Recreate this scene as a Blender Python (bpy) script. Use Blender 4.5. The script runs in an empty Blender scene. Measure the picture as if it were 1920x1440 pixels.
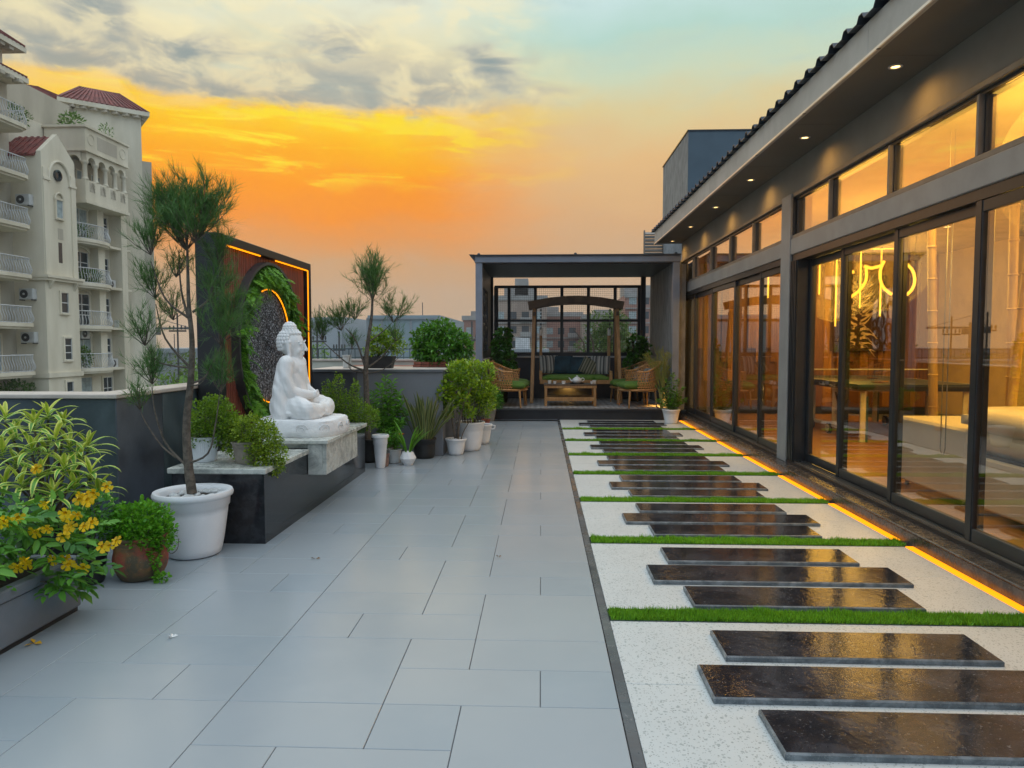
import bpy, bmesh, math, random
import numpy as np
from mathutils import Vector, Matrix

random.seed(7)
rng = np.random.default_rng(11)
R = math.radians
SC = bpy.context.scene
COL = SC.collection


def lin(r, g, b):
    def f(c):
        c /= 255.0
        return c / 12.92 if c <= 0.04045 else ((c + 0.055) / 1.055) ** 2.4
    return (f(r), f(g), f(b), 1.0)


# ------------------------------------------------------------------ camera
cam_data = bpy.data.cameras.new('camera')
cam_data.sensor_width = 36.0
cam_data.lens = 36.0 * 1340.0 / 1920.0
cam_data.clip_start = 0.05
cam_data.clip_end = 3000.0
cam = bpy.data.objects.new('camera', cam_data)
COL.objects.link(cam)
cam.location = (0, 0, 1.38)
cam.rotation_euler = (R(90) - math.atan(75 / 1340.0), 0, math.atan(54 / 1340.0))
SC.camera = cam

# ------------------------------------------------------------------ world
world = bpy.data.worlds.new('World')
SC.world = world
world.use_nodes = True
WT = world.node_tree
WT.nodes.clear()


class NG:
    """Tiny node-graph helper."""
    def __init__(s, tree):
        s.t = tree

    def node(s, typ, **kw):
        n = s.t.nodes.new(typ)
        for k, v in kw.items():
            setattr(n, k, v)
        return n

    def put(s, sock, val):
        if isinstance(val, bpy.types.NodeSocket):
            s.t.links.new(val, sock)
        else:
            sock.default_value = val

    def m(s, op, a, b=None, c=None, clamp=False):
        n = s.node('ShaderNodeMath', operation=op)
        n.use_clamp = clamp
        s.put(n.inputs[0], a)
        if b is not None:
            s.put(n.inputs[1], b)
        if c is not None:
            s.put(n.inputs[2], c)
        return n.outputs[0]

    def ss(s, x, lo, hi):
        n = s.node('ShaderNodeMapRange', interpolation_type='SMOOTHSTEP')
        s.put(n.inputs[0], x)
        n.inputs[1].default_value = lo
        n.inputs[2].default_value = hi
        n.inputs[3].default_value = 0.0
        n.inputs[4].default_value = 1.0
        return n.outputs[0]

    def mix(s, fac, a, b, blend='MIX'):
        n = s.node('ShaderNodeMix', data_type='RGBA', blend_type=blend)
        s.put(n.inputs[0], fac)
        s.put(n.inputs[6], a)
        s.put(n.inputs[7], b)
        return n.outputs[2]

    def ramp(s, fac, stops, interp='LINEAR'):
        n = s.node('ShaderNodeValToRGB')
        n.color_ramp.interpolation = interp
        el = n.color_ramp.elements
        el[0].position = stops[0][0]
        el[0].color = stops[0][1]
        el[1].position = stops[-1][0]
        el[1].color = stops[-1][1]
        for p, c in stops[1:-1]:
            e = el.new(p)
            e.color = c
        s.put(n.inputs[0], fac)
        return n.outputs[0]

    def noise(s, vec, scale, detail=4.0, rough=0.55, dist=0.0):
        n = s.node('ShaderNodeTexNoise')
        if vec is not None:
            s.t.links.new(vec, n.inputs['Vector'])
        n.inputs['Scale'].default_value = scale
        n.inputs['Detail'].default_value = detail
        n.inputs['Roughness'].default_value = rough
        n.inputs['Distortion'].default_value = dist
        return n.outputs[0]

    def vec(s, x, y, z=0.0):
        n = s.node('ShaderNodeCombineXYZ')
        for i, v in enumerate((x, y, z)):
            s.put(n.inputs[i], v)
        return n.outputs[0]


SUN_AZ, SUN_EL = R(-24.0), R(11.0)     # where the glow stands, azimuth from +Y towards +X


def build_sky():
    g = NG(WT)
    tc = g.node('ShaderNodeTexCoord')
    sep = g.node('ShaderNodeSeparateXYZ')
    nrm = g.node('ShaderNodeVectorMath', operation='NORMALIZE')
    WT.links.new(tc.outputs['Generated'], nrm.inputs[0])
    WT.links.new(nrm.outputs[0], sep.inputs[0])
    x, y, z = sep.outputs
    az = g.m('MULTIPLY', g.m('ARCTAN2', x, y), 57.2958)
    el0 = g.m('MULTIPLY', g.m('ARCSINE', z), 57.2958)
    el0 = g.m('MAXIMUM', el0, 0.0)
    v0 = g.vec(g.m('MULTIPLY', az, 0.055), g.m('MULTIPLY', el0, 0.13), 3.7)
    w1 = g.m('SUBTRACT', g.noise(v0, 2.0, 5, 0.6), 0.5)
    w2 = g.m('SUBTRACT', g.noise(g.vec(g.m('MULTIPLY', az, 0.05), g.m('MULTIPLY', el0, 0.16), 9.1), 1.6, 5, 0.6), 0.5)
    el = g.m('ADD', el0, g.m('MULTIPLY', w1, 4.5))
    azw = g.m('ADD', az, g.m('MULTIPLY', w2, 14.0))
    t = g.m('DIVIDE', el, 60.0, clamp=True)
    d = 60.0
    A = g.ramp(t, [(0, lin(184, 164, 142)), (3 / d, lin(195, 164, 133)), (5.5 / d, lin(206, 160, 114)), (8 / d, lin(228, 151, 78)), (10 / d, lin(247, 147, 34)),
                   (12.3 / d, lin(255, 154, 2)), (14.5 / d, lin(255, 180, 0)), (16.2 / d, lin(255, 202, 14)), (17.6 / d, lin(250, 200, 84)),
                   (19.5 / d, lin(236, 218, 160)), (24 / d, lin(230, 232, 208)), (29 / d, lin(224, 239, 235)), (38 / d, (1.0, 1.07, 1.10, 1)), (1, (1.36, 1.50, 1.60, 1))])
    B = g.ramp(t, [(0, lin(186, 166, 144)), (5 / d, lin(200, 167, 132)), (9.5 / d, lin(217, 172, 124)), (14 / d, lin(229, 187, 130)),
                   (17.5 / d, lin(222, 204, 152)), (20 / d, lin(206, 216, 186)), (22.5 / d, lin(184, 217, 205)),
                   (26 / d, lin(205, 230, 230)), (29 / d, lin(217, 237, 246)), (38 / d, (0.95, 1.08, 1.18, 1)), (1, (1.36, 1.50, 1.60, 1))])
    Cc = g.ramp(t, [(0, lin(160, 174, 194)), (10 / d, lin(176, 198, 222)), (30 / d, (0.70, 0.88, 1.08, 1)), (1, (1.34, 1.50, 1.62, 1))])
    dA = g.m('ABSOLUTE', g.m('ADD', azw, 22.0))
    wA = g.m('SUBTRACT', 1.0, g.ss(dA, 10.0, 28.0))
    wC = g.ss(g.m('ABSOLUTE', g.m('ADD', az, 15.0)), 60.0, 125.0)
    col = g.mix(wA, B, A)
    # yellow and orange streaks inside the glow
    st = g.noise(g.vec(g.m('MULTIPLY', azw, 0.05), g.m('MULTIPLY', el0, 0.42), 1.3), 1.7, 5, 0.6, 0.6)
    band = g.m('MULTIPLY', g.ss(el, 11.0, 13.5), g.m('SUBTRACT', 1.0, g.ss(el, 16.5, 18.5)))
    wst = g.m('MULTIPLY', g.m('MULTIPLY', g.ss(st, 0.47, 0.62), band), wA)
    col = g.mix(wst, col, lin(255, 222, 40))
    # cloud bank with a ragged lower edge just above the glow
    fine = g.noise(g.vec(g.m('MULTIPLY', az, 0.10), g.m('MULTIPLY', el0, 0.21), 5.0), 2.4, 6, 0.53, 0.5)
    fn = g.m('SUBTRACT', fine, 0.5)
    e2 = g.m('ADD', el0, g.m('ADD', g.m('MULTIPLY', w1, 3.0), g.m('MULTIPLY', fn, 2.2)))
    azwin = g.m('SUBTRACT', 1.0, g.ss(g.m('ABSOLUTE', g.m('ADD', azw, 34.0)), 24.0, 38.0))
    bank = g.m('MULTIPLY', g.m('MULTIPLY', g.ss(e2, 16.5, 18.2), g.m('SUBTRACT', 1.0, g.ss(e2, 19.2, 23.5))), azwin)
    # separate puffs: (azimuth, elevation, half sizes, weight)
    blobs = [(-31.8, 21.2, 4.6, 2.4, 0.95), (-25.2, 20.2, 3.6, 1.8, 1.0), (-15.6, 21.8, 2.4, 1.0, 0.85), (-3.2, 20.6, 3.6, 1.6, 0.95), (-0.5, 18.6, 2.6, 1.0, 0.55),
             (-36.0, 24.0, 4.0, 0.9, 0.5), (-11.5, 24.6, 3.0, 0.7, 0.45), (-46.0, 20.0, 7.0, 2.0, 0.8), (-60.0, 23.0, 9.0, 2.2, 0.7)]
    tot = None
    elw = g.m('ADD', el0, g.m('MULTIPLY', w1, 5.0))
    for a0, e0, sa, se, wt in blobs:
        p = g.m('POWER', g.m('DIVIDE', g.m('SUBTRACT', azw, a0), sa), 2.0)
        q = g.m('POWER', g.m('DIVIDE', g.m('SUBTRACT', elw, e0), se), 2.0)
        e = g.m('MULTIPLY', g.m('EXPONENT', g.m('MULTIPLY', g.m('ADD', p, q), -0.8)), wt)
        tot = e if tot is None else g.m('MAXIMUM', tot, e)
    cl = g.m('ADD', g.m('MAXIMUM', tot, g.m('MULTIPLY', bank, 0.80)), g.m('MULTIPLY', fn, 1.15))
    cm = g.ss(cl, 0.12, 0.95)
    cloud_c = g.mix(g.ss(cl, 0.5, 1.2), lin(192, 188, 176), lin(126, 146, 154))
    col = g.mix(g.m('MULTIPLY', cm, 0.88), col, cloud_c)
    # sunlit cream breaks and thin high wisps
    wband = g.m('MULTIPLY', g.ss(el0, 15.0, 20.0), g.m('SUBTRACT', 1.0, g.ss(el0, 45.0, 70.0)))
    br_ = g.m('MULTIPLY', g.m('MULTIPLY', g.ss(fine, 0.55, 0.36), wband), g.ss(wA, 0.0, 0.5))
    col = g.mix(g.m('MULTIPLY', br_, 0.5), col, lin(252, 238, 190))
    hi = g.noise(g.vec(g.m('MULTIPLY', az, 0.03), g.m('MULTIPLY', el0, 0.16), 7.7), 2.0, 5, 0.55, 0.8)
    col = g.mix(g.m('MULTIPLY', g.m('MULTIPLY', g.ss(hi, 0.52, 0.75), wband), 0.40), col, lin(178, 205, 200))
    col = g.mix(wC, col, Cc)
    # clear-air base from the physical sky, low sun
    sky = g.node('ShaderNodeTexSky')
    sky.sky_type = 'NISHITA'
    sky.sun_disc = False
    sky.sun_elevation = SUN_EL
    sky.sun_rotation = SUN_AZ
    bg1 = g.node('ShaderNodeBackground')
    WT.links.new(sky.outputs[0], bg1.inputs[0])
    bg1.inputs[1].default_value = 0.0008
    bg2 = g.node('ShaderNodeBackground')
    WT.links.new(col, bg2.inputs[0])
    bg2.inputs[1].default_value = 1.0
    add = g.node('ShaderNodeAddShader')
    WT.links.new(bg1.outputs[0], add.inputs[0])
    WT.links.new(bg2.outputs[0], add.inputs[1])
    out = g.node('ShaderNodeOutputWorld')
    WT.links.new(add.outputs[0], out.inputs[0])


build_sky()

sun_data = bpy.data.lights.new('sun', 'SUN')
sun_data.energy = 0.12
sun_data.angle = R(42)
sun_data.color = (1.0, 0.66, 0.34)
sun = bpy.data.objects.new('sun', sun_data)
COL.objects.link(sun)
sd = Vector((math.sin(SUN_AZ) * math.cos(SUN_EL), math.cos(SUN_AZ) * math.cos(SUN_EL), math.sin(SUN_EL)))
sun.rotation_euler = sd.to_track_quat('Z', 'Y').to_euler()

SC.view_settings.view_transform = 'Standard'
SC.view_settings.look = 'None'
SC.view_settings.exposure = 0.0
SC.view_settings.gamma = 1.0
SC.view_settings.use_curve_mapping = False
SC.render.engine = 'CYCLES'
SC.cycles.use_denoising = True
SC.cycles.max_bounces = 8
SC.cycles.transparent_max_bounces = 24
SC.cycles.diffuse_bounces = 4
SC.cycles.glossy_bounces = 5
SC.cycles.sample_clamp_indirect = 6.0
SC.cycles.caustics_reflective = False
SC.cycles.caustics_refractive = False

# ------------------------------------------------------------------ materials
MATS = {}


def pmat(name, base, rough=0.6, metal=0.0, var=0.12, vscale=3.0, bump=0.0, bscale=60.0, spec=0.5, coat=0.0,
         base2=None, emit=None, estr=0.0, detail=5.0, stretch=None, lo=0.35, hi=0.65, rvar=0.0):
    """Principled surface with noise in its colour, roughness and relief."""
    if name in MATS:
        return MATS[name]
    mt = bpy.data.materials.new(name)
    mt.use_nodes = True
    T = mt.node_tree
    g = NG(T)
    b = T.nodes['Principled BSDF']
    tc = g.node('ShaderNodeTexCoord')
    co = tc.outputs['Object']
    if stretch:
        mp = g.node('ShaderNodeMapping')
        T.links.new(co, mp.inputs[0])
        mp.inputs['Scale'].default_value = stretch
        co = mp.outputs[0]
    c = tuple(base) + (1.0,) if len(base) == 3 else base
    if base2 is None:
        d = tuple(max(0.0, k * (1 - var)) for k in c[:3]) + (1,)
        e = tuple(min(1.0, k * (1 + var)) for k in c[:3]) + (1,)
    else:
        d, e = c, (tuple(base2) + (1.0,) if len(base2) == 3 else base2)
    nz = g.noise(co, vscale, detail, 0.6)
    fac = g.ss(nz, lo, hi)
    T.links.new(g.mix(fac, d, e), b.inputs['Base Color'])
    if rvar:
        T.links.new(g.m('ADD', g.m('MULTIPLY', fac, rvar), rough - rvar / 2), b.inputs['Roughness'])
    else:
        b.inputs['Roughness'].default_value = rough
    b.inputs['Metallic'].default_value = metal
    b.inputs['Specular IOR Level'].default_value = spec
    b.inputs['Coat Weight'].default_value = coat
    if emit:
        b.inputs['Emission Color'].default_value = tuple(emit) + (1,)
        b.inputs['Emission Strength'].default_value = estr
    if bump:
        bp = g.node('ShaderNodeBump')
        bp.inputs['Strength'].default_value = bump
        bp.inputs['Distance'].default_value = 0.01
        T.links.new(g.noise(co, bscale, 6, 0.65), bp.inputs['Height'])
        T.links.new(bp.outputs[0], b.inputs['Normal'])
    MATS[name] = mt
    return mt


def emat(name, col, strength):
    mt = bpy.data.materials.new(name)
    mt.use_nodes = True
    T = mt.node_tree
    T.nodes.clear()
    g = NG(T)
    e = g.node('ShaderNodeEmission')
    e.inputs[0].default_value = tuple(col) + (1,)
    e.inputs[1].default_value = strength
    o = g.node('ShaderNodeOutputMaterial')
    T.links.new(e.outputs[0], o.inputs[0])
    MATS[name] = mt
    return mt


def leafmat(name, dark, light, rough=0.45, trans=0.3, edge=None, spec=0.4):
    """Leaf with a per-leaf shade attribute and some light coming through."""
    if name in MATS:
        return MATS[name]
    mt = bpy.data.materials.new(name)
    mt.use_nodes = True
    T = mt.node_tree
    g = NG(T)
    b = T.nodes['Principled BSDF']
    at = g.node('ShaderNodeAttribute', attribute_name='shade')
    oi = g.node('ShaderNodeObjectInfo')
    f = g.m('FRACT', g.m('ADD', at.outputs['Fac'], oi.outputs['Random']))
    c = g.mix(f, tuple(dark) + (1,), tuple(light) + (1,))
    if edge:
        ea = g.node('ShaderNodeAttribute', attribute_name='edge')
        c = g.mix(g.ss(ea.outputs['Fac'], 0.35, 0.7), c, tuple(edge) + (1,))
    T.links.new(c, b.inputs['Base Color'])
    b.inputs['Roughness'].default_value = rough
    b.inputs['Specular IOR Level'].default_value = spec
    if trans > 0:
        tr = g.node('ShaderNodeBsdfTranslucent')
        T.links.new(g.mix(0.35, c, (0.35, 0.5, 0.05, 1)), tr.inputs[0])
        mx = g.node('ShaderNodeMixShader')
        mx.inputs[0].default_value = trans
        T.links.new(b.outputs[0], mx.inputs[1])
        T.links.new(tr.outputs[0], mx.inputs[2])
        T.links.new(mx.outputs[0], T.nodes['Material Output'].inputs[0])
    MATS[name] = mt
    return mt


def glassmat(name, tint, refl=0.10, gain=0.8, rough=0.0):
    """Architectural pane: tinted see-through with Fresnel mirror reflection."""
    mt = bpy.data.materials.new(name)
    mt.use_nodes = True
    T = mt.node_tree
    T.nodes.clear()
    g = NG(T)
    lw = g.node('ShaderNodeLayerWeight')
    lw.inputs[0].default_value = 0.5
    fac = g.m('ADD', g.m('MULTIPLY', g.m('POWER', lw.outputs['Facing'], 4.0), gain), refl, clamp=True)
    tr = g.node('ShaderNodeBsdfTransparent')
    tr.inputs[0].default_value = tuple(tint) + (1,)
    gl = g.node('ShaderNodeBsdfGlossy')
    gl.inputs['Roughness'].default_value = rough
    gl.inputs[0].default_value = (0.95, 0.95, 0.95, 1)
    mx = g.node('ShaderNodeMixShader')
    T.links.new(fac, mx.inputs[0])
    T.links.new(tr.outputs[0], mx.inputs[1])
    T.links.new(gl.outputs[0], mx.inputs[2])
    o = g.node('ShaderNodeOutputMaterial')
    T.links.new(mx.outputs[0], o.inputs[0])
    MATS[name] = mt
    return mt


# ------------------------------------------------------------------ mesh helpers
def finish(me, smooth):
    if smooth:
        me.polygons.foreach_set('use_smooth', [True] * len(me.polygons))
        if smooth is not True:
            me.set_sharp_from_angle(angle=R(smooth))
    me.update()


class MB:
    """Collects boxes, tubes, lathes ... for one mesh object."""
    def __init__(s):
        s.v, s.f, s.e = [], [], {}

    def add(s, vs, fs):
        o = len(s.v)
        s.v.extend([tuple(p) for p in vs])
        s.f.extend([tuple(i + o for i in f) for f in fs])
        return s

    def box(s, x0, x1, y0, y1, z0, z1, c=0.0, M=None):
        if c <= 0:
            vs = [(x, y, z) for z in (z0, z1) for y in (y0, y1) for x in (x0, x1)]
            fs = [(0, 2, 3, 1), (4, 5, 7, 6), (0, 1, 5, 4), (2, 6, 7, 3), (0, 4, 6, 2), (1, 3, 7, 5)]
        else:
            c = min(c, (x1 - x0) * 0.45, (y1 - y0) * 0.45, (z1 - z0) * 0.45)
            vs, idx = [], {}
            for i, x in enumerate((x0, x1)):
                for j, y in enumerate((y0, y1)):
                    for k, z in enumerate((z0, z1)):
                        dx, dy, dz = (c, -c)[i], (c, -c)[j], (c, -c)[k]
                        for a, p in enumerate(((x, y + dy, z + dz), (x + dx, y, z + dz), (x + dx, y + dy, z))):
                            idx[i, j, k, a] = len(vs)
                            vs.append(p)
            I = idx
            fs = [(I[0, 0, 0, 0], I[0, 0, 1, 0], I[0, 1, 1, 0], I[0, 1, 0, 0]), (I[1, 0, 0, 0], I[1, 1, 0, 0], I[1, 1, 1, 0], I[1, 0, 1, 0]),
                  (I[0, 0, 0, 1], I[1, 0, 0, 1], I[1, 0, 1, 1], I[0, 0, 1, 1]), (I[0, 1, 0, 1], I[0, 1, 1, 1], I[1, 1, 1, 1], I[1, 1, 0, 1]),
                  (I[0, 0, 0, 2], I[0, 1, 0, 2], I[1, 1, 0, 2], I[1, 0, 0, 2]), (I[0, 0, 1, 2], I[1, 0, 1, 2], I[1, 1, 1, 2], I[0, 1, 1, 2])]
            for k in (0, 1):
                for i in (0, 1):
                    fs.append((I[i, 0, k, 0], I[i, 0, k, 2], I[i, 1, k, 2], I[i, 1, k, 0]))
                for j in (0, 1):
                    fs.append((I[0, j, k, 1], I[0, j, k, 2], I[1, j, k, 2], I[1, j, k, 1]))
            for i in (0, 1):
                for j in (0, 1):
                    fs.append((I[i, j, 0, 0], I[i, j, 0, 1], I[i, j, 1, 1], I[i, j, 1, 0]))
                    for k in (0, 1):
                        fs.append((I[i, j, k, 0], I[i, j, k, 1], I[i, j, k, 2]))
        if M is not None:
            vs = [M @ Vector(p) for p in vs]
        return s.add(vs, fs)

    def tube(s, pts, r, n=8, caps=True):
        pts = [Vector(p) for p in pts]
        rs = r if hasattr(r, '__len__') else [r] * len(pts)
        ref = Vector((0, 0, 1))
        vs, fs = [], []
        u = None
        for i, p in enumerate(pts):
            a = pts[max(0, i - 1)]
            b = pts[min(len(pts) - 1, i + 1)]
            d = (b - a)
            d = d.normalized() if d.length > 1e-9 else Vector((0, 0, 1))
            if u is None:
                u = d.cross(ref)
                if u.length < 1e-3:
                    u = d.cross(Vector((1, 0, 0)))
                u.normalize()
            else:
                u = (u - d * u.dot(d))
                u = u.normalized() if u.length > 1e-6 else d.orthogonal().normalized()
            w = d.cross(u)
            for k in range(n):
                t = 2 * math.pi * k / n
                vs.append(p + (u * math.cos(t) + w * math.sin(t)) * rs[i])
        for i in range(len(pts) - 1):
            for k in range(n):
                k2 = (k + 1) % n
                fs.append((i * n + k, i * n + k2, (i + 1) * n + k2, (i + 1) * n + k))
        if caps:
            fs.append(tuple(range(n - 1, -1, -1)))
            fs.append(tuple((len(pts) - 1) * n + k for k in range(n)))
        return s.add(vs, fs)

    def bar(s, a, b, w, h, c=0.0):
        """Rectangular bar from a to b (w across, h upward-ish)."""
        a, b = Vector(a), Vector(b)
        d = b - a
        L = d.length
        z = d.normalized()
        up = Vector((0, 0, 1)) if abs(z.z) < 0.95 else Vector((0, 1, 0))
        xx = up.cross(z).normalized()
        yy = z.cross(xx)
        M = Matrix((xx, yy, z)).transposed().to_4x4()
        M.translation = a
        return s.box(-w / 2, w / 2, -h / 2, h / 2, 0, L, c, M)

    def lathe(s, prof, n=24, c=(0, 0, 0), sx=1.0, sy=1.0, close=False):
        vs, fs = [], []
        for r, z in prof:
            for k in range(n):
                t = 2 * math.pi * k / n
                vs.append((c[0] + r * sx * math.cos(t), c[1] + r * sy * math.sin(t), c[2] + z))
        for i in range(len(prof) - 1):
            for k in range(n):
                k2 = (k + 1) % n
                fs.append((i * n + k, i * n + k2, (i + 1) * n + k2, (i + 1) * n + k))
        if prof[0][0] > 1e-4:
            fs.append(tuple(range(n - 1, -1, -1)))
        if prof[-1][0] > 1e-4:
            fs.append(tuple((len(prof) - 1) * n + k for k in range(n)))
        return s.add(vs, fs)

    def prism(s, poly, a, b, axis='z'):
        """Extrude a 2-D outline along an axis. x: (y,z), y: (x,z), z: (x,y)."""
        def P(p, h):
            return {'x': (h, p[0], p[1]), 'y': (p[0], h, p[1]), 'z': (p[0], p[1], h)}[axis]
        n = len(poly)
        vs = [P(p, a) for p in poly] + [P(p, b) for p in poly]
        fs = [tuple(range(n)), tuple(range(2 * n - 1, n - 1, -1))]
        for k in range(n):
            k2 = (k + 1) % n
            fs.append((k, k + n, k2 + n, k2))
        return s.add(vs, fs)

    def ball(s, c, r, n=12, m=8, sx=1, sy=1, sz=1):
        prof = [(max(1e-5, r * math.sin(math.pi * i / m)), -r * math.cos(math.pi * i / m) * sz) for i in range(m + 1)]
        return s.lathe(prof, n, c, sx, sy)

    def mesh(s, name, mat, smooth=False, fixn=True):
        me = bpy.data.meshes.new(name)
        me.from_pydata(s.v, [], s.f)
        if fixn:
            bm = bmesh.new()
            bm.from_mesh(me)
            bmesh.ops.recalc_face_normals(bm, faces=bm.faces)
            bm.to_mesh(me)
            bm.free()
        if mat is not None:
            me.materials.append(mat)
        finish(me, smooth)
        return me

    def build(s, name, mat, parent=None, smooth=False):
        return obj(name, s.mesh(name, mat, smooth), parent)


KIDS = {}


def obj(name, me, parent=None, loc=None, rot=None, scale=None):
    o = bpy.data.objects.new(name, me)
    COL.objects.link(o)
    if parent is not None:
        o.parent = parent
        KIDS.setdefault(parent.as_pointer(), []).append(o)
    if loc is not None:
        o.location = loc
    if rot is not None:
        o.rotation_euler = rot
    if scale is not None:
        o.scale = scale
    return o


def tag(o, label=None, cat=None, group=None, kind=None):
    if label:
        o['label'] = label
    if cat:
        o['category'] = cat
    if group:
        o['group'] = group
    if kind:
        o['kind'] = kind
    return o


def thing(name, label, cat, loc=(0, 0, 0), rz=0.0, group=None, scale=None):
    o = bpy.data.objects.new(name, None)
    o.empty_display_size = 0.1
    COL.objects.link(o)
    o.location = loc
    o.rotation_euler = (0, 0, rz)
    if scale:
        o.scale = (scale,) * 3
    return tag(o, label, cat, group)


def structure(o):
    o['kind'] = 'structure'
    return o


def bx(name, mat, parent, x0, x1, y0, y1, z0, z1, c=0.0):
    return MB().box(x0, x1, y0, y1, z0, z1, c).build(name, mat, parent)




def kids(o):
    return list(KIDS.get(o.as_pointer(), []))


def copy_tree(o, parent=None):
    c = o.copy()
    COL.objects.link(c)
    c.parent = parent
    if parent is not None:
        KIDS.setdefault(parent.as_pointer(), []).append(c)
    for ch in kids(o):
        copy_tree(ch, c)
    return c


def np_mesh(name, V, F, mat, attrs=None, smooth=False):
    """Mesh from numpy arrays. V (n,3); F (m,k) with equal-sized faces."""
    me = bpy.data.meshes.new(name)
    n, m, k = len(V), len(F), F.shape[1]
    me.vertices.add(n)
    me.vertices.foreach_set('co', np.ascontiguousarray(V, dtype=np.float32).ravel())
    me.loops.add(m * k)
    me.loops.foreach_set('vertex_index', np.ascontiguousarray(F, dtype=np.int32).ravel())
    me.polygons.add(m)
    me.polygons.foreach_set('loop_start', np.arange(0, m * k, k, dtype=np.int32))
    me.polygons.foreach_set('loop_total', np.full(m, k, dtype=np.int32))
    if smooth:
        me.polygons.foreach_set('use_smooth', np.ones(m, dtype=bool))
    me.update(calc_edges=True)
    for an, av in (attrs or {}).items():
        a = me.attributes.new(an, 'FLOAT', 'POINT')
        a.data.foreach_set('value', np.ascontiguousarray(av, dtype=np.float32))
    if mat is not None:
        me.materials.append(mat)
    return me


def unit(a):
    return a / np.maximum(1e-9, np.linalg.norm(a, axis=-1, keepdims=True))


def leaves_mesh(name, pos, dirs, L, W, mat, fold=0.25, droop=0.0, shade=None, kind='leaf', roll=None):
    """Many small leaves in one mesh. pos/dirs (n,3), L/W (n,)."""
    n = len(pos)
    L = np.broadcast_to(np.asarray(L, float), (n,))[:, None]
    W = np.broadcast_to(np.asarray(W, float), (n,))[:, None]
    d = unit(dirs)
    up = np.tile(np.array([0, 0, 1.0]), (n, 1)) + rng.normal(0, 0.45, (n, 3))
    s = unit(np.cross(d, up))
    nn = unit(np.cross(s, d))
    nn *= np.sign(nn[:, 2:3] + 1e-9)
    dz = np.array([0, 0, 1.0])
    p0 = pos
    pm = pos + d * L * 0.5
    p1 = pos + d * L - dz * droop * L
    if kind == 'needle':
        V = np.stack([p0 - s * W / 2, p0 + s * W / 2, p1], 1).reshape(-1, 3)
        F = np.arange(3 * n).reshape(n, 3)
        k = 3
    elif kind == 'round':
        a = pos + d * L * 0.28
        b = pos + d * L * 0.72
        V = np.stack([p0, a + s * W * 0.5 + nn * fold * W * 0.4, b + s * W * 0.45 + nn * fold * W * 0.4, p1,
                      b - s * W * 0.45 + nn * fold * W * 0.4, a - s * W * 0.5 + nn * fold * W * 0.4], 1).reshape(-1, 3)
        o = (np.arange(n) * 6)[:, None]
        F = np.concatenate([o + np.array([0, 1, 2, 3]), o + np.array([0, 3, 4, 5])], 0)
        k = 6
    else:
        V = np.stack([p0, pm + s * W / 2 + nn * fold * W * 0.5, p1, pm - s * W / 2 + nn * fold * W * 0.5], 1).reshape(-1, 3)
        o = (np.arange(n) * 4)[:, None]
        F = np.concatenate([o + np.array([0, 1, 2]), o + np.array([0, 2, 3])], 0)
        k = 4
    if shade is None:
        shade = rng.random(n)
    return np_mesh(name, V, F, mat, {'shade': np.repeat(shade, k)})

# ================================================================== terrace materials
def terrazzo(name, base, chips, dark):
    mt = bpy.data.materials.new(name)
    mt.use_nodes = True
    T = mt.node_tree
    g = NG(T)
    b = T.nodes['Principled BSDF']
    tc = g.node('ShaderNodeTexCoord')
    co = tc.outputs['Object']
    col = g.mix(g.ss(g.noise(co, 2.2, 5, 0.6), 0.3, 0.7), base, tuple(k * 0.93 for k in base[:3]) + (1,))
    for sc, lo, c, r in ((85, 0.38, chips, 0.32), (130, 0.42, dark, 0.28), (55, 0.62, chips, 0.30)):
        v = g.node('ShaderNodeTexVoronoi')
        v.inputs['Scale'].default_value = sc
        v.inputs['Randomness'].default_value = 1.0
        T.links.new(co, v.inputs['Vector'])
        sp = g.node('ShaderNodeSeparateColor')
        T.links.new(v.outputs['Color'], sp.inputs[0])
        sel = g.m('MULTIPLY', g.m('GREATER_THAN', sp.outputs[0], lo), g.m('LESS_THAN', v.outputs['Distance'], g.m('MULTIPLY', sp.outputs[1], r + 0.12)))
        col = g.mix(g.m('MULTIPLY', sel, 0.75), col, c)
    T.links.new(col, b.inputs['Base Color'])
    b.inputs['Roughness'].default_value = 0.42
    MATS[name] = mt
    return mt


def granite(name, c0, c1, c2, rough, bump, scale=18, bs=9, sheen=0.5):
    """Speckled polished stone with soft blotches and a slight surface wave."""
    mt = bpy.data.materials.new(name)
    mt.use_nodes = True
    T = mt.node_tree
    g = NG(T)
    b = T.nodes['Principled BSDF']
    tc = g.node('ShaderNodeTexCoord')
    co = tc.outputs['Object']
    oi = g.node('ShaderNodeObjectInfo')
    mp = g.node('ShaderNodeMapping')
    T.links.new(co, mp.inputs[0])
    T.links.new(g.vec(g.m('MULTIPLY', oi.outputs['Random'], 37.0), g.m('MULTIPLY', oi.outputs['Random'], 11.0), 0.0), mp.inputs['Location'])
    co = mp.outputs[0]
    col = g.mix(g.ss(g.noise(co, scale * 0.25, 6, 0.7, 0.6), 0.40, 0.66), c0, c1)
    sp = g.ss(g.noise(co, scale * 3.2, 4, 0.75), 0.60, 0.70)
    col = g.mix(g.m('MULTIPLY', sp, 0.7), col, c2)
    T.links.new(col, b.inputs['Base Color'])
    rr = g.noise(co, scale * 0.6, 5, 0.7)
    T.links.new(g.m('ADD', g.m('MULTIPLY', g.ss(rr, 0.35, 0.75), rough * 1.2), rough * 0.5), b.inputs['Roughness'])
    b.inputs['Specular IOR Level'].default_value = sheen
    if bump:
        bp = g.node('ShaderNodeBump')
        bp.inputs['Strength'].default_value = bump
        bp.inputs['Distance'].default_value = 0.004
        T.links.new(g.noise(co, bs, 4, 0.6), bp.inputs['Height'])
        T.links.new(bp.outputs[0], b.inputs['Normal'])
    MATS[name] = mt
    return mt


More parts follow.
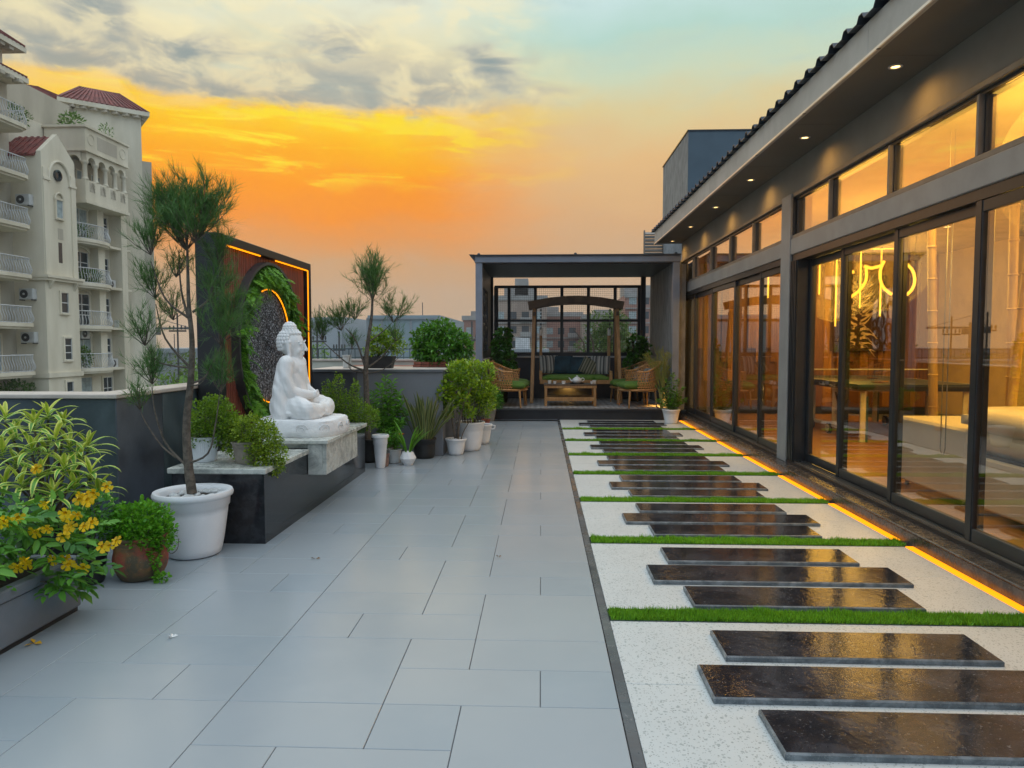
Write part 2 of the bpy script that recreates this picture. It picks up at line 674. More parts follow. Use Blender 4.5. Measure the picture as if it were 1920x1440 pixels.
def tilemat():
    mt = bpy.data.materials.new('grey_porcelain')
    mt.use_nodes = True
    T = mt.node_tree
    g = NG(T)
    b = T.nodes['Principled BSDF']
    tc = g.node('ShaderNodeTexCoord')
    oi = g.node('ShaderNodeObjectInfo')
    geo = g.node('ShaderNodeNewGeometry')
    co = geo.outputs['Position']
    c = g.mix(g.ss(g.noise(co, 1.4, 6, 0.62), 0.3, 0.7), (0.272, 0.322, 0.362, 1), (0.305, 0.352, 0.388, 1))
    c = g.mix(g.m('MULTIPLY', oi.outputs['Random'], 0.5), c, (0.345, 0.37, 0.385, 1))
    dirt = g.ss(g.noise(co, 2.4, 4, 0.6, 0.2), 0.50, 0.85)
    c = g.mix(g.m('MULTIPLY', dirt, 0.10), c, (0.27, 0.28, 0.28, 1))
    # dried water marks
    wv = g.noise(co, 3.1, 3, 0.5, 1.5)
    ring = g.m('MULTIPLY', g.ss(wv, 0.595, 0.61), g.m('SUBTRACT', 1.0, g.ss(wv, 0.615, 0.635)))
    c = g.mix(g.m('MULTIPLY', ring, 0.0), c, (0.5, 0.52, 0.54, 1))
    T.links.new(c, b.inputs['Base Color'])
    rr = g.noise(co, 1.2, 3, 0.5)
    T.links.new(g.m('ADD', g.m('MULTIPLY', g.ss(rr, 0.2, 0.8), 0.07), 0.19), b.inputs['Roughness'])
    b.inputs['Specular IOR Level'].default_value = 0.55
    bp = g.node('ShaderNodeBump')
    bp.inputs['Strength'].default_value = 0.05
    bp.inputs['Distance'].default_value = 0.003
    T.links.new(g.noise(co, 90, 4, 0.6), bp.inputs['Height'])
    T.links.new(bp.outputs[0], b.inputs['Normal'])
    return mt


M_tile = tilemat()
M_grout = pmat('grout', (0.085, 0.092, 0.10), 0.9, bump=0.3)
M_terrazzo = terrazzo('white_terrazzo', (0.56, 0.605, 0.61, 1), (0.27, 0.32, 0.32, 1), (0.17, 0.19, 0.19, 1))
M_slab = granite('black_granite', (0.012, 0.014, 0.020, 1), (0.044, 0.045, 0.054, 1), (0.20, 0.20, 0.20, 1), 0.09, 0.26, 22, 30, 0.36)
M_slab_edge = granite('sawn_granite_edge', (0.08, 0.10, 0.115, 1), (0.20, 0.23, 0.25, 1), (0.38, 0.40, 0.41, 1), 0.5, 0.6, 40, 40)
M_border = granite('dark_marble', (0.045, 0.052, 0.062, 1), (0.085, 0.092, 0.10, 1), (0.22, 0.22, 0.22, 1), 0.3, 0.1, 6, 20)
M_curb = granite('curb_granite', (0.035, 0.035, 0.037, 1), (0.085, 0.080, 0.075, 1), (0.26, 0.25, 0.24, 1), 0.25, 0.5, 34, 30)
M_plinth = granite('plinth_granite', (0.012, 0.014, 0.018, 1), (0.026, 0.030, 0.036, 1), (0.06, 0.065, 0.07, 1), 0.12, 0.05, 60, 20)
M_ltgranite = granite('pale_granite', (0.58, 0.60, 0.55, 1), (0.30, 0.32, 0.30, 1), (0.035, 0.04, 0.04, 1), 0.3, 0.1, 24, 20)
M_slate = pmat('slate_cladding', (0.036, 0.056, 0.062), 0.45, var=0.35, vscale=2.2, bump=0.25, bscale=14, base2=(0.075, 0.105, 0.115), rvar=0.2)
M_slate2 = pmat('slate_cladding_blue', (0.040, 0.048, 0.058), 0.40, var=0.3, vscale=1.6, bump=0.2, bscale=12, base2=(0.105, 0.12, 0.145), rvar=0.2)
M_coping = pmat('beige_coping', (0.50, 0.44, 0.38), 0.6, var=0.10, vscale=5, bump=0.15)
M_greywall = pmat('grey_painted_wall', (0.19, 0.205, 0.23), 0.5, var=0.08, vscale=2, bump=0.06, bscale=30)
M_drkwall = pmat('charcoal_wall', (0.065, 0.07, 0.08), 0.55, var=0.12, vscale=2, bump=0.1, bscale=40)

# ================================================================== ground far below
gm = MB().add([(-1500, -300, -14), (1500, -300, -14), (1500, 2600, -14), (-1500, 2600, -14)], [(0, 1, 2, 3)])
ground = structure(gm.build('ground', pmat('far_ground', (0.10, 0.115, 0.085), 0.9, var=0.4, vscale=0.03, base2=(0.17, 0.16, 0.14))))
ground['label'] = 'ground of the city far below the terrace'

# ================================================================== tiled floor
U = 0.302
VY = 0.304
floor = structure(MB().box(-6.2, 0.303, -3.0, 4.9, -0.3, -0.006).box(-3.1, 0.303, 4.9, 8.9, -0.3, -0.0062).box(-1.35, 0.303, 8.9, 13.1, -0.3, -0.0064).build('floor', M_grout))
floor['label'] = 'grey porcelain tiled terrace floor'
TM = {}


def tile_mesh(w, h):
    k = (w, h)
    if k not in TM:
        gx = 0.0013
        TM[k] = MB().box(gx, w * U - gx, gx, h * VY - gx, -0.012, 0.0, 0.0018).mesh('tile', M_tile)
    return TM[k]


PAT = [(0, 0, 2, 2), (2, 0, 2, 1), (4, 0, 1, 1), (2, 1, 1, 1), (3, 1, 2, 1), (0, 2, 1, 1), (1, 2, 2, 1), (3, 2, 2, 2), (0, 3, 2, 1), (2, 3, 1, 1)]
for cx in range(-2, 1):
    for ry in range(-1, 10):
        for (i, j, w, h) in PAT:
            x = 0.303 - 5 * U + cx * 5 * U + i * U
            y = 2.65 + ry * 4 * VY + j * VY
            xl = -3.9 if y < 4.7 else (-2.75 if y < 8.6 else -1.25)
            if x + w * U < xl + 0.3 or y + h * VY > 13.05 or y < 1.6:
                continue
            if x < -2.0 and 4.78 < y < 7.4 and x + w * U < -1.92 and x > -2.6:
                continue
            obj('tile', tile_mesh(w, h), floor, (x, y, 0.0))
for y in (12.68, ):
    for k in range(5):
        obj('tile', tile_mesh(1, 1), floor, (0.303 - (k + 1) * U, y + 0.08, 0.0))

# ================================================================== terrazzo walk with granite treads
path = structure(MB().box(0.303, 2.66, -3.0, 13.1, -0.3, -0.012).build('path', M_grout))
path['label'] = 'white terrazzo walk crossed by granite treads and turf strips'
GY = [2.150, 3.594, 4.985, 6.297, 7.609, 8.895, 10.215, 11.60]
GH = 0.082
bm_ = MB()
y = 0.9
while y < 13.0:
    L = 0.9
    obj('border_stone', MB().box(0.3045, 0.3465, y + 0.001, min(13.04, y + L) - 0.001, -0.02, 0.001, 0.0015).mesh('border_stone', M_border), path)
    y += L
ends = [(0.9, GY[0])] + list(zip(GY[:-1], GY[1:])) + [(GY[-1], 13.02 + GH)]
for i, (a, b) in enumerate(ends):
    y0, y1 = a + GH, b - GH
    mid = y1 - (y1 - y0) * 0.5 - 0.02
    for (p, q) in ((y0, mid - 0.0015), (mid + 0.0015, y1)):
        MB().box(0.349, 2.480, p, q, -0.02, 0.0, 0.0015).build('terrazzo_panel', M_terrazzo, path)
SLAB = {}


def granite_tread(kind, x0, x1, w):
    """A bevelled polished slab; its sawn edge is a part of its own."""
    top = MB()
    c = 0.007
    top.add([(x0 + c, c, 0.024), (x1 - c, c, 0.024), (x1 - c, w - c, 0.024), (x0 + c, w - c, 0.024)], [(0, 1, 2, 3)])
    ed = MB()
    a = [(x0, 0), (x1, 0), (x1, w), (x0, w)]
    ins = [(x0 + c, c), (x1 - c, c), (x1 - c, w - c), (x0 + c, w - c)]
    vs = [(p[0], p[1], 0.0) for p in a] + [(p[0], p[1], 0.018) for p in a] + [(p[0], p[1], 0.0238) for p in ins]
    fs = []
    for k in range(4):
        k2 = (k + 1) % 4
        fs += [(k, k2, 4 + k2, 4 + k), (4 + k, 4 + k2, 8 + k2, 8 + k)]
    ed.add(vs, fs)
    return top.mesh('polished_top', M_slab), ed.mesh('sawn_edge', M_slab_edge)


ORD = ['first', 'second', 'third', 'fourth', 'fifth', 'sixth', 'seventh', 'eighth']
WHERE = ['nearest the camera', 'between the two nearest turf strips', 'in the third bay of the walk', 'in the fourth bay of the walk',
         'in the fifth bay of the walk', 'in the sixth bay of the walk', 'in the seventh bay of the walk', 'in the bay before the pergola step']
for i in range(8):
    far = GY[i + 1] if i < 7 else 12.92
    near = GY[i] if i else 2.245
    pitch = far - near
    s = pitch / 1.349
    for j, (f0, f1, xa, xb) in enumerate(((0.522, 0.230, 0.811, 1.99), (0.892, 0.600, 0.662, 2.125), (1.262, 0.97, 0.811, 1.99))):
        y0, y1 = far - f0 * s, far - f1 * s
        jx = random.uniform(-0.012, 0.012)
        k = (j == 1, round(y1 - y0, 3))
        if k not in SLAB:
            SLAB[k] = granite_tread(j, xa, xb, y1 - y0)
        t = thing('granite_tread', '%s polished black granite tread %s' % (('far', 'long middle', 'near')[j], WHERE[i]), 'paving slab',
                  (jx, y0, 0.0012), random.uniform(-0.003, 0.003), 'granite treads on the walk')
        obj('polished_top', SLAB[k][0], t)
        obj('sawn_edge', SLAB[k][1], t)

# turf strips
M_turf = leafmat('artificial_turf', (0.09, 0.28, 0.012), (0.26, 0.60, 0.03), 0.5, 0.3)
M_turfbase = pmat('turf_backing', (0.015, 0.04, 0.008), 0.9)
M_trim = pmat('steel_edge_trim', (0.06, 0.09, 0.09), 0.35, 0.6)
for i, gy in enumerate(GY):
    n = int(15000 / (1 + max(0, gy - 3.6) * 0.28))
    P = np.column_stack([rng.uniform(0.358, 2.50, n), gy + rng.uniform(-GH + 0.012, GH - 0.012, n), np.full(n, -0.004)])
    D = np.column_stack([rng.normal(0, 0.42, n), rng.normal(0, 0.38, n), np.ones(n)])
    clump = 0.75 + 0.45 * np.sin(P[:, 0] * 9.1 + gy) * np.sin(P[:, 0] * 23.7 + P[:, 1] * 31)
    me = leaves_mesh('turf', P, D, rng.uniform(0.026, 0.042, n) * clump.clip(0.75, 1.15), 0.0042 + 0.0006 * gy, M_turf, kind='needle',
                     shade=(rng.random(n) * 0.6 + 0.25 * (0.5 + 0.5 * np.sin(P[:, 0] * 3.3 + gy * 5))))
    t = obj('turf_strip', me)
    tag(t, ('strip of artificial turf crossing the walk, ' + ORD[i] + ' from the camera'), 'turf strip', 'turf strips across the walk', 'stuff')
    MB().box(0.352, 2.505, gy - GH + 0.006, gy + GH - 0.006, -0.03, -0.003).build('backing', M_turfbase, t)
    for sgn in (-1, 1):
        MB().box(0.351, 2.50, gy + sgn * (GH - 0.0035) - 0.0022, gy + sgn * (GH - 0.0035) + 0.0022, -0.02, 0.003).build('edge_trim', M_trim, t)

# litter on the floor
M_petal = pmat('fallen_petal', (0.75, 0.42, 0.01), 0.6)
M_white = pmat('white_petal', (0.8, 0.8, 0.78), 0.6)
M_dry = pmat('dry_leaf', (0.20, 0.10, 0.03), 0.7, var=0.3, vscale=40)


def scrap(name, label, mat, x, y, L, n, seed):
    rr = random.Random(seed)
    m = MB()
    for k in range(n):
        a = k * 2 * math.pi / n + rr.uniform(-0.4, 0.4)
        d = Vector((math.cos(a), math.sin(a), 0))
        s = Vector((-d.y, d.x, 0))
        b = Vector((0, 0, 0.003))
        m.add([b, b + d * L * 0.5 + s * L * 0.22 + Vector((0, 0, 0.012)), b + d * L + Vector((0, 0, 0.006)), b + d * L * 0.5 - s * L * 0.22 + Vector((0, 0, 0.004))],
              [(0, 1, 2), (0, 2, 3)])
    o = m.build(name, mat)
    o.location = (x, y, 0.001)
    return tag(o, label, 'petal' if 'petal' in name else 'leaf')


scrap('fallen_petal', 'fallen yellow trumpet flower on the tiles beside the grey planter', M_petal, -2.33, 3.13, 0.05, 3, 1)
scrap('white_petal', 'torn white petals lying alone on the grey tiles', M_white, -1.73, 3.22, 0.028, 4, 2)
scrap('dry_leaf', 'small curled brown leaf lying on the grey tiles', M_dry, -1.44, 4.46, 0.035, 2, 3)
scrap('dry_leaf', 'tiny dry leaf speck on the tiles near the walk', M_dry, -0.27, 4.55, 0.018, 2, 4)

# ================================================================== parapet walls
def wall_with_panels(name, label, mats, segs, coping, parent=None):
    w = thing(name, label, 'wall')
    for (x0, x1, y0, y1, z0, z1, mi) in segs:
        bx('cladding_panel', mats[mi], w, x0, x1, y0, y1, z0, z1, 0.003)
    for (x0, x1, y0, y1, z0, z1) in coping:
        bx('coping', M_coping, w, x0, x1, y0, y1, z0, z1, 0.006)
    return w


segs, cops = [], []
for k in range(5):
    x1 = -2.935 - k * 0.90
    segs.append((x1 - 0.895, x1, 4.80, 5.0, -0.3, 1.0, 0))
wall_with_panels('parapet_wall', 'dark slate parapet facing the camera behind the variegated dracaena', [M_slate, M_slate2], segs,
                 [(-7.6, -2.93, 4.775, 5.06, 1.003, 1.035), ])
segs = []
yy = 4.80
for k in range(4):
    L = [0.60, 0.62, 0.9, 1.9][k]
    segs.append((-3.12, -2.925, yy + 0.002, yy + L - 0.002, -0.3, 1.0, 1 if k == 0 else 0))
    yy += L
wall_with_panels('parapet_wall', 'dark slate parapet running from the corner behind the white pot to the shrine panel', [M_slate, M_slate2], segs,
                 [(-3.16, -2.905, 4.776, 8.80, 1.0035, 1.0355)])
# planter block across the terrace, then along it to the pergola
pb = thing('planter_wall', 'long grey painted planter wall stepping out before the pergola', 'wall')
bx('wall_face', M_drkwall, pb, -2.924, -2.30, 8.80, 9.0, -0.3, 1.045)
bx('wall_face', M_greywall, pb, -2.298, -1.21, 8.79, 9.0, -0.3, 1.045, 0.003)
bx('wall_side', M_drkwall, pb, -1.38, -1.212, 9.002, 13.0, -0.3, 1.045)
bx('coping', M_coping, pb, -2.9, -1.2, 8.80, 9.9, 1.048, 1.066, 0.004)
bx('coping', M_coping, pb, -1.5, -1.19, 9.902, 13.0, 1.048, 1.066, 0.004)
bx('drip_edge', pmat('metal_flashing', (0.16, 0.17, 0.18), 0.35, 0.5), pb, -2.9, -1.195, 8.765, 8.797, 1.030, 1.0675, 0.003)
bx('corner_trim', M_drkwall, pb, -2.33, -2.28, 8.74, 8.788, 0.0, 1.03)
rt = structure(bx('roof_terrace', pmat('terracotta_screed', (0.26, 0.11, 0.07), 0.8, var=0.25, vscale=2), None, -4.5, -1.5, 9.9, 17.0, 0.70, 0.88))
rt['label'] = 'terracotta coloured neighbouring roof deck'
M_cream = pmat('cream_render', (0.50, 0.50, 0.42), 0.7, var=0.08, vscale=2)
fp = thing('parapet_wall', 'low cream rendered parapet with railing beyond the planter wall', 'wall')
bx('wall', M_cream, fp, -7.4, -1.62, 17.0, 17.2, 0.5, 0.97)
bx('coping', M_coping, fp, -7.4, -1.60, 16.96, 17.24, 0.972, 1.02, 0.006)
rl = MB()
for k in range(39):
    rl.box(-7.3 + k * 0.148, -7.285 + k * 0.148, 17.09, 17.105, 1.02, 1.25)
rl.box(-7.35, -1.65, 17.085, 17.11, 1.25, 1.275).box(-7.35, -1.65, 17.087, 17.108, 1.05, 1.07)
rl.build('railing', pmat('green_railing', (0.05, 0.085, 0.085), 0.5, 0.3), fp)

# ================================================================== glazed pavilion on the right
M_frame = pmat('charcoal_aluminium', (0.016, 0.020, 0.024), 0.32, 0.0, var=0.15, vscale=8, spec=0.6)
M_trimmet = pmat('bronze_trim', (0.20, 0.18, 0.155), 0.42, 0.25, var=0.12, vscale=6)
M_post = pmat('grey_post_paint', (0.27, 0.265, 0.255), 0.5, var=0.08, vscale=4, bump=0.05)
M_fascia = pmat('fascia_render', (0.40, 0.40, 0.375), 0.6, var=0.10, vscale=2.5, bump=0.05)
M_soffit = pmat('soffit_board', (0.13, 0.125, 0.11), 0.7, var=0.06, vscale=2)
M_band = pmat('upper_wall_render', (0.24, 0.225, 0.195), 0.75, var=0.08, vscale=2, bump=0.15, bscale=50)
M_roofmet = pmat('roof_sheet', (0.022, 0.035, 0.055), 0.35, 0.4, var=0.2, vscale=3)
M_glass = glassmat('tinted_glass', (0.92, 0.87, 0.78), 0.11, 0.75)
M_glass_tr = glassmat('transom_glass', (0.86, 0.80, 0.72), 0.30, 0.65)
M_track = pmat('steel_track', (0.35, 0.36, 0.36), 0.3, 0.9)
M_warm = emat('warm_lamp', (1.0, 0.62, 0.22), 5.0)
M_led = emat('amber_led', (1.0, 0.29, 0.006), 2.1)
M_neon = emat('amber_neon', (1.0, 0.55, 0.05), 3.6)
M_white_rim = pmat('lamp_rim', (0.6, 0.58, 0.54), 0.4)

pav = thing('glass_pavilion', 'long single-storey glazed pavilion with grey eaves and sliding doors', 'building')
Y0P, Y1P = 1.0, 13.9


def P3(name, mat, *a, c=0.0):
    return bx(name, mat, pav, *a, c)


P3('granite_curb', M_curb, 2.535, 2.66, Y0P, 13.0, -0.05, 0.092, c=0.008)
P3('granite_sill', M_curb, 2.522, 2.70, Y0P, 13.0, 0.0925, 0.106, c=0.004)
P3('sill_track', M_frame, 2.655, 2.86, Y0P, Y1P, 0.107, 0.135)
for k in range(4):
    xx = 2.675 + k * 0.035
    P3('track_rail', M_track, xx, xx + 0.006, Y0P, 13.85, 0.1355, 0.148)
P3('floor_slab', pmat('slab_concrete', (0.3, 0.29, 0.27), 0.8), 2.66, 7.4, Y0P, Y1P, -0.3, 0.09)
for (ya, yb) in ((7.79, 8.075), (13.83, 13.97)):
    P3('post', M_post, 2.645, 2.672, ya, yb, 0.1065, 2.972, c=0.004)
    P3('post_core', M_frame, 2.673, 2.87, ya + 0.002, yb - 0.002, 0.1365, 2.972)
P3('post', M_post, 2.645, 2.87, 0.9, 1.1, 0.106, 2.972, c=0.006)
for (ya, yb) in ((1.102, 7.788), (8.077, 13.828)):
    P3('header_beam', M_post, 2.652, 2.86, ya, yb, 2.325, 2.49, c=0.006)
    P3('door_head', M_frame, 2.668, 2.86, ya, yb, 2.255, 2.323)
    P3('transom_rail', M_trimmet, 2.665, 2.80, ya, yb, 2.492, 2.53, c=0.004)
    P3('transom_rail', M_trimmet, 2.665, 2.80, ya, yb, 2.93, 2.97, c=0.004)
    P3('transom_shadow_gap', M_frame, 2.70, 2.80, ya, yb, 2.905, 2.9285)
P3('jamb', M_frame, 2.665, 2.86, 7.60, 7.787, 0.136, 2.253)
for k in range(4):
    P3('jamb_fin', M_frame, 2.652, 2.664, 7.62 + k * 0.045, 7.64 + k * 0.045, 0.136, 2.253)
P3('jamb', M_frame, 2.665, 2.86, 8.078, 8.13, 0.136, 2.253)
P3('jamb', M_frame, 2.665, 2.86, 13.78, 13.827, 0.136, 2.253)


def door(y0, y1, xp, w=0.075):
    z0, z1 = 0.150, 2.252
    m = MB()
    t = 0.018
    m.box(xp - t, xp + t, y0, y0 + w, z0, z1, 0.003).box(xp - t, xp + t, y1 - w, y1, z0, z1, 0.003)
    m.box(xp - t, xp + t, y0 + w, y1 - w, z0, z0 + 0.085, 0.003).box(xp - t, xp + t, y0 + w, y1 - w, z1 - 0.07, z1, 0.003)
    d = m.build('sliding_door', M_frame, pav)
    bx('pane', M_glass, d, xp - 0.003, xp + 0.003, y0 + w - 0.01, y1 - w + 0.01, z0 + 0.075, z1 - 0.06)
    # slim bronze face on the meeting stile
    bx('stile_face', M_frame, d, xp - t - 0.005, xp - t - 0.001, y1 - w + 0.006, y1 - 0.02, z0, z1, 0.0)
    return d


for (a, b, xp) in ((6.652, 7.61, 2.805), (5.587, 6.73, 2.768), (4.492, 5.665, 2.731), (3.33, 4.57, 2.694), (2.2, 3.46, 2.694), (1.1, 2.33, 2.731)):
    door(a, b, xp)
for (a, b, xp) in ((12.66, 13.785, 2.71), (11.38, 12.74, 2.74), (10.08, 11.46, 2.71), (8.90, 10.16, 2.74), (8.12, 8.98, 2.71)):
    door(a, b, xp, 0.07)


def transom(y0, y1):
    m = MB()
    xp = 2.725
    w = 0.014
    m.box(xp - 0.02, xp + 0.02, y0, y0 + w, 2.532, 2.904).box(xp - 0.02, xp + 0.02, y1 - w, y1, 2.532, 2.904)
    m.box(xp - 0.02, xp + 0.02, y0 + w, y1 - w, 2.532, 2.547)
    d = m.build('transom_window', M_frame, pav)
    bx('pane', M_glass_tr, d, xp - 0.003, xp + 0.003, y0 + w, y1 - w, 2.547, 2.904)


TR = [1.12, 2.3, 3.42, 4.575, 5.70, 6.84, 7.785]
TR2 = [8.08, 9.24, 10.36, 11.5, 12.8, 13.82]
for T_ in (TR, TR2):
    for a, b in zip(T_[:-1], T_[1:]):
        transom(a + 0.012, b - 0.012)
    for a in T_[1:-1]:
        P3('transom_mullion', M_trimmet, 2.668, 2.755, a - 0.012, a + 0.012, 2.532, 2.904, c=0.003)
P3('upper_wall', M_band, 2.70, 2.86, 0.9, 13.97, 2.974, 3.318)
for k in range(9):
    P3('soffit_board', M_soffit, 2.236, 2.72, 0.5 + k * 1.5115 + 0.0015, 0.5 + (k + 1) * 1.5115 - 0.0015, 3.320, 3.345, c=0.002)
for k in range(6):
    P3('fascia_board', M_fascia, 2.20, 2.234, 0.5 + k * 2.2667 + 0.001, 0.5 + (k + 1) * 2.2667 - 0.001, 3.312, 3.552, c=0.003)
P3('drip_trim', pmat('drip_trim', (0.75, 0.73, 0.68), 0.3, 0.3), 2.186, 2.1985, 0.5, 14.1, 3.304, 3.322)
yy = 0.9
while yy < 14:
    P3('trim_clip', M_frame, 2.186, 2.21, yy, yy + 0.02, 3.302, 3.3055)
    yy += 1.32
# corrugated roof sheet, one sheet per metre
per = 0.245
for k in range(14):
    ya = 0.5 + k * 0.98
    m = MB()
    prof = []
    for q in range(4):
        b0 = ya + q * per
        prof += [(b0, 0.0), (b0 + 0.085, 0.0), (b0 + 0.115, 0.042), (b0 + 0.165, 0.042), (b0 + 0.195, 0.0)]
    prof.append((ya + 0.98 + 0.02, 0.0))
    n = len(prof)
    vs = [(2.15, p[0], 3.562 + p[1]) for p in prof] + [(7.6, p[0], 3.95 + p[1]) for p in prof]
    vs += [(2.15, p[0], 3.556 + p[1]) for p in prof] + [(7.6, p[0], 3.944 + p[1]) for p in prof]
    fs = []
    for i in range(n - 1):
        fs += [(i, i + 1, n + i + 1, n + i), (2 * n + i, 3 * n + i, 3 * n + i + 1, 2 * n + i + 1), (i, 2 * n + i, 2 * n + i + 1, i + 1)]
    m.add(vs, fs)
    m.build('roof_sheet', M_roofmet, pav)
# eave downlights
for y in (1.8, 3.51, 5.22, 6.94, 8.68, 10.37, 12.07, 13.72):
    d = MB().lathe([(0.048, 3.3195), (0.048, 3.314), (0.033, 3.312), (0.029, 3.3185)], 20, (2.475, y, 0)).build('downlight', M_white_rim, pav, 40)
    MB().lathe([(0.0001, 3.3155), (0.028, 3.3160)], 20, (2.475, y, 0)).build('lamp', M_warm, d)
    ld = bpy.data.lights.new('downlight_lamp', 'SPOT')
    ld.energy = 15.0
    ld.color = (1.0, 0.52, 0.12)
    ld.spot_size = R(158)
    ld.spot_blend = 1.0
    ld.shadow_soft_size = 0.04
    lo = bpy.data.objects.new('downlight_lamp', ld)
    COL.objects.link(lo)
    lo.location = (2.475, y, 3.30)
# amber strip along the kerb between the turf, widened to include painted floor spill
for i, (a, b) in enumerate(ends):
    if b < 2.0:
        continue
    s = MB().box(2.482, 2.5325, max(1.0, a + GH + 0.004), min(12.9, b - GH - 0.004), -0.004, 0.006, 0.002).build('led_strip_with_spill', M_led)
    tag(s, 'glowing amber light strip along the granite kerb, widened for its spill of light, %s bay from the camera' % ORD[min(i, 7)] if i < 8 else 'glowing amber light strip along the granite kerb, widened for its spill of light, by the pergola step',
        'light strip', 'amber strips along the kerb')

# ------------------------------------------------------------------ the room inside
M_oak = pmat('oak_boards', (0.30, 0.15, 0.05), 0.28, var=0.3, vscale=4, stretch=(1.0, 12, 1), base2=(0.42, 0.22, 0.075), bump=0.05)
M_walnut = [pmat('walnut_%d' % k, c, 0.5, vscale=5, stretch=(14, 14, 0.8), base2=tuple(q * 1.5 for q in c), bump=0.1)
            for k, c in enumerate(((0.17, 0.075, 0.02), (0.24, 0.115, 0.032), (0.12, 0.05, 0.016), (0.30, 0.145, 0.042)))]
M_ceil = pmat('cream_ceiling', (0.62, 0.54, 0.42), 0.8)
M_inwall = pmat('warm_plaster', (0.50, 0.38, 0.22), 0.8, var=0.08)
fl = P3('interior_floor', M_grout, 2.87, 7.2, Y0P, 13.3, 0.0905, 0.094)
ym = {}
for r_ in range(27):
    x0 = 2.875 + r_ * 0.16
    y = 1.0 - random.uniform(0, 1.2)
    while y < 13.2:
        L = random.choice((1.2, 1.5, 1.8))
        if L not in ym:
            ym[L] = MB().box(0.001, 0.159, 0.001, L - 0.001, 0, 0.006, 0.001).mesh('board', M_oak)
        if y + L > 3.2 and x0 < 5.6:
            obj('board', ym[L], fl, (x0, y, 0.0942))
        y += L
P3('interior_ceiling', M_ceil, 2.863, 7.2, Y0P, 13.5, 3.0, 3.05)
P3('interior_wall', M_inwall, 7.2, 7.35, Y0P, 13.5, 0.09, 3.0)
P3('interior_wall', M_inwall, 2.87, 7.2, 0.9, 1.0, 0.09, 3.0)
ew = P3('end_wall', M_walnut[2], 2.862, 7.2, 13.36, 13.5, 0.09, 3.0)
P3('skirting', M_frame, 2.862, 7.2, 13.29, 13.358, 0.102, 0.22)
x = 2.87
k = 0
while x < 7.15:
    w = random.choice((0.09, 0.12, 0.15, 0.18))
    zb = random.choice((0.23, 0.23, 0.7, 1.05, 1.3))
    th = random.uniform(0.012, 0.05)
    bx('wall_plank', M_walnut[random.randrange(4)], ew, x + 0.002, x + w - 0.002, 13.355 - th, 13.358, zb, random.choice((2.995, 2.995, 2.85)), 0.003)
    x += w
for k, (x, y) in enumerate(((3.9, 4.6), (5.4, 4.6), (3.9, 7.3), (5.6, 7.3), (4.0, 10.2), (5.6, 10.2), (4.3, 12.5), (6.3, 9.0))):
    d = MB().lathe([(0.07, 2.999), (0.07, 2.993), (0.05, 2.990), (0.048, 2.997)], 16, (x, y, 0)).build('ceiling_downlight', M_white_rim, pav, 40)
    MB().lathe([(0.0001, 2.9945), (0.047, 2.9950)], 16, (x, y, 0)).build('lamp', M_warm, d)
    ld = bpy.data.lights.new('room_lamp', 'SPOT')
    ld.energy = 150.0
    ld.color = (1.0, 0.60, 0.12)
    ld.spot_size = R(150)
    ld.spot_blend = 0.8
    ld.shadow_soft_size = 0.42
    lo = bpy.data.objects.new('room_lamp', ld)
    COL.objects.link(lo)
    lo.location = (x, y, 2.97)
for (x, y, z) in ((4.9, 12.2, 2.3), (3.9, 8.5, 2.3), (5.2, 6.0, 2.45), (3.25, 4.6, 2.5)):  # glow at tubes and arcs, plus added fill to brighten room and sofa
    ld = bpy.data.lights.new('pendant_and_fill_glow', 'POINT')
    ld.energy = 120.0
    ld.color = (1.0, 0.60, 0.10)
    ld.shadow_soft_size = 0.55
    lo = bpy.data.objects.new('pendant_and_fill_glow', ld)
    COL.objects.link(lo)
    lo.location = (x, y, z)

# neon pendants over the games table
for (x, y, z, lab) in ((3.80, 12.2, 2.15, 'short amber tube pendant seen through the leftmost lit door pane'), (4.06, 12.2, 1.72, 'long amber tube pendant seen through the far doors, second from the column'),
                       (4.72, 12.4, 2.22, 'shortest amber tube pendant beside the dark door jamb'), (5.0, 12.4, 1.68, 'longest amber tube pendant hanging before the striped wall art'),
                       (5.40, 12.4, 1.99, 'amber tube pendant crossing the striped wall art'), (5.74, 12.4, 1.85, 'amber tube pendant hanging behind the curved neon lights')):
    t = thing('tube_pendant', lab, 'pendant lamp', (x, y, 0), 0, 'amber tube pendants')
    MB().tube([(0, 0, z), (0, 0, 2.975)], 0.014, 8).build('tube', M_neon, t)
    MB().tube([(0.0, 0, 2.985), (0.42, 0.05, 2.985)], 0.010, 6).build('ceiling_tube', M_neon, t)
    MB().lathe([(0.03, 2.99), (0.03, 2.999)], 12).build('ceiling_rose', M_frame, t)


def arc(cx, cz, r, a0, a1, y, n=18):
    return [(cx + r * math.cos(R(a0 + (a1 - a0) * i / n)), y, cz + r * math.sin(R(a0 + (a1 - a0) * i / n))) for i in range(n + 1)]


def bend(pts, n=6):
    P_ = [Vector((p[0], 8.3, p[1])) for p in pts]
    out = []
    for i in range(len(P_) - 1):
        p0, p1, p2, p3 = P_[max(0, i - 1)], P_[i], P_[i + 1], P_[min(len(P_) - 1, i + 2)]
        for k in range(n):
            s_ = k / n
            out.append(tuple(0.5 * ((2 * p1) + (p2 - p0) * s_ + (2 * p0 - 5 * p1 + 4 * p2 - p3) * s_ * s_ + (3 * p1 - p0 - 3 * p2 + p3) * s_ ** 3)))
    return out + [tuple(P_[-1])]


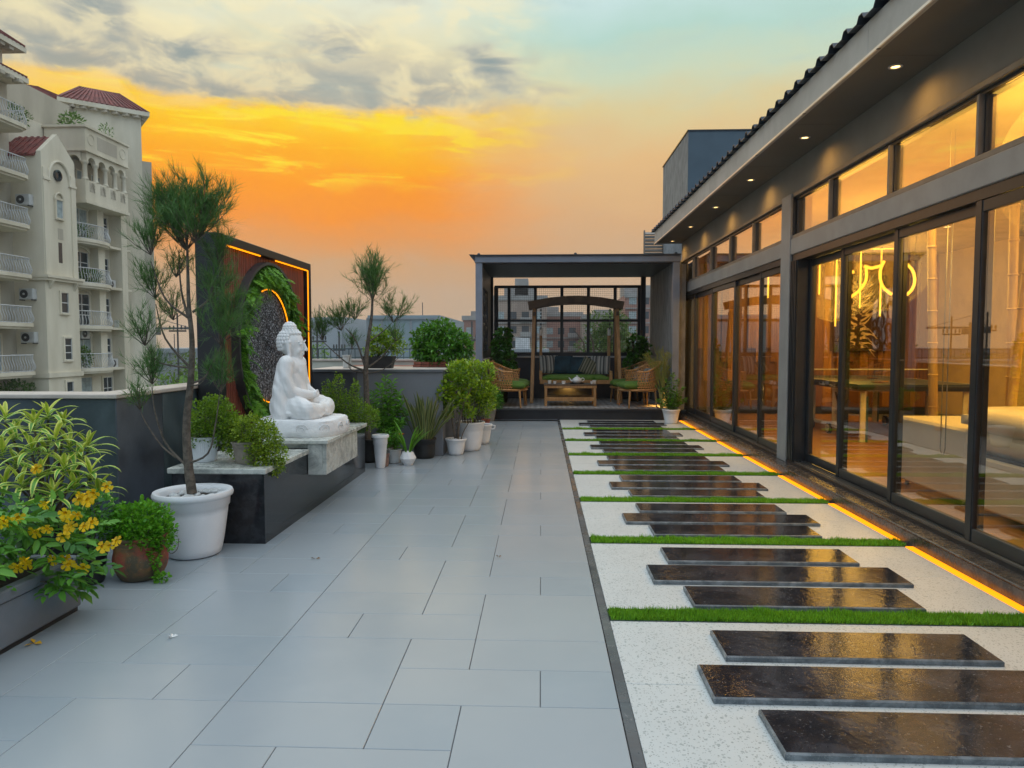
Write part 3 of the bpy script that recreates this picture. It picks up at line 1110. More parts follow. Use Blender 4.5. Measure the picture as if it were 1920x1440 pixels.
for (pts, lab) in ((bend([(3.486, 1.9), (3.58, 1.96), (3.651, 2.044), (3.682, 2.134), (3.675, 2.235)]), 'neon arc curving down to the left like a hook'),
                   (bend([(3.654, 2.259), (3.737, 2.238), (3.834, 2.262)]), 'shallow neon smile between the two hanging arcs'),
                   (bend([(3.874, 2.315), (3.835, 2.217), (3.839, 2.099), (3.883, 2.007), (3.967, 1.941)]), 'neon arc open to the right, middle of the curved lights'),
                   (bend([(4.092, 2.311), (4.19, 2.209), (4.217, 2.09), (4.184, 1.988), (4.104, 1.916)]), 'neon arc like a closing bracket behind the tall door pane'),
                   (bend([(3.48, 2.152), (3.51, 2.188), (3.54, 2.2)]), 'tiny neon dash left of the hook shaped arc')):
    t = thing('neon_arc', lab, 'neon light', (0, 0, 0), 0, 'curved neon lights')
    MB().tube(pts, 0.017, 8).build('tube', M_neon, t)
    p = pts[len(pts) // 2]
    MB().tube([p, (p[0], p[1], 2.999)], 0.002, 4).build('wire', M_frame, t)

# striped animal-hide wall art
M_art = pmat('art_cream', (0.62, 0.48, 0.36), 0.7)
art = thing('wall_art', 'striped black and cream animal portrait on the wooden end wall', 'wall art')
bx('canvas', pmat('art_dark', (0.05, 0.022, 0.01), 0.7), art, 5.27, 6.25, 13.26, 13.285, 1.25, 2.62, 0.004)
rr = random.Random(5)
for k in range(44):
    side = -1 if k % 2 else 1
    q = (k // 2) / 22.0
    m = MB()
    pts = []
    zc = 1.32 + q * 1.22
    x0 = 5.76 + side * rr.uniform(0.02, 0.07)
    w0 = 0.012 + 0.014 * rr.random()
    L = (0.40 - 0.22 * abs(q - 0.5)) * rr.uniform(0.7, 1.0)
    for i in range(7):
        s = i / 6
        pts.append((x0 + side * L * s, zc + 0.22 * s * s * (1 if q > 0.35 else -0.7) + 0.03 * math.sin(s * 5 + k), w0 * (1 - 0.75 * s) * (1.3 - abs(s - 0.3))))
    vs = [(p[0], 13.256, p[1] + p[2]) for p in pts] + [(p[0], 13.256, p[1] - p[2]) for p in pts]
    m.add(vs, [(i, i + 1, 8 + i, 7 + i) for i in range(6)])
    vs2 = [(a, 13.2598, c) for a, b, c in vs]
    m.add(vs2, [(i, 7 + i, 8 + i, i + 1) for i in range(6)])
    m.build('stripe', M_art, art)

# table tennis table
M_ttop = pmat('table_blue', (0.03, 0.05, 0.10), 0.35)
M_tapr = pmat('table_apron', (0.008, 0.010, 0.016), 0.4)
M_twhite = pmat('powder_white', (0.62, 0.62, 0.60), 0.4)
M_tblue = pmat('leg_blue', (0.03, 0.10, 0.20), 0.4)
M_tyre = pmat('tyre_rubber', (0.03, 0.03, 0.032), 0.7)
tt = thing('table_tennis_table', 'table tennis table on white wheeled legs inside the pavilion', 'games table', (4.08, 9.35, 0.1))
for k in range(2):
    bx('table_top', M_ttop, tt, 0, 1.525, k * 1.373, k * 1.373 + 1.367, 0.735, 0.76, 0.002)
    bx('apron', M_tapr, tt, -0.012, 1.537, k * 1.373 - 0.004, k * 1.373 + 1.371, 0.672, 0.7335, 0.004)
    for (a, b, c, d) in ((0.0, 0.02, 0, 1.367), (1.505, 1.525, 0, 1.367), (0.753, 0.757, 0, 1.367)):
        bx('line', M_twhite, tt, a, b, k * 1.373 + c, k * 1.373 + d, 0.7605, 0.7612)
for k, z in ((0, 0.7), (1, 0.7)):
    pass
for (y, t_) in ((0.72, 'a'), (0.28, 'b'), (1.0, 'c')):
    pass
nt = MB()
for k in range(36):
    nt.box(-0.12 + k * 0.05, -0.117 + k * 0.05, 1.369, 1.371, 0.775, 0.90)
for k in range(6):
    nt.box(-0.12, 1.645, 1.3692, 1.3708, 0.78 + k * 0.022, 0.782 + k * 0.022)
nt.build('net', M_tapr, tt)
bx('net_tape', M_twhite, tt, -0.13, 1.655, 1.364, 1.376, 0.90, 0.916)
for x in (-0.13, 1.655):
    MB().box(x - 0.014, x + 0.014, 1.35, 1.39, 0.70, 0.93, 0.003).build('net_post', M_tapr, tt)
for sx in (0.10, 1.40):
    for sy, ang in ((0.06, 0), (2.56, 0)):
        m = MB().box(sx - 0.035, sx + 0.035, sy, sy + 0.03, 0.0, 0.67, 0.004)
        lg = m.build('leg', M_twhite, tt)
        bx('leg_cover', M_tblue, lg, sx - 0.01, sx + 0.08, sy + 0.031, sy + 0.075, 0.0, 0.60, 0.004)
    MB().box(sx - 0.03, sx + 0.03, 0.95, 0.99, 0.14, 0.67, 0.004).box(sx - 0.03, sx + 0.03, 1.75, 1.79, 0.14, 0.67, 0.004).box(sx - 0.03, sx + 0.03, 0.6, 2.14, 0.10, 0.145, 0.004).build('undercarriage', M_twhite, tt)
    MB().bar((sx, 0.95, 0.60), (sx, 0.62, 0.12), 0.02, 0.02).build('brace', M_tapr, tt)
    MB().bar((sx, 0.12, 0.35), (sx, 0.95, 0.30), 0.03, 0.02).build('strut', M_twhite, tt)
    for wy in (0.62, 1.05, 1.70, 2.12):
        w = MB().tube([(sx - 0.06, wy, 0.075), (sx - 0.02, wy, 0.075)], 0.075, 18).build('wheel', M_tyre, tt, 40)
        m = MB()
        for q in range(6):
            a = q * math.pi / 3
            m.bar((sx - 0.064, wy, 0.075), (sx - 0.064, wy + 0.05 * math.cos(a), 0.075 + 0.05 * math.sin(a)), 0.012, 0.006)
        m.tube([(sx - 0.0655, wy + 0.052 * math.cos(q * math.pi / 8), 0.075 + 0.052 * math.sin(q * math.pi / 8)) for q in range(17)], 0.006, 5, False)
        m.build('rim', M_twhite, w)
for (x, y, rz, lab) in ((0.45, 0.45, 0.3, 'dark table tennis bat lying nearest on the table'), (0.9, 1.6, 1.2, 'table tennis bat lying beyond the net')):
    b = thing('table_tennis_bat', lab, 'bat', (4.08 + x, 9.35 + y, 0.8625), rz)
    MB().lathe([(0.0001, 0.0), (0.075, 0.0), (0.078, 0.006), (0.075, 0.012), (0.0001, 0.012)], 20).build('blade', pmat('bat_rubber', (0.10, 0.012, 0.01), 0.6), b)
    MB().box(0.07, 0.17, -0.014, 0.014, 0.001, 0.018, 0.004).build('handle', M_walnut[3], b)

# lettering on the table apron
def text_obj(name, txt, size, loc, rot, mat, parent, ext=0.0008):
    cu = bpy.data.curves.new(name, 'FONT')
    cu.body = txt
    cu.size = size
    cu.extrude = ext
    cu.align_x = 'CENTER'
    tmp = bpy.data.objects.new(name, cu)
    COL.objects.link(tmp)
    dg = bpy.context.evaluated_depsgraph_get()
    me = bpy.data.meshes.new_from_object(tmp.evaluated_get(dg))
    bpy.data.objects.remove(tmp)
    me.materials.clear()
    me.materials.append(mat)
    o = obj(name, me, parent, loc, rot)
    return o


text_obj('lettering', 'Tournament', 0.045, (-0.0135, 1.15, 0.69), (R(90), 0, R(-90)), M_twhite, tt)
text_obj('lettering', 'Inspire 25', 0.05, (-0.0135, 0.78, 0.69), (R(90), 0, R(-90)), M_twhite, tt)
text_obj('lettering', 'STAG', 0.06, (-0.0135, 0.22, 0.683), (R(90), 0, R(-90)), M_twhite, tt)

# white leather sectional sofa
M_leather = pmat('white_leather', (0.82, 0.79, 0.74), 0.38, var=0.05, vscale=3, bump=0.08, bscale=25)
M_ldark = pmat('sofa_shadow_gap', (0.02, 0.02, 0.022), 0.6)
sf = thing('sofa', 'white leather sectional sofa behind the right-hand sliding doors', 'sofa', (3.28, 3.0, 0.1))


def cushion(m, x0, x1, y0, y1, z0, z1, r=0.05, puff=0.03):
    n = 8
    vs, fs = [], []
    N_ = 10
    for i in range(N_ + 1):
        for j in range(N_ + 1):
            u, v = i / N_, j / N_
            su = min(u, 1 - u) * (x1 - x0)
            sv = min(v, 1 - v) * (y1 - y0)
            e = 1 - (1 - min(1, su / r)) ** 2
            f = 1 - (1 - min(1, sv / r)) ** 2
            h = e * f
            dome = puff * math.sin(math.pi * u) * math.sin(math.pi * v)
            vs.append((x0 + u * (x1 - x0), y0 + v * (y1 - y0), (z0 + z1) / 2 + ((z1 - z0) / 2) * (0.35 + 0.65 * math.sqrt(max(0, h))) + dome))
    k = (N_ + 1) ** 2
    for i in range(N_ + 1):
        for j in range(N_ + 1):
            x, y, z = vs[i * (N_ + 1) + j]
            vs.append((x, y, (z0 + z1) - z))
    for i in range(N_):
        for j in range(N_):
            a = i * (N_ + 1) + j
            b, c, d = a + 1, a + N_ + 2, a + N_ + 1
            fs.append((a, d, c, b))
            fs.append((k + a, k + b, k + c, k + d))
    for i in range(N_):
        a, b = i, i + 1
        fs.append((a, b, k + b, k + a))
        a, b = N_ * (N_ + 1) + i, N_ * (N_ + 1) + i + 1
        fs.append((a, k + a, k + b, b))
        a, b = i * (N_ + 1), (i + 1) * (N_ + 1)
        fs.append((a, k + a, k + b, b))
        a, b = i * (N_ + 1) + N_, (i + 1) * (N_ + 1) + N_
        fs.append((a, b, k + b, k + a))
    return m.add(vs, fs)


bx('chaise_base', M_leather, sf, 0, 1.55, 2.62, 3.72, 0.05, 0.62, 0.02)
bx('base', M_leather, sf, 0.0, 1.0, 1.85, 2.615, 0.05, 0.44, 0.02)
bx('base', M_leather, sf, 0.0, 1.0, 0.85, 1.845, 0.05, 0.44, 0.02)
bx('shadow_gap', M_ldark, sf, 0.012, 0.98, 0.87, 2.60, 0.441, 0.452)
cushion(MB(), 0.0, 1.0, 1.86, 2.62, 0.453, 0.64, 0.07, 0.03).build('seat_cushion', M_leather, sf, 60)
cushion(MB(), -0.02, 0.95, 1.75, 2.66, 0.60, 0.80, 0.09, 0.02).build('armrest', M_leather, sf, 60)
cushion(MB(), 0.0, 1.0, 0.86, 1.845, 0.453, 0.70, 0.07, 0.03).build('seat_cushion', M_leather, sf, 60)
cushion(MB(), -0.03, 0.55, 0.80, 1.62, 0.66, 0.86, 0.09, 0.02).build('armrest', M_leather, sf, 60)
cushion(MB(), 0.75, 1.15, 0.85, 2.2, 0.62, 1.05, 0.12, 0.03).build('backrest', M_leather, sf, 60)
for y in (0.95, 1.75, 1.95, 2.5, 2.72, 3.6):
    MB().lathe([(0.018, 0.003), (0.018, 0.05)], 10, (0.06, y, 0)).build('leg', M_track, sf)

# bamboo poles
M_bamboo = pmat('bamboo', (0.42, 0.27, 0.10), 0.4, var=0.25, vscale=3, stretch=(6, 6, 1), base2=(0.55, 0.40, 0.18))
for k, (x, y, dx, dy, r_, lab) in enumerate(((3.98, 7.35, -0.06, 0.1, 0.045, 'bamboo pole rising straight behind the white chaise, leftmost of the cluster'),
                                             (4.18, 7.1, 0.12, 0.0, 0.05, 'thick bamboo pole leaning slightly beside the leftmost pole'),
                                             (4.32, 6.8, 0.24, 0.05, 0.042, 'bamboo pole leaning to the right behind the sofa arm'),
                                             (4.50, 7.0, -0.05, 0.0, 0.045, 'upright bamboo pole third in the cluster behind the sofa'),
                                             (4.10, 5.6, 0.36, 0.0, 0.04, 'slanting bamboo pole at the right end of the room'),
                                             (4.42, 5.7, -0.04, 0.0, 0.055, 'thick upright bamboo pole nearest the right edge'),
                                             (4.02, 5.9, -0.10, 0.0, 0.04, 'bamboo pole leaning left behind the sofa back'))):
    pts, rs = [], []
    for i in range(15):
        s = i / 14
        pts += [(x + dx * s, y + dy * s, 0.1 + 2.9 * s)]
        rs += [r_ * (1 - 0.15 * s)]
    m = MB().tube(pts, rs, 10)
    o = m.build('bamboo_pole', M_bamboo, None, 40)
    tag(o, lab, 'bamboo pole', 'bamboo poles in the room')
    for i in range(1, 9):
        s = i / 9
        c = Vector((x + dx * s, y + dy * s, 0.1 + 2.9 * s))
        MB().tube([c - Vector((0, 0, 0.012)), c, c + Vector((0, 0, 0.012))], [r_ * 0.98, r_ * 1.10, r_ * 0.96], 10, False).build('node_ring', M_bamboo, o, 40)

# blind pull cords near the glass
for k, (y, lab) in enumerate(((5.30, 'looped bead cord hanging before the white chaise'), (4.20, 'looped bead cord hanging before the sofa cushions'))):
    m = MB()
    x = 2.93
    m.tube([(x, y - 0.03, 2.9), (x, y - 0.03, 0.62), (x, y - 0.015, 0.58), (x, y + 0.015, 0.58), (x, y + 0.03, 0.62), (x, y + 0.03, 2.9)], 0.004, 5)
    tag(m.build('blind_cord', M_track), lab, 'blind cord', 'blind cords')

# ================================================================== stair tower and louvre behind the pergola
M_tex = pmat('rough_grey_render', (0.20, 0.20, 0.195), 0.85, var=0.25, vscale=9, bump=0.5, bscale=45, stretch=(1, 1, 0.35), base2=(0.30, 0.30, 0.29))
M_bluewall = pmat('blue_grey_render', (0.085, 0.125, 0.155), 0.8, var=0.08, vscale=1.2)
tw = thing('stair_tower', 'square grey stair tower rising behind the pavilion roof', 'tower')
bx('front_wall', M_bluewall, tw, 3.405, 8.0, 17.0, 17.2, -0.3, 6.30)
bx('side_wall', M_tex, tw, 3.40, 3.404, 17.0, 20.4, -0.3, 6.30)
bx('core', M_bluewall, tw, 3.405, 8.0, 17.202, 20.4, -0.3, 6.29)
bx('cap', M_frame, tw, 3.38, 8.0, 16.98, 20.42, 6.302, 6.33)
lv = thing('louvred_vent', 'small slatted louvre standing over the pergola roof corner', 'louvre')
bx('wall', M_tex, lv, 2.73, 4.6, 16.2, 16.4, 0, 3.9)
for k in range(7):
    m = MB().box(-0.02, 0.42, -0.05, 0.05, -0.012, 0.012, 0, Matrix.Translation((2.33, 16.3, 3.40 + k * 0.075)) @ Matrix.Rotation(0.6, 4, 'X'))
    m.build('slat', M_trimmet, lv)
bx('frame', M_trimmet, lv, 2.30, 2.325, 16.25, 16.36, 2.9, 3.92)

# ================================================================== pergola
M_steel = pmat('blue_grey_steel', (0.20, 0.225, 0.27), 0.40, 0.1, var=0.08, vscale=3)
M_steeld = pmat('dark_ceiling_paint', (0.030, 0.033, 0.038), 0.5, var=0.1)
M_blackf = pmat('black_window_frame', (0.012, 0.013, 0.016), 0.4)
M_step = pmat('black_step', (0.016, 0.018, 0.022), 0.35, var=0.2, vscale=4)


def ptile():
    mt = bpy.data.materials.new('patterned_tile')
    mt.use_nodes = True
    T = mt.node_tree
    g = NG(T)
    b = T.nodes['Principled BSDF']
    geo = g.node('ShaderNodeNewGeometry')
    sp = g.node('ShaderNodeSeparateXYZ')
    T.links.new(geo.outputs['Position'], sp.inputs[0])
    px = g.m('ABSOLUTE', g.m('SUBTRACT', g.m('FRACT', g.m('DIVIDE', sp.outputs[0], 0.20)), 0.5))
    py = g.m('ABSOLUTE', g.m('SUBTRACT', g.m('FRACT', g.m('DIVIDE', sp.outputs[1], 0.20)), 0.5))
    dia = g.m('LESS_THAN', g.m('ADD', px, py), 0.27)
    cor = g.m('GREATER_THAN', g.m('ADD', px, py), 0.80)
    d = g.m('MAXIMUM', dia, cor)
    nz = g.noise(geo.outputs['Position'], 6, 5, 0.6)
    c = g.mix(d, (0.50, 0.51, 0.52, 1), (0.05, 0.055, 0.063, 1))
    c = g.mix(g.m('MULTIPLY', g.ss(nz, 0.4, 0.8), 0.3), c, (0.15, 0.15, 0.15, 1))
    T.links.new(c, b.inputs['Base Color'])
    b.inputs['Roughness'].default_value = 0.35
    return mt


M_ptile = ptile()
pg = thing('pergola', 'flat-roofed grey steel pergola with mesh windows at the terrace end', 'pergola')
G3 = lambda name, mat, *a, c=0.0: bx(name, mat, pg, *a, c)
G3('platform', M_step, -1.06, 2.64, 13.06, 15.7, -0.1, 0.155)
G3('step_nosing', M_step, -0.80, 2.64, 13.0, 13.4, 0.158, 0.19, c=0.006)
tf = G3('tile_bed', M_grout, -1.06, 2.64, 13.12, 15.7, 0.1551, 0.1855)
ptm = MB().box(0.001, 0.399, 0.001, 0.399, 0, 0.008, 0.001).mesh('patterned_tile', M_ptile)
for i in range(9):
    for j in range(6):
        obj('patterned_tile', ptm, tf, (-1.0 + i * 0.4, 13.21 + j * 0.4 + 0.01, 0.1858))
G3('column', M_steel, -1.185, -1.062, 12.98, 13.12, -0.05, 2.845, c=0.004)
G3('column', M_steel, 2.36, 2.485, 12.98, 13.12, 0.0, 2.845, c=0.004)
G3('column', M_steeld, -1.14, -1.04, 15.62, 15.72, 0.19, 2.845)
G3('column', M_steeld, 2.16, 2.26, 15.60, 15.7, 0.19, 2.845)
G3('front_beam', M_steel, -1.20, 2.49, 12.96, 13.10, 2.848, 2.962, c=0.004)
G3('roof_slab', M_steeld, -1.28, 2.49, 12.92, 15.9, 2.964, 2.985)
G3('ceiling', M_steeld, -1.18, 2.49, 13.102, 15.75, 2.83, 2.95)
for y in (12.95,):
    for x in (-1.13, 0.62, 2.42):
        MB().ball((x, y + 0.1, 3.0), 0.03, 10, 6).build('roof_bolt', M_blackf, pg, True)
fl_ = MB().prism([(-1.30, 2.99), (-1.20, 2.88), (-1.20, 2.99)], 12.93, 15.9, 'y')
fl_.build('roof_flashing', M_steeld, pg)
# left flank: low wall, coping and a pierced screen
G3('low_wall', M_drkwall, -1.20, -1.06, 13.122, 15.618, 0.0, 1.07)
G3('coping', M_coping, -1.24, -1.02, 13.122, 15.615, 1.072, 1.10, c=0.004)
G3('side_panel', M_steeld, -1.15, -1.09, 13.122, 13.45, 1.102, 2.828)
G3('side_panel', M_steeld, -1.15, -1.09, 14.75, 15.615, 1.102, 2.828)
G3('side_panel', M_steeld, -1.15, -1.09, 13.452, 14.748, 2.45, 2.828)
G3('side_panel', M_steeld, -1.15, -1.09, 13.452, 14.748, 1.102, 1.25)
sc = MB()
rr = random.Random(3)
for k in range(26):
    cy, cz = rr.uniform(13.5, 14.7), rr.uniform(1.3, 2.4)
    a = rr.uniform(0, 6.28)
    L = rr.uniform(0.16, 0.32)
    pts = []
    for i in range(7):
        s = i / 6 - 0.5
        pts.append((-1.12, min(14.745, max(13.455, cy + math.cos(a + s * 2.2) * L * s * 2)), min(2.448, max(1.252, cz + math.sin(a + s * 2.2) * L * s * 2))))
    sc.tube(pts, [0.012, 0.02, 0.026, 0.028, 0.026, 0.02, 0.012], 6)
for k in range(6):
    y = 13.55 + k * 0.22
    sc.tube([(-1.12, y, 1.251), (-1.12, y + 0.1, 1.8), (-1.12, y - 0.05, 2.449)], 0.011, 6)
sc.build('pierced_screen', pmat('screen_metal', (0.06, 0.062, 0.068), 0.4, 0.3), pg, 40)
# right flank: rough rendered wall
G3('side_wall', M_tex, 2.37, 2.62, 13.122, 15.72, 0.19, 2.828)
# rear: dado wall, coping and black mesh window
G3('rear_wall', M_drkwall, -1.04, 2.365, 15.722, 15.85, 0.0, 1.075)
G3('rear_coping', pmat('pale_coping', (0.42, 0.43, 0.44), 0.45), -1.04, 2.365, 15.66, 15.9, 1.077, 1.115, c=0.005)
XM = [-0.985, -0.70, -0.122, 0.458, 1.037, 1.618, 2.15]
wf = MB()
for k, x in enumerate(XM):
    w = 0.034 if 0 < k < 6 else 0.045
    wf.box(x - w, x + w, 15.74, 15.80, 1.117, 2.63, 0.003)
win = wf.build('window_mullions', M_blackf, pg)
rails = [(1.117, 1.20), (1.865, 1.92), (2.60, 2.66)]
for (z0, z1) in rails:
    G3('window_rail', M_blackf, -1.02, 2.185, 15.735, 15.805, z0, z1, c=0.003)
M_wire = pmat('wire_mesh', (0.045, 0.04, 0.035), 0.5, 0.5)
M_winglass = glassmat('window_glass', (0.92, 0.93, 0.93), 0.02, 0.6)
for k in range(6):
    xa, xb = XM[k] + 0.03, XM[k + 1] - 0.03
    for (za, zb) in ((1.20, 1.865), (1.92, 2.60)):
        m = MB()
        t = 0.0017
        x = xa + 0.02
        while x < xb:
            m.box(x - t, x + t, 15.776, 15.779, za, zb)
            x += 0.042
        z = za + 0.02
        while z < zb:
            m.box(xa, xb, 15.7792, 15.782, z - t, z + t)
            z += 0.042
        m.build('wire_grid', M_wire, pg)

# ------------------------------------------------------------------ furniture
M_teak = pmat('teak', (0.30, 0.155, 0.055), 0.5, var=0.25, vscale=3, stretch=(10, 10, 1.2), base2=(0.42, 0.23, 0.085), bump=0.1)
M_teakd = pmat('dark_teak', (0.095, 0.058, 0.030), 0.55, var=0.25, vscale=4, bump=0.1)
M_green = pmat('green_canvas', (0.10, 0.20, 0.028), 0.8, var=0.1, vscale=8, bump=0.15, bscale=160)
M_chain = pmat('chain', (0.05, 0.05, 0.05), 0.4, 0.8)
Z0 = 0.194
sw = thing('garden_swing', 'teak garden swing seat hung from a curved frame under the pergola', 'swing seat', (0, 0, Z0))
for xs in (-0.155, 1.565):
    sg = -1 if xs < 0 else 1
    for (ya, yb) in ((14.30, 14.66), (15.15, 14.78)):
        MB().bar((xs + sg * 0.03, ya, 0.0), (xs - sg * 0.02, yb, 1.90), 0.07, 0.075, 0.006).build('frame_leg', M_teak, sw)
    MB().bar((xs + sg * 0.02, 14.36, 0.25), (xs + sg * 0.02, 15.10, 0.25), 0.05, 0.07, 0.005).build('cross_rail', M_teak, sw)
    MB().bar((xs - sg * 0.02, 14.5, 1.80), (xs - sg * 0.02, 14.95, 1.80), 0.05, 0.08, 0.005).build('cross_rail', M_teakd, sw)
for y in (14.58, 14.88):
    pts = [(0.705 + 1.0 * q, y, 1.95 + 0.13 * (1 - q * q)) for q in [-0.96, -0.7, -0.45, -0.2, 0, 0.2, 0.45, 0.7, 0.96]]
    m = MB()
    for a, b in zip(pts[:-1], pts[1:]):
        m.bar(a, b, 0.08, 0.16, 0.0)
    m.build('curved_beam', M_teakd, sw)
for q in (-0.75, -0.45, -0.15, 0.15, 0.45, 0.75):
    MB().box(0.705 + q - 0.05, 0.705 + q + 0.05, 14.62, 14.84, 1.97 + 0.13 * (1 - q * q), 1.99 + 0.13 * (1 - q * q)).build('canopy_slat', M_teakd, sw)
# hung seat
MB().box(-0.02, 1.43, 14.42, 14.48, 0.38, 0.46, 0.006).build('seat_rail', M_teak, sw)
MB().box(-0.02, 1.43, 14.96, 15.02, 0.38, 0.46, 0.006).build('seat_rail', M_teak, sw)
for k in range(8):
    MB().box(0.02 + k * 0.175, 0.13 + k * 0.175, 14.48, 14.96, 0.40, 0.42).build('seat_slat', M_teak, sw)
for x in (0.0, 1.41):
    MB().box(x - 0.032, x + 0.032, 14.42, 14.49, 0.461, 0.60, 0.005).build('arm_post', M_teak, sw)
    MB().box(x - 0.03, x + 0.03, 14.90, 14.96, 0.461, 1.52, 0.005).build('hanger_post', M_teak, sw)
    MB().box(x - 0.03, x + 0.03, 14.42, 14.96, 0.602, 0.64, 0.005).build('armrest', M_teak, sw)
    m = MB()
    for q in range(12):
        z = 1.53 + q * 0.036
        if q % 2:
            m.box(x - 0.016, x + 0.016, 14.727, 14.733, z, z + 0.045)
        else:
            m.box(x - 0.003, x + 0.003, 14.714, 14.746, z, z + 0.045)
    m.build('chain', M_chain, sw)
    MB().bar((x, 14.73, 1.53), (x, 14.93, 1.45), 0.02, 0.02).build('hanger_hook', M_chain, sw)
    MB().lathe([(0.03, 1.36), (0.034, 1.37), (0.034, 1.50), (0.03, 1.51)], 12, (x, 14.85, 0)).build('spring_cover', M_white_rim, sw, 40)
for k in range(3):
    MB().box(0.03, 1.38, 15.0, 15.025, 0.55 + k * 0.14, 0.62 + k * 0.14, 0.004).build('back_slat', M_teak, sw)
c = cushion(MB(), 0.035, 1.375, 14.44, 14.95, 0.425, 0.56, 0.04, 0.008)
c.build('seat_cushion', M_green, sw, 60)


def stripes(name, cols, period, axis=0):
    mt = bpy.data.materials.new(name)
    mt.use_nodes = True
    T = mt.node_tree
    g = NG(T)
    b = T.nodes['Principled BSDF']
    tc = g.node('ShaderNodeTexCoord')
    sp = g.node('ShaderNodeSeparateXYZ')
    T.links.new(tc.outputs['Object'], sp.inputs[0])
    f = g.m('FRACT', g.m('DIVIDE', sp.outputs[axis], period))
    st = [(i / len(cols), tuple(c) + (1,)) for i, c in enumerate(cols)]
    st.append((1.0, tuple(cols[-1]) + (1,)))
    T.links.new(g.ramp(f, st, 'CONSTANT'), b.inputs['Base Color'])
    b.inputs['Roughness'].default_value = 0.85
    return mt


M_str = stripes('striped_fabric', ((0.10, 0.11, 0.11), (0.30, 0.31, 0.29), (0.06, 0.065, 0.065), (0.20, 0.21, 0.20), (0.36, 0.36, 0.33)), 0.16)
M_str2 = stripes('green_striped_fabric', ((0.08, 0.085, 0.05), (0.17, 0.17, 0.12), (0.05, 0.06, 0.04), (0.22, 0.21, 0.16)), 0.11)
M_teal = pmat('teal_fabric', (0.006, 0.035, 0.055), 0.75, var=0.3, vscale=6, bump=0.1, bscale=120)


def pillow(name, label, mat, loc, w, h, tilt, rz, roll=0.0, th=0.13):
    n = 9
    vs, fs = [], []
    for side in (1, -1):
        for i in range(n + 1):
            for j in range(n + 1):
                u, v = i / n * 2 - 1, j / n * 2 - 1
                pin = 1 - 0.10 * (u * u + v * v) * 0.5 + 0.05 * u * u * v * v
                t = th / 2 * math.sqrt(max(0, (1 - u ** 4) * (1 - v ** 4)))
                vs.append((u * w / 2 * (1 - 0.07 * v * v * 0 - 0.06 * (1 - abs(v)) * 0), side * t, v * h / 2 * pin))
    K = (n + 1) ** 2
    for s in range(2):
        for i in range(n):
            for j in range(n):
                a = s * K + i * (n + 1) + j
                q = (a, a + n + 1, a + n + 2, a + 1)
                fs.append(q if s == 0 else q[::-1])
    m = MB().add(vs, fs)
    o = m.build(name, mat, None, True)
    o.location = loc
    o.rotation_euler = (tilt, roll, rz)
    return tag(o, label, 'pillow', 'scatter pillows')


pillow('pillow', 'grey striped pillow at the left end of the swing seat', M_str, (0.17, 14.83, 0.83 + 0.13), 0.40, 0.40, R(-14), R(18))
pillow('pillow', 'dark teal pillow beside the left striped pillow on the swing', M_teal, (0.45, 14.86, 0.95), 0.44, 0.40, R(-16), R(4))
pillow('pillow', 'dark teal pillow in the middle of the swing seat', M_teal, (0.80, 14.86, 0.94), 0.46, 0.38, R(-17), R(-4))
pillow('pillow', 'green striped pillow leaning diagonally on the swing', M_str2, (1.00, 14.76, 0.91), 0.36, 0.36, R(-20), R(-8), R(24))
pillow('pillow', 'grey striped pillow at the right end of the swing seat', M_str, (1.22, 14.76, 0.95), 0.40, 0.40, R(-14), R(-14))

# coffee table
ct = thing('coffee_table', 'teak coffee table with open shelf standing before the swing', 'coffee table', (0.565, 13.62, Z0))
bx('table_top', M_teakd, ct, -0.50, 0.50, -0.02, 0.56, 0.395, 0.42, 0.004)
for x in (-0.47, 0.47):
    for y in (0.02, 0.51):
        MB().bar((x, y, 0.0), (x * 0.985, y, 0.395), 0.05, 0.05, 0.004).build('leg', M_teak, ct)
for y in (0.0, 0.53):
    bx('apron', M_teak, ct, -0.50, 0.50, y - 0.012, y + 0.012, 0.345, 0.394, 0.003)
for x in (-0.475, 0.475):
    bx('apron', M_teak, ct, x - 0.012, x + 0.012, 0.012, 0.518, 0.345, 0.394, 0.003)
bx('shelf_board', M_teak, ct, -0.46, 0.46, 0.005, 0.535, 0.10, 0.17, 0.004)
ZT = Z0 + 0.4215
M_china = pmat('white_china', (0.75, 0.75, 0.74), 0.15, var=0.02)
tr = thing('tea_tray', 'black tray under the white teapot on the coffee table', 'tray', (0.70, 13.85, ZT))
MB().lathe([(0.0001, 0.0), (0.135, 0.0), (0.145, 0.018), (0.140, 0.018), (0.130, 0.004), (0.0001, 0.004)], 24).build('dish', M_blackf, tr, 40)
tp = thing('teapot', 'white china teapot on the black tray', 'teapot', (0.70, 13.85, ZT + 0.0045), R(180))
MB().lathe([(0.0001, 0), (0.055, 0.0), (0.085, 0.03), (0.095, 0.06), (0.085, 0.09), (0.055, 0.108), (0.05, 0.11)], 24).build('body', M_china, tp, 50)
MB().lathe([(0.052, 0.109), (0.04, 0.124), (0.012, 0.132), (0.010, 0.138), (0.016, 0.148), (0.008, 0.156), (0.0001, 0.157)], 18).build('lid', M_china, tp, 50)
MB().tube([(0.08, 0, 0.045), (0.12, 0, 0.06), (0.135, 0, 0.09), (0.16, 0, 0.112)], [0.022, 0.016, 0.012, 0.009], 10).build('spout', M_china, tp, 50)
MB().tube([(-0.08, 0, 0.09), (-0.115, 0, 0.105), (-0.14, 0, 0.085), (-0.135, 0, 0.055), (-0.088, 0, 0.035)], 0.008, 8).build('handle', M_china, tp, 50)


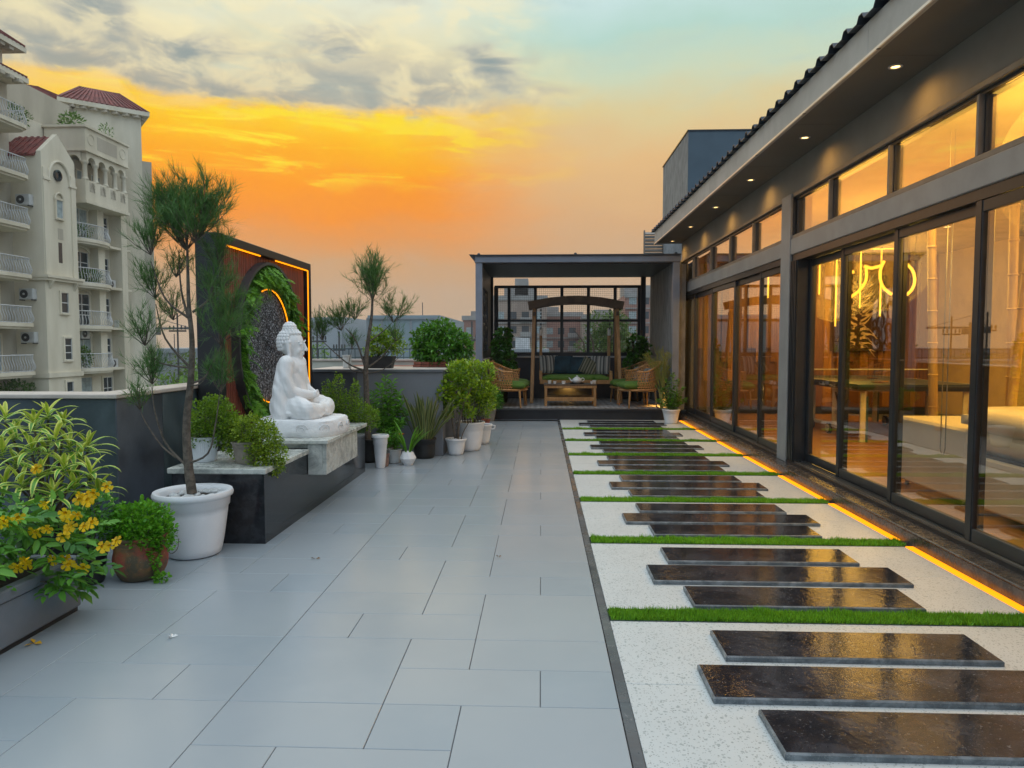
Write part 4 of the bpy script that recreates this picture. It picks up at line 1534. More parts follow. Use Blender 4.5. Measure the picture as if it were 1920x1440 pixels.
def cup(label, x, y, r=0.032, h=0.05, square=False):
    t = thing('tea_cup', label, 'cup', (x, y, ZT))
    MB().lathe([(0.0001, 0.001), (r * 0.75, 0.001), (r, h), (r * 0.92, h), (r * 0.68, 0.006), (0.0001, 0.006)], 16).build('bowl', M_china, t, 40)
    if square:
        bx('saucer', M_china, t, -0.06, 0.05, -0.045, 0.045, -0.0006, 0.0006)
    return t


cup('small white cup beside the left potted herb on the table', 0.27, 13.75)
cup('white cup on a flat saucer left of the teapot', 0.44, 13.75, 0.042, 0.055, True)
cup('small white cup right of the teapot on the table', 0.98, 13.75)
M_herb = leafmat('herb_leaf', (0.03, 0.12, 0.015), (0.10, 0.28, 0.03))
for (x, lab) in ((0.17, 'tiny herb in a white cup at the left of the coffee table'), (1.03, 'tiny herb in a white cup at the right of the coffee table')):
    t = thing('potted_herb', lab, 'potted plant', (x, 13.80, ZT))
    MB().lathe([(0.0001, 0), (0.03, 0), (0.04, 0.07), (0.036, 0.07), (0.03, 0.055), (0.0001, 0.055)], 16).build('pot', M_china, t, 40)
    n = 130
    D = unit(rng.normal(0, 1, (n, 3)) * [1, 1, 0.7] + [0, 0, 0.6])
    P = D * rng.uniform(0.0, 0.055, (n, 1)) + [0, 0, 0.075]
    o = obj('foliage', leaves_mesh('foliage', P, D, 0.03, 0.014, M_herb), t)
    o['kind'] = 'stuff'

# rattan armchairs
M_rattan = pmat('rattan', (0.44, 0.21, 0.07), 0.5, var=0.25, vscale=30, base2=(0.60, 0.31, 0.11))


def armchair(label, x, y, rz):
    """Woven tub chair facing local -Y."""
    t = thing('rattan_armchair', label, 'armchair', (x, y, Z0), rz, 'rattan armchairs', 1.12)
    a0, a1 = R(-25), R(205)
    na = 26

    def shell(a, h):
        # h 0..1 from seat to top rim; the rim sweeps down towards the arms
        back = max(0.0, math.sin(a)) ** 1.2
        top = 0.60 + 0.16 * back
        z = 0.30 + (top - 0.30) * h
        rr_ = 0.31 + 0.045 * h
        return Vector((math.cos(a) * rr_ * 1.05, math.sin(a) * rr_ * 0.95 + 0.02, z))
    m = MB()
    N_ = 30
    for q in range(N_):
        for sgn in (1, -1):
            pts = []
            for i in range(7):
                h = i / 6
                a = a0 + (a1 - a0) * (q + 0.5) / N_ + sgn * (h - 0.5) * 0.34
                if a < a0 - 0.02 or a > a1 + 0.02:
                    continue
                pts.append(shell(a, h))
            if len(pts) > 2:
                m.tube(pts, 0.0065, 4, False)
    for i in range(1, 7):
        h = i / 7
        m.tube([shell(a0 + (a1 - a0) * k / na, h) for k in range(na + 1)], 0.007, 4, False)
    m.build('woven_shell', M_rattan, t)
    MB().tube([shell(a0 + (a1 - a0) * k / na, 1.0) for k in range(na + 1)], 0.016, 8).build('rim', M_rattan, t, 50)
    MB().tube([shell(a0 + (a1 - a0) * k / na, 0.0) for k in range(na + 1)], 0.016, 8).build('seat_ring', M_rattan, t, 50)
    MB().lathe([(0.0001, 0.27), (0.30, 0.27), (0.325, 0.29), (0.30, 0.31), (0.0001, 0.31)], 24, (0, 0.0, 0)).build('seat_frame', M_rattan, t, 40)
    cushion(MB(), -0.27, 0.27, -0.31, 0.24, 0.312, 0.42, 0.10, 0.02).build('seat_cushion', M_green, t, 60)
    for (lx, ly) in ((-0.26, -0.22), (0.26, -0.22), (-0.22, 0.22), (0.22, 0.22)):
        MB().tube([(lx * 1.12, ly * 1.12, 0.0), (lx, ly, 0.30)], [0.013, 0.020], 8).build('leg', M_teak, t, 40)
    pl = pillow('pillow', 'grey striped pillow in the ' + label, M_str, (0, 0.16, 0.58), 0.36, 0.32, R(-16), 0)
    M = Matrix.Translation((x, y, Z0)) @ Matrix.Rotation(rz, 4, 'Z')
    pl.location = M @ Vector((0, 0.17, 0.58))
    pl.rotation_euler = (R(-16), 0, rz)
    return t


armchair('rattan armchair nearest on the left of the pergola', -0.60, 13.58, R(82))
armchair('rattan armchair behind the nearest left one', -0.58, 14.42, R(88))
armchair('rattan armchair nearest on the right of the pergola', 1.84, 13.58, R(-80))
armchair('rattan armchair behind the nearest right one', 1.74, 14.40, R(-84))

# amber wall lights low on the rear wall and by the chairs
M_amb = emat('amber_wall_light', (1.0, 0.45, 0.05), 3.0)
for (x, y, z, ry, lab) in ((0.60, 15.70, 0.62, 0, 'small amber wall light under the swing seat'), (2.345, 13.75, 0.50, 1, 'small amber wall light behind the right armchairs')):
    t = thing('wall_light', lab, 'wall light', (x, y, z), R(90) if ry else 0)
    bx('housing', M_blackf, t, -0.06, 0.06, -0.045, 0.0, -0.05, 0.05, 0.006)
    bx('lamp', M_amb, t, -0.05, 0.05, -0.040, -0.006, -0.056, -0.0505)
    ld = bpy.data.lights.new('wall_light_lamp', 'SPOT')
    ld.energy = 14.0
    ld.color = (1.0, 0.50, 0.10)
    ld.spot_size = R(130)
    ld.spot_blend = 0.7
    ld.shadow_soft_size = 0.03
    lo = bpy.data.objects.new('wall_light_lamp', ld)
    COL.objects.link(lo)
    lo.location = (x - (0.05 if ry else 0), y - (0 if ry else 0.05), z - 0.07)

# ================================================================== shrine: plinth, panel, statue
pl = thing('shrine_plinth', 'low black granite plinth with pale granite top under the statue', 'plinth')
XF = -1.90
bx('body', M_plinth, pl, -2.55, XF, 4.80, 7.62, -0.02, 0.487, 0.002)
bx('coping', M_ltgranite, pl, -2.57, XF + 0.02, 4.775, 5.70, 0.488, 0.527, 0.005)
bx('coping', M_ltgranite, pl, -2.57, XF + 0.02, 6.70, 7.645, 0.488, 0.527, 0.005)
bx('coping', M_ltgranite, pl, -2.57, -2.10, 5.702, 6.698, 0.488, 0.527, 0.005)
ps = thing('statue_pedestal', 'veined pale granite block hanging over the plinth edge below the statue', 'pedestal')
bx('front_slab', M_ltgranite, ps, -1.775, -1.742, 5.712, 6.69, 0.315, 0.567, 0.003)
bx('side_slab', M_ltgranite, ps, -1.897, -1.776, 5.712, 5.742, 0.315, 0.567, 0.003)
bx('side_slab', M_ltgranite, ps, -1.897, -1.776, 6.66, 6.69, 0.315, 0.567, 0.003)
bx('underside', M_ltgranite, ps, -1.897, -1.776, 5.743, 6.659, 0.318, 0.34)
bx('riser', M_ltgranite, ps, -2.60, -1.777, 5.744, 6.658, 0.5275, 0.567)
bx('top_slab', M_ltgranite, ps, -2.62, -1.725, 5.695, 6.707, 0.568, 0.60, 0.005)

M_redslat = pmat('red_brown_slat', (0.22, 0.050, 0.028), 0.45, var=0.3, vscale=3, stretch=(8, 8, 0.7), bump=0.1)
M_panelfr = pmat('panel_frame_black', (0.012, 0.013, 0.014), 0.4, var=0.15)
M_ring = pmat('ring_metal', (0.085, 0.085, 0.09), 0.4, 0.5)
M_backing = pmat('panel_backing', (0.010, 0.006, 0.005), 0.7)


def rockmat():
    mt = bpy.data.materials.new('split_pebble_stone')
    mt.use_nodes = True
    T = mt.node_tree
    g = NG(T)
    b = T.nodes['Principled BSDF']
    tc = g.node('ShaderNodeTexCoord')
    co = tc.outputs['Object']
    v = g.node('ShaderNodeTexVoronoi')
    v.inputs['Scale'].default_value = 60
    T.links.new(co, v.inputs['Vector'])
    nz = g.noise(co, 55, 5, 0.7)
    c = g.mix(g.ss(nz, 0.48, 0.66), (0.028, 0.031, 0.040, 1), (0.58, 0.62, 0.70, 1))
    T.links.new(c, b.inputs['Base Color'])
    b.inputs['Roughness'].default_value = 0.55
    bp = g.node('ShaderNodeBump')
    bp.inputs['Strength'].default_value = 1.0
    bp.inputs['Distance'].default_value = 0.02
    T.links.new(g.m('ADD', v.outputs['Distance'], nz), bp.inputs['Height'])
    T.links.new(bp.outputs[0], b.inputs['Normal'])
    return mt


M_rock = rockmat()
XB = -2.755
sp_ = thing('shrine_screen', 'tall red-brown slatted screen with round moon ring behind the statue', 'screen')
YA, YB_, ZB, ZTp = 5.98, 8.30, 0.527, 2.285
bx('back_board', M_backing, sp_, -2.885, XB - 0.03, YA + 0.02, YB_ - 0.02, 0.45, ZTp - 0.02)
bx('frame_post', M_panelfr, sp_, -2.90, -2.70, YA - 0.05, YA + 0.05, 0.45, ZTp + 0.03, 0.004)
bx('frame_post', M_panelfr, sp_, -2.90, -2.70, YB_ - 0.02, YB_ + 0.05, 0.45, ZTp + 0.03, 0.004)
bx('frame_top', M_panelfr, sp_, -2.90, -2.70, YA + 0.052, YB_ - 0.022, ZTp - 0.045, ZTp + 0.03, 0.004)
CY, CZ, RO = 7.10, 1.36, 0.83
y = YA + 0.06
sm = MB()
while y < YB_ - 0.06:
    w = 0.030
    zt = ZTp - 0.05
    d = abs(y + w / 2 - CY)
    segs_ = [(ZB, zt)]
    if d < RO - 0.03:
        h = math.sqrt((RO - 0.02) ** 2 - d * d)
        segs_ = [(CZ + h, zt)] + ([(ZB, CZ - h)] if CZ - h > ZB + 0.02 else [])
    for (za, zb) in segs_:
        if zb - za > 0.02:
            bx('slat', M_redslat, sp_, XB - 0.028, XB, y, y + w, za, zb, 0.003)
    y += 0.041
# moon ring
m = MB()
n = 72
ro, ri, xa, xb = RO, RO - 0.028, XB - 0.06, XB + 0.075
vs, fs = [], []
for k in range(n):
    a = 2 * math.pi * k / n
    c_, s_ = math.cos(a), math.sin(a)
    for (r_, x_) in ((ro, xa), (ro, xb), (ri, xb), (ri, xa)):
        vs.append((x_, CY + c_ * r_, CZ + s_ * r_))
for k in range(n):
    k2 = (k + 1) % n
    for q in range(4):
        q2 = (q + 1) % 4
        fs.append((k * 4 + q, k * 4 + q2, k2 * 4 + q2, k2 * 4 + q))
m.add(vs, fs).build('moon_ring', M_ring, sp_, 40)
# pebble disc
RI = 0.545
vs = [(XB + 0.02, CY, CZ)]
fs = []
nr, na = 16, 72
rr = np.random.default_rng(4)
for i in range(1, nr + 1):
    for k in range(na):
        a = 2 * math.pi * k / na
        r_ = RI * i / nr
        vs.append((XB + 0.02 + rr.uniform(-0.009, 0.009) * (i < nr), CY + r_ * math.cos(a), CZ + r_ * math.sin(a)))
for k in range(na):
    fs.append((0, 1 + k, 1 + (k + 1) % na))
for i in range(nr - 1):
    for k in range(na):
        k2 = (k + 1) % na
        fs.append((1 + i * na + k, 1 + i * na + k2, 1 + (i + 1) * na + k2, 1 + (i + 1) * na + k))
MB().add(vs, fs).build('pebble_disc', M_rock, sp_, 30)
# amber strips: round the disc and inside the frame
pts = [(XB + 0.035, CY + (RI + 0.02) * math.cos(R(a)), CZ + (RI + 0.02) * math.sin(R(a))) for a in range(-130, 112, 6)]
MB().tube(pts, 0.007, 8).build('amber_strip', M_led, sp_)
MB().box(-2.716, -2.706, YA + 0.07, 6.86, ZTp - 0.062, ZTp - 0.050).build('amber_strip', M_led, sp_)
MB().box(-2.716, -2.706, 7.26, YB_ - 0.03, ZTp - 0.062, ZTp - 0.050).build('amber_strip', M_led, sp_)
MB().box(-2.716, -2.706, YB_ - 0.038, YB_ - 0.025, 0.56, ZTp - 0.052).build('amber_strip', M_led, sp_)
# artificial greenery between disc and ring
M_fern = leafmat('fern_leaf', (0.05, 0.21, 0.014), (0.24, 0.52, 0.035), 0.5, 0.25)
M_fernd = leafmat('moss_leaf', (0.025, 0.11, 0.012), (0.13, 0.34, 0.025), 0.6, 0.2)
n = 19000
ang = rng.uniform(0, 2 * math.pi, n)
dens = 0.55 + 0.45 * np.sin(ang * 5 + 1.0)
rad = rng.uniform(RI + 0.035, RO - 0.03, n)
P = np.column_stack([XB + 0.01 + rng.uniform(0, 0.05, n) * dens, CY + rad * np.cos(ang), CZ + rad * np.sin(ang)])
D = np.column_stack([rng.uniform(0.4, 1.2, n), rng.normal(0, 0.6, n), rng.normal(-0.2, 0.6, n)])
o = obj('moss_ring', leaves_mesh('moss_ring', P, D, rng.uniform(0.025, 0.055, n), rng.uniform(0.012, 0.024, n), M_fernd), sp_)
o['kind'] = 'stuff'


def fern_mesh(L, n, seed, w=0.05, arch=0.5):
    """A fern frond along +X: midrib and paired leaflets, drooping."""
    r_ = np.random.default_rng(seed)
    s = np.linspace(0.06, 1, n)
    base = np.column_stack([L * s * (1 - 0.25 * arch * s), np.zeros(n), -arch * L * 0.55 * s ** 2])
    P, D, LL = [], [], []
    for sg in (-1, 1):
        P.append(base)
        D.append(np.column_stack([np.full(n, 0.55), np.full(n, sg * 1.0), -0.25 * np.ones(n)]) + r_.normal(0, 0.08, (n, 3)))
        LL.append(w * np.sin(np.pi * (0.12 + 0.85 * s)) ** 0.8 + 0.012)
    P, D, LL = np.concatenate(P), np.concatenate(D), np.concatenate(LL)
    return leaves_mesh('fern_frond', P, D, LL, LL * 0.24 + 0.004, M_fern, fold=0.1, shade=np.full(len(P), 0.3) + r_.uniform(-0.2, 0.2, len(P)))


FERN = [fern_mesh(0.34, 26, 1), fern_mesh(0.26, 22, 2, 0.06), fern_mesh(0.40, 30, 3, 0.045, 0.8), fern_mesh(0.3, 12, 4, 0.11, 0.7)]
rr = random.Random(8)
for k in range(150):
    a = rr.choice((rr.uniform(-0.4, 3.5), rr.uniform(2.2, 4.4), rr.uniform(0.2, 1.9)))
    r_ = rr.uniform(RI + 0.13, RO - 0.03)
    o = obj('fern_frond', FERN[rr.randrange(4)], sp_, (XB + 0.04, CY + r_ * math.cos(a), CZ + r_ * math.sin(a)))
    o.rotation_euler = (rr.uniform(-0.6, 0.6), rr.uniform(0.0, 0.9), rr.uniform(-1.2, 1.2))
    s_ = rr.uniform(0.38, 0.72)
    o.scale = (s_, s_, s_)

# ------------------------------------------------------------------ statue
M_marble = pmat('white_painted_stone', (0.80, 0.80, 0.79), 0.45, var=0.03, vscale=6, bump=0.04, bscale=40)


def robemat():
    """White stone with carved drapery running over the cloth below the neck."""
    mt = bpy.data.materials.new('carved_white_robe')
    mt.use_nodes = True
    T = mt.node_tree
    g = NG(T)
    b_ = T.nodes['Principled BSDF']
    b_.inputs['Base Color'].default_value = (0.80, 0.80, 0.79, 1)
    b_.inputs['Roughness'].default_value = 0.45
    tc = g.node('ShaderNodeTexCoord')
    sp = g.node('ShaderNodeSeparateXYZ')
    T.links.new(tc.outputs['Object'], sp.inputs[0])
    w = g.node('ShaderNodeTexWave', wave_type='BANDS', bands_direction='DIAGONAL', wave_profile='SIN')
    T.links.new(g.vec(sp.outputs[0], g.m('MULTIPLY', sp.outputs[1], 0.4), g.m('MULTIPLY', sp.outputs[2], 0.75)), w.inputs['Vector'])
    w.inputs['Scale'].default_value = 6.5
    w.inputs['Distortion'].default_value = 2.2
    w.inputs['Detail'].default_value = 1.5
    w.inputs['Detail Scale'].default_value = 1.2
    mask = g.m('SUBTRACT', 1.0, g.ss(sp.outputs[2], 0.36, 0.44))
    bp = g.node('ShaderNodeBump')
    bp.inputs['Strength'].default_value = 0.28
    bp.inputs['Distance'].default_value = 0.025
    T.links.new(g.m('MULTIPLY', w.outputs['Fac'], mask), bp.inputs['Height'])
    T.links.new(bp.outputs[0], b_.inputs['Normal'])
    return mt


M_robe = robemat()


def ell(m, c, r, rot=None, n=20, k=14):
    prof = [(max(1e-4, math.sin(math.pi * i / k)), -math.cos(math.pi * i / k)) for i in range(k + 1)]
    t = MB().lathe(prof, n)
    M = Matrix.Translation(c) @ (rot.to_4x4() if rot is not None else Matrix.Identity(4)) @ Matrix.Diagonal((r[0], r[1], r[2], 1))
    m.add([M @ Vector(v) for v in t.v], t.f)


def capsule(m, pts, rs, n=14):
    P = [Vector(p) for p in pts]
    m.tube(P, rs, n)
    for p, r_ in zip(P, rs):
        ell(m, p, (r_, r_, r_), None, n, 8)


# local frame: faces +X, left side +Y; base at z=0; seated height about 0.80
b = MB()
ell(b, (-0.02, 0, 0.10), (0.17, 0.20, 0.12))                                     # hips
capsule(b, [(-0.03, 0, 0.14), (-0.035, 0, 0.26), (-0.03, 0, 0.38)], [0.150, 0.135, 0.130])
ell(b, (-0.03, 0, 0.30), (0.115, 0.165, 0.19))                                    # robe round the torso
ell(b, (-0.03, 0, 0.40), (0.105, 0.185, 0.10))                                    # chest
for s in (1, -1):
    ell(b, (-0.035, s * 0.155, 0.435), (0.075, 0.075, 0.07))                      # shoulders
    capsule(b, [(-0.035, s * 0.175, 0.43), (-0.03, s * 0.205, 0.32), (0.0, s * 0.20, 0.23)], [0.066, 0.066, 0.066])   # sleeve
    capsule(b, [(0.0, s * 0.20, 0.22), (0.09, s * 0.13, 0.19), (0.16, s * 0.05, 0.19)], [0.062, 0.050, 0.032])
    capsule(b, [(-0.02, s * 0.12, 0.085), (0.14, s * 0.24, 0.08), (0.20, s * 0.27, 0.075)], [0.105, 0.095, 0.078])    # thigh
    capsule(b, [(0.20, s * 0.27, 0.07), (0.24, s * 0.10, 0.06), (0.225, -s * 0.08, 0.07)], [0.078, 0.062, 0.045])     # shin
    ell(b, (0.20, -s * 0.12, 0.10), (0.045, 0.075, 0.028))                        # foot
    ell(b, (-0.07, s * 0.22, 0.10), (0.11, 0.055, 0.12))                          # robe side fall
ell(b, (0.05, 0, 0.05), (0.25, 0.30, 0.055))                                      # cloth in the lap
ell(b, (0.165, 0, 0.185), (0.055, 0.075, 0.026))                                  # hands
for q in range(4):
    for s in (1, -1):
        capsule(b, [(0.135 + q * 0.018, s * 0.045, 0.197), (0.138 + q * 0.018, -s * 0.02, 0.208 + 0.004 * s), (0.136 + q * 0.018, -s * 0.045, 0.205)], [0.009, 0.009, 0.008], 8)
for s in (1, -1):
    capsule(b, [(0.20, s * 0.04, 0.20), (0.20, s * 0.012, 0.222)], [0.010, 0.009], 8)
for s in (1, -1):
    capsule(b, [(-0.06, s * 0.15, 0.41), (-0.075, s * 0.215, 0.22), (-0.06, s * 0.245, 0.04)], [0.070, 0.075, 0.080])   # cloak over the arm
ell(b, (-0.085, 0, 0.21), (0.105, 0.215, 0.25))                                   # cloak down the back
HS, HX, HZ = 1.27, -0.02, 0.535                                                    # head scale and seat on the neck


def hd(x, y, z):
    return (HX + x * HS, y * HS, HZ + (z - 0.60) * HS)


def hell(c, r_):
    ell(b, hd(*c), tuple(q * HS for q in r_))


def hcap(pts, rs, n=8):
    capsule(b, [hd(*p) for p in pts], [q * HS for q in rs], n)


capsule(b, [(-0.035, 0, 0.40), (-0.025, 0, 0.48)], [0.074, 0.055])                 # neck
hell((0.002, 0, 0.625), (0.076, 0.066, 0.086))                                      # face
hell((-0.022, 0, 0.655), (0.092, 0.084, 0.085))                                   # skull
hell((0.018, 0, 0.568), (0.050, 0.046, 0.034))                                     # jaw
hell((0.050, 0, 0.557), (0.017, 0.018, 0.013))                                    # chin
hcap([(0.076, 0, 0.655), (0.089, 0, 0.628), (0.097, 0, 0.612)], [0.008, 0.010, 0.012], 10)   # nose
for s in (1, -1):
    hell((0.090, s * 0.010, 0.609), (0.008, 0.009, 0.007))
    hcap([(0.082, s * 0.010, 0.663), (0.077, s * 0.032, 0.669), (0.061, s * 0.052, 0.660)], [0.005, 0.006, 0.004])  # brow
    hell((0.066, s * 0.032, 0.645), (0.013, 0.018, 0.008))                        # closed eye
    hell((0.050, s * 0.034, 0.605), (0.020, 0.021, 0.022))                        # cheek
    hcap([(-0.012, s * 0.080, 0.66), (-0.008, s * 0.086, 0.62), (0.0, s * 0.080, 0.555)], [0.019, 0.016, 0.014], 10)  # long ear
hell((0.072, 0, 0.590), (0.010, 0.019, 0.0045))
hell((0.070, 0, 0.581), (0.009, 0.015, 0.0045))
st = thing('seated_statue', 'white meditating seated statue with curled hair on a carved base', 'statue', (-2.145, 6.19, 0.60), R(-4))
ZS = 0.135
body = b.build('body', M_robe, st, True)
body.location = (0, 0, ZS)
rm = body.modifiers.new('remesh', 'REMESH')
rm.mode = 'VOXEL'
rm.voxel_size = 0.0048
rm.use_smooth_shade = True
smm = body.modifiers.new('smooth', 'SMOOTH')
smm.factor = 0.5
smm.iterations = 3
body.scale = (0.93, 0.84, 1.085)
# hair: rows of snail curls
h = MB()
cu = MB()
cu.ball((0, 0, 0), 1, 8, 5)
for row in range(9):
    phi = R(8 + row * 13.5)
    rad_ = math.sin(phi)
    nn = max(1, int(25 * rad_))
    for k in range(nn):
        a = 2 * math.pi * (k + 0.5 * (row % 2)) / nn
        face = math.cos(a) > 0.30 and phi > R(56)
        if face:
            continue
        if abs(math.sin(a)) > 0.80 and math.cos(a) > -0.25 and phi > R(92):
            continue
        x, y_, z = -0.026 + 0.094 * rad_ * math.cos(a), 0.087 * rad_ * math.sin(a), 0.655 + 0.087 * math.cos(phi)
        X_, Y_, Z_ = hd(x, y_, z)
        h.add([(v[0] * 0.0185 + X_, v[1] * 0.0185 + Y_, v[2] * 0.0185 + Z_) for v in cu.v], cu.f)
for row in range(4):
    phi = R(10 + row * 26)
    nn = max(1, int(15 * math.sin(phi)))
    for k in range(nn):
        a = 2 * math.pi * (k + 0.5 * (row % 2)) / nn
        x, y_, z = -0.03 + 0.042 * math.sin(phi) * math.cos(a), 0.042 * math.sin(phi) * math.sin(a), 0.742 + 0.035 * math.cos(phi)
        X_, Y_, Z_ = hd(x, y_, z)
        h.add([(v[0] * 0.0185 + X_, v[1] * 0.0185 + Y_, v[2] * 0.0185 + Z_) for v in cu.v], cu.f)
hair = h.build('curled_hair', M_marble, st, True)
hair.location = (0, 0, ZS)
hair.scale = (0.93, 0.84, 1.085)
# carved base
m = MB()
nb = 56
prof = [(1.0, 0.0), (1.03, 0.02), (1.03, 0.05), (1.0, 0.10), (0.985, 0.128), (0.94, 0.142), (0.0005, 0.142)]
rr2 = np.random.default_rng(3)
vs, fs = [], []
for (s_, z) in prof:
    for k in range(nb):
        a = 2 * math.pi * k / nb
        c_, s2 = math.cos(a), math.sin(a)
        e = (abs(c_) ** 3 + abs(s2) ** 3) ** (-1 / 3)
        j = 1 + rr2.normal(0, 0.007)
        vs.append((0.06 + 0.37 * s_ * c_ * e * 0.97 * j, 0.345 * s_ * s2 * e * j, z + (rr2.normal(0, 0.002) if z > 0 else 0)))
for i in range(len(prof) - 1):
    for k in range(nb):
        k2 = (k + 1) % nb
        fs.append((i * nb + k, i * nb + k2, (i + 1) * nb + k2, (i + 1) * nb + k))
m.add(vs, fs)
M_marb2 = pmat('carved_white_stone', (0.78, 0.79, 0.79), 0.6, var=0.06, vscale=10, bump=0.6, bscale=35)
m.build('carved_base', M_marb2, st, 40)


def base_pt(a, z, off=0.0):
    c_, s2 = math.cos(a), math.sin(a)
    e = (abs(c_) ** 3 + abs(s2) ** 3) ** (-1 / 3)
    return Vector((0.06 + (0.37 * 0.99 + off) * c_ * e, (0.345 * 1.02 + off) * s2 * e, z))


def scroll(a0, z0, r0, turns, flip):
    pts = []
    for i in range(26):
        s = i / 25
        r_ = r0 * (1 - 0.72 * s)
        t = turns * 2 * math.pi * s
        pts.append(base_pt(a0 + flip * r_ * math.cos(t) / 0.36, z0 + r_ * math.sin(t), 0.003))
    return pts


for k, (a, z, r_, f) in enumerate(((-1.25, 0.07, 0.048, 1), (-0.75, 0.066, 0.046, -1), (-2.0, 0.07, 0.042, 1), (-0.25, 0.07, 0.046, 1), (0.3, 0.07, 0.046, -1), (-2.7, 0.07, 0.042, -1))):
    MB().tube(scroll(a, z, r_, 1.35, f), 0.0042, 6).build('carved_scroll', M_marb2, st, True)

# ================================================================== apartment house on the left
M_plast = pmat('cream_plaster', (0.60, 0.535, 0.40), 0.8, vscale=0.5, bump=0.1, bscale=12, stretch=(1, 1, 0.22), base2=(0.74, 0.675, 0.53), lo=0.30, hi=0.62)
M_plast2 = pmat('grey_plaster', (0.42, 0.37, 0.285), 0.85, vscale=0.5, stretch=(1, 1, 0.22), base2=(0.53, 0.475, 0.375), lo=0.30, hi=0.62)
M_tileroof = pmat('red_roof_tiles', (0.17, 0.035, 0.026), 0.7, var=0.3, vscale=2.5)
M_wht = pmat('white_metal', (0.55, 0.55, 0.54), 0.5)
M_winf = pmat('white_window_frame', (0.60, 0.60, 0.58), 0.5)
M_wing = pmat('window_dark_glass', (0.025, 0.035, 0.04), 0.12, spec=0.5)
M_curtain = pmat('pale_curtain', (0.30, 0.36, 0.36), 0.6, var=0.2, vscale=3)
M_acw = pmat('air_conditioner_shell', (0.52, 0.52, 0.50), 0.5)
M_acf = pmat('air_conditioner_grille', (0.03, 0.03, 0.03), 0.5)
XF_ = -31.0
ap = thing('apartment_house', 'cream apartment house with red tiled roofs and white bellied balconies', 'building', (0, 0, 0))
A3 = lambda name, mat, *a, c=0.0: bx(name, mat, ap, *a, c)
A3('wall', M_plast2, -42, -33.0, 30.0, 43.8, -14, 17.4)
A3('wall', M_plast, -42, -32.4, 47.0, 54.4, -14, 12.0)
# lift shaft with a gable
A3('shaft', M_plast, -42, XF_, 43.8, 47.0, -14, 13.2)
MB().prism([(43.8, 13.2), (47.0, 13.2), (45.35, 14.45)], -34.5, XF_ - 0.31, 'x').build('gable', M_plast, ap)
MB().prism([(43.8, 13.2), (47.0, 13.2), (47.0, 13.35), (45.35, 14.78), (43.8, 13.35)], XF_ - 0.30, XF_, 'x').build('gable_parapet', M_plast, ap)
for s in (-1, 1):
    rf = MB()
    e0 = (43.65, 13.0) if s < 0 else (47.1, 13.0)
    rf.prism([(e0[0], e0[1]), (45.35, 14.50), (45.35, 14.62), (e0[0], e0[1] + 0.14)], -34.8, XF_ - 0.33, 'x')
    r_ = rf.build('gable_roof', M_tileroof, ap)
    for k in range(8):
        x = -34.6 + k * 0.4
        MB().bar((x, e0[0], e0[1] + 0.16), (x, 45.35, 14.64), 0.14, 0.09).build('tile_row', M_tileroof, r_)
A3('cornice', M_plast, -32, XF_ + 0.35, 43.6, 47.2, 5.55, 5.72)
A3('cornice', M_plast, -32, XF_ + 0.25, 43.65, 47.15, 5.38, 5.548)
for y in (44.2, 46.6):
    MB().prism([(XF_, 5.38), (XF_ + 0.3, 5.38), (XF_, 4.85)], y - 0.1, y + 0.1, 'y').build('bracket', M_plast, ap)
A3('band_course', M_plast, -32, XF_ + 0.12, 43.7, 47.1, -0.75, -0.45)
A3('pilaster', M_plast, XF_ - 0.2, XF_ + 0.08, 43.85, 44.3, 5.72, 12.4)
A3('pilaster', M_plast, XF_ - 0.2, XF_ + 0.08, 46.5, 46.95, 5.72, 12.4)
# arch moulding over the oculus
m = MB()
pts = [(XF_ + 0.05, 45.4 + 1.02 * math.cos(R(a)), 11.75 + 1.3 * math.sin(R(a))) for a in range(0, 181, 12)]
m.tube(pts, 0.09, 6).build('arch_moulding', M_plast, ap, 40)
A3('impost', M_plast, XF_ - 0.2, XF_ + 0.14, 43.82, 44.5, 11.65, 11.8)
A3('impost', M_plast, XF_ - 0.2, XF_ + 0.14, 46.3, 46.98, 11.65, 11.8)


def flat_window(y0, y1, z0, z1, x, mull=1, trans=1, glass=None, arched=False, trim=0.12):
    t = MB()
    t.box(x - 0.1, x + 0.10, y0 - trim, y0, z0 - trim, z1 + trim).box(x - 0.1, x + 0.10, y1, y1 + trim, z0 - trim, z1 + trim)
    t.box(x - 0.1, x + 0.10, y0, y1, z1, z1 + trim).box(x - 0.1, x + 0.16, y0, y1, z0 - trim, z0)
    w = t.build('window', M_plast, ap)
    g_ = glass or M_wing
    bx('pane', g_, w, x + 0.005, x + 0.02, y0, y1, z0, z1)
    f = MB()
    for k in range(mull + 1 + 1):
        yy_ = y0 + (y1 - y0) * k / (mull + 1)
        f.box(x + 0.021, x + 0.06, max(y0, yy_ - 0.035), min(y1, yy_ + 0.035), z0, z1)
    for k in range(trans + 2):
        zz = z0 + (z1 - z0) * k / (trans + 1)
        f.box(x + 0.0205, x + 0.055, y0, y1, max(z0, zz - 0.03), min(z1, zz + 0.03))
    f.build('frame', M_winf, w)
    return w


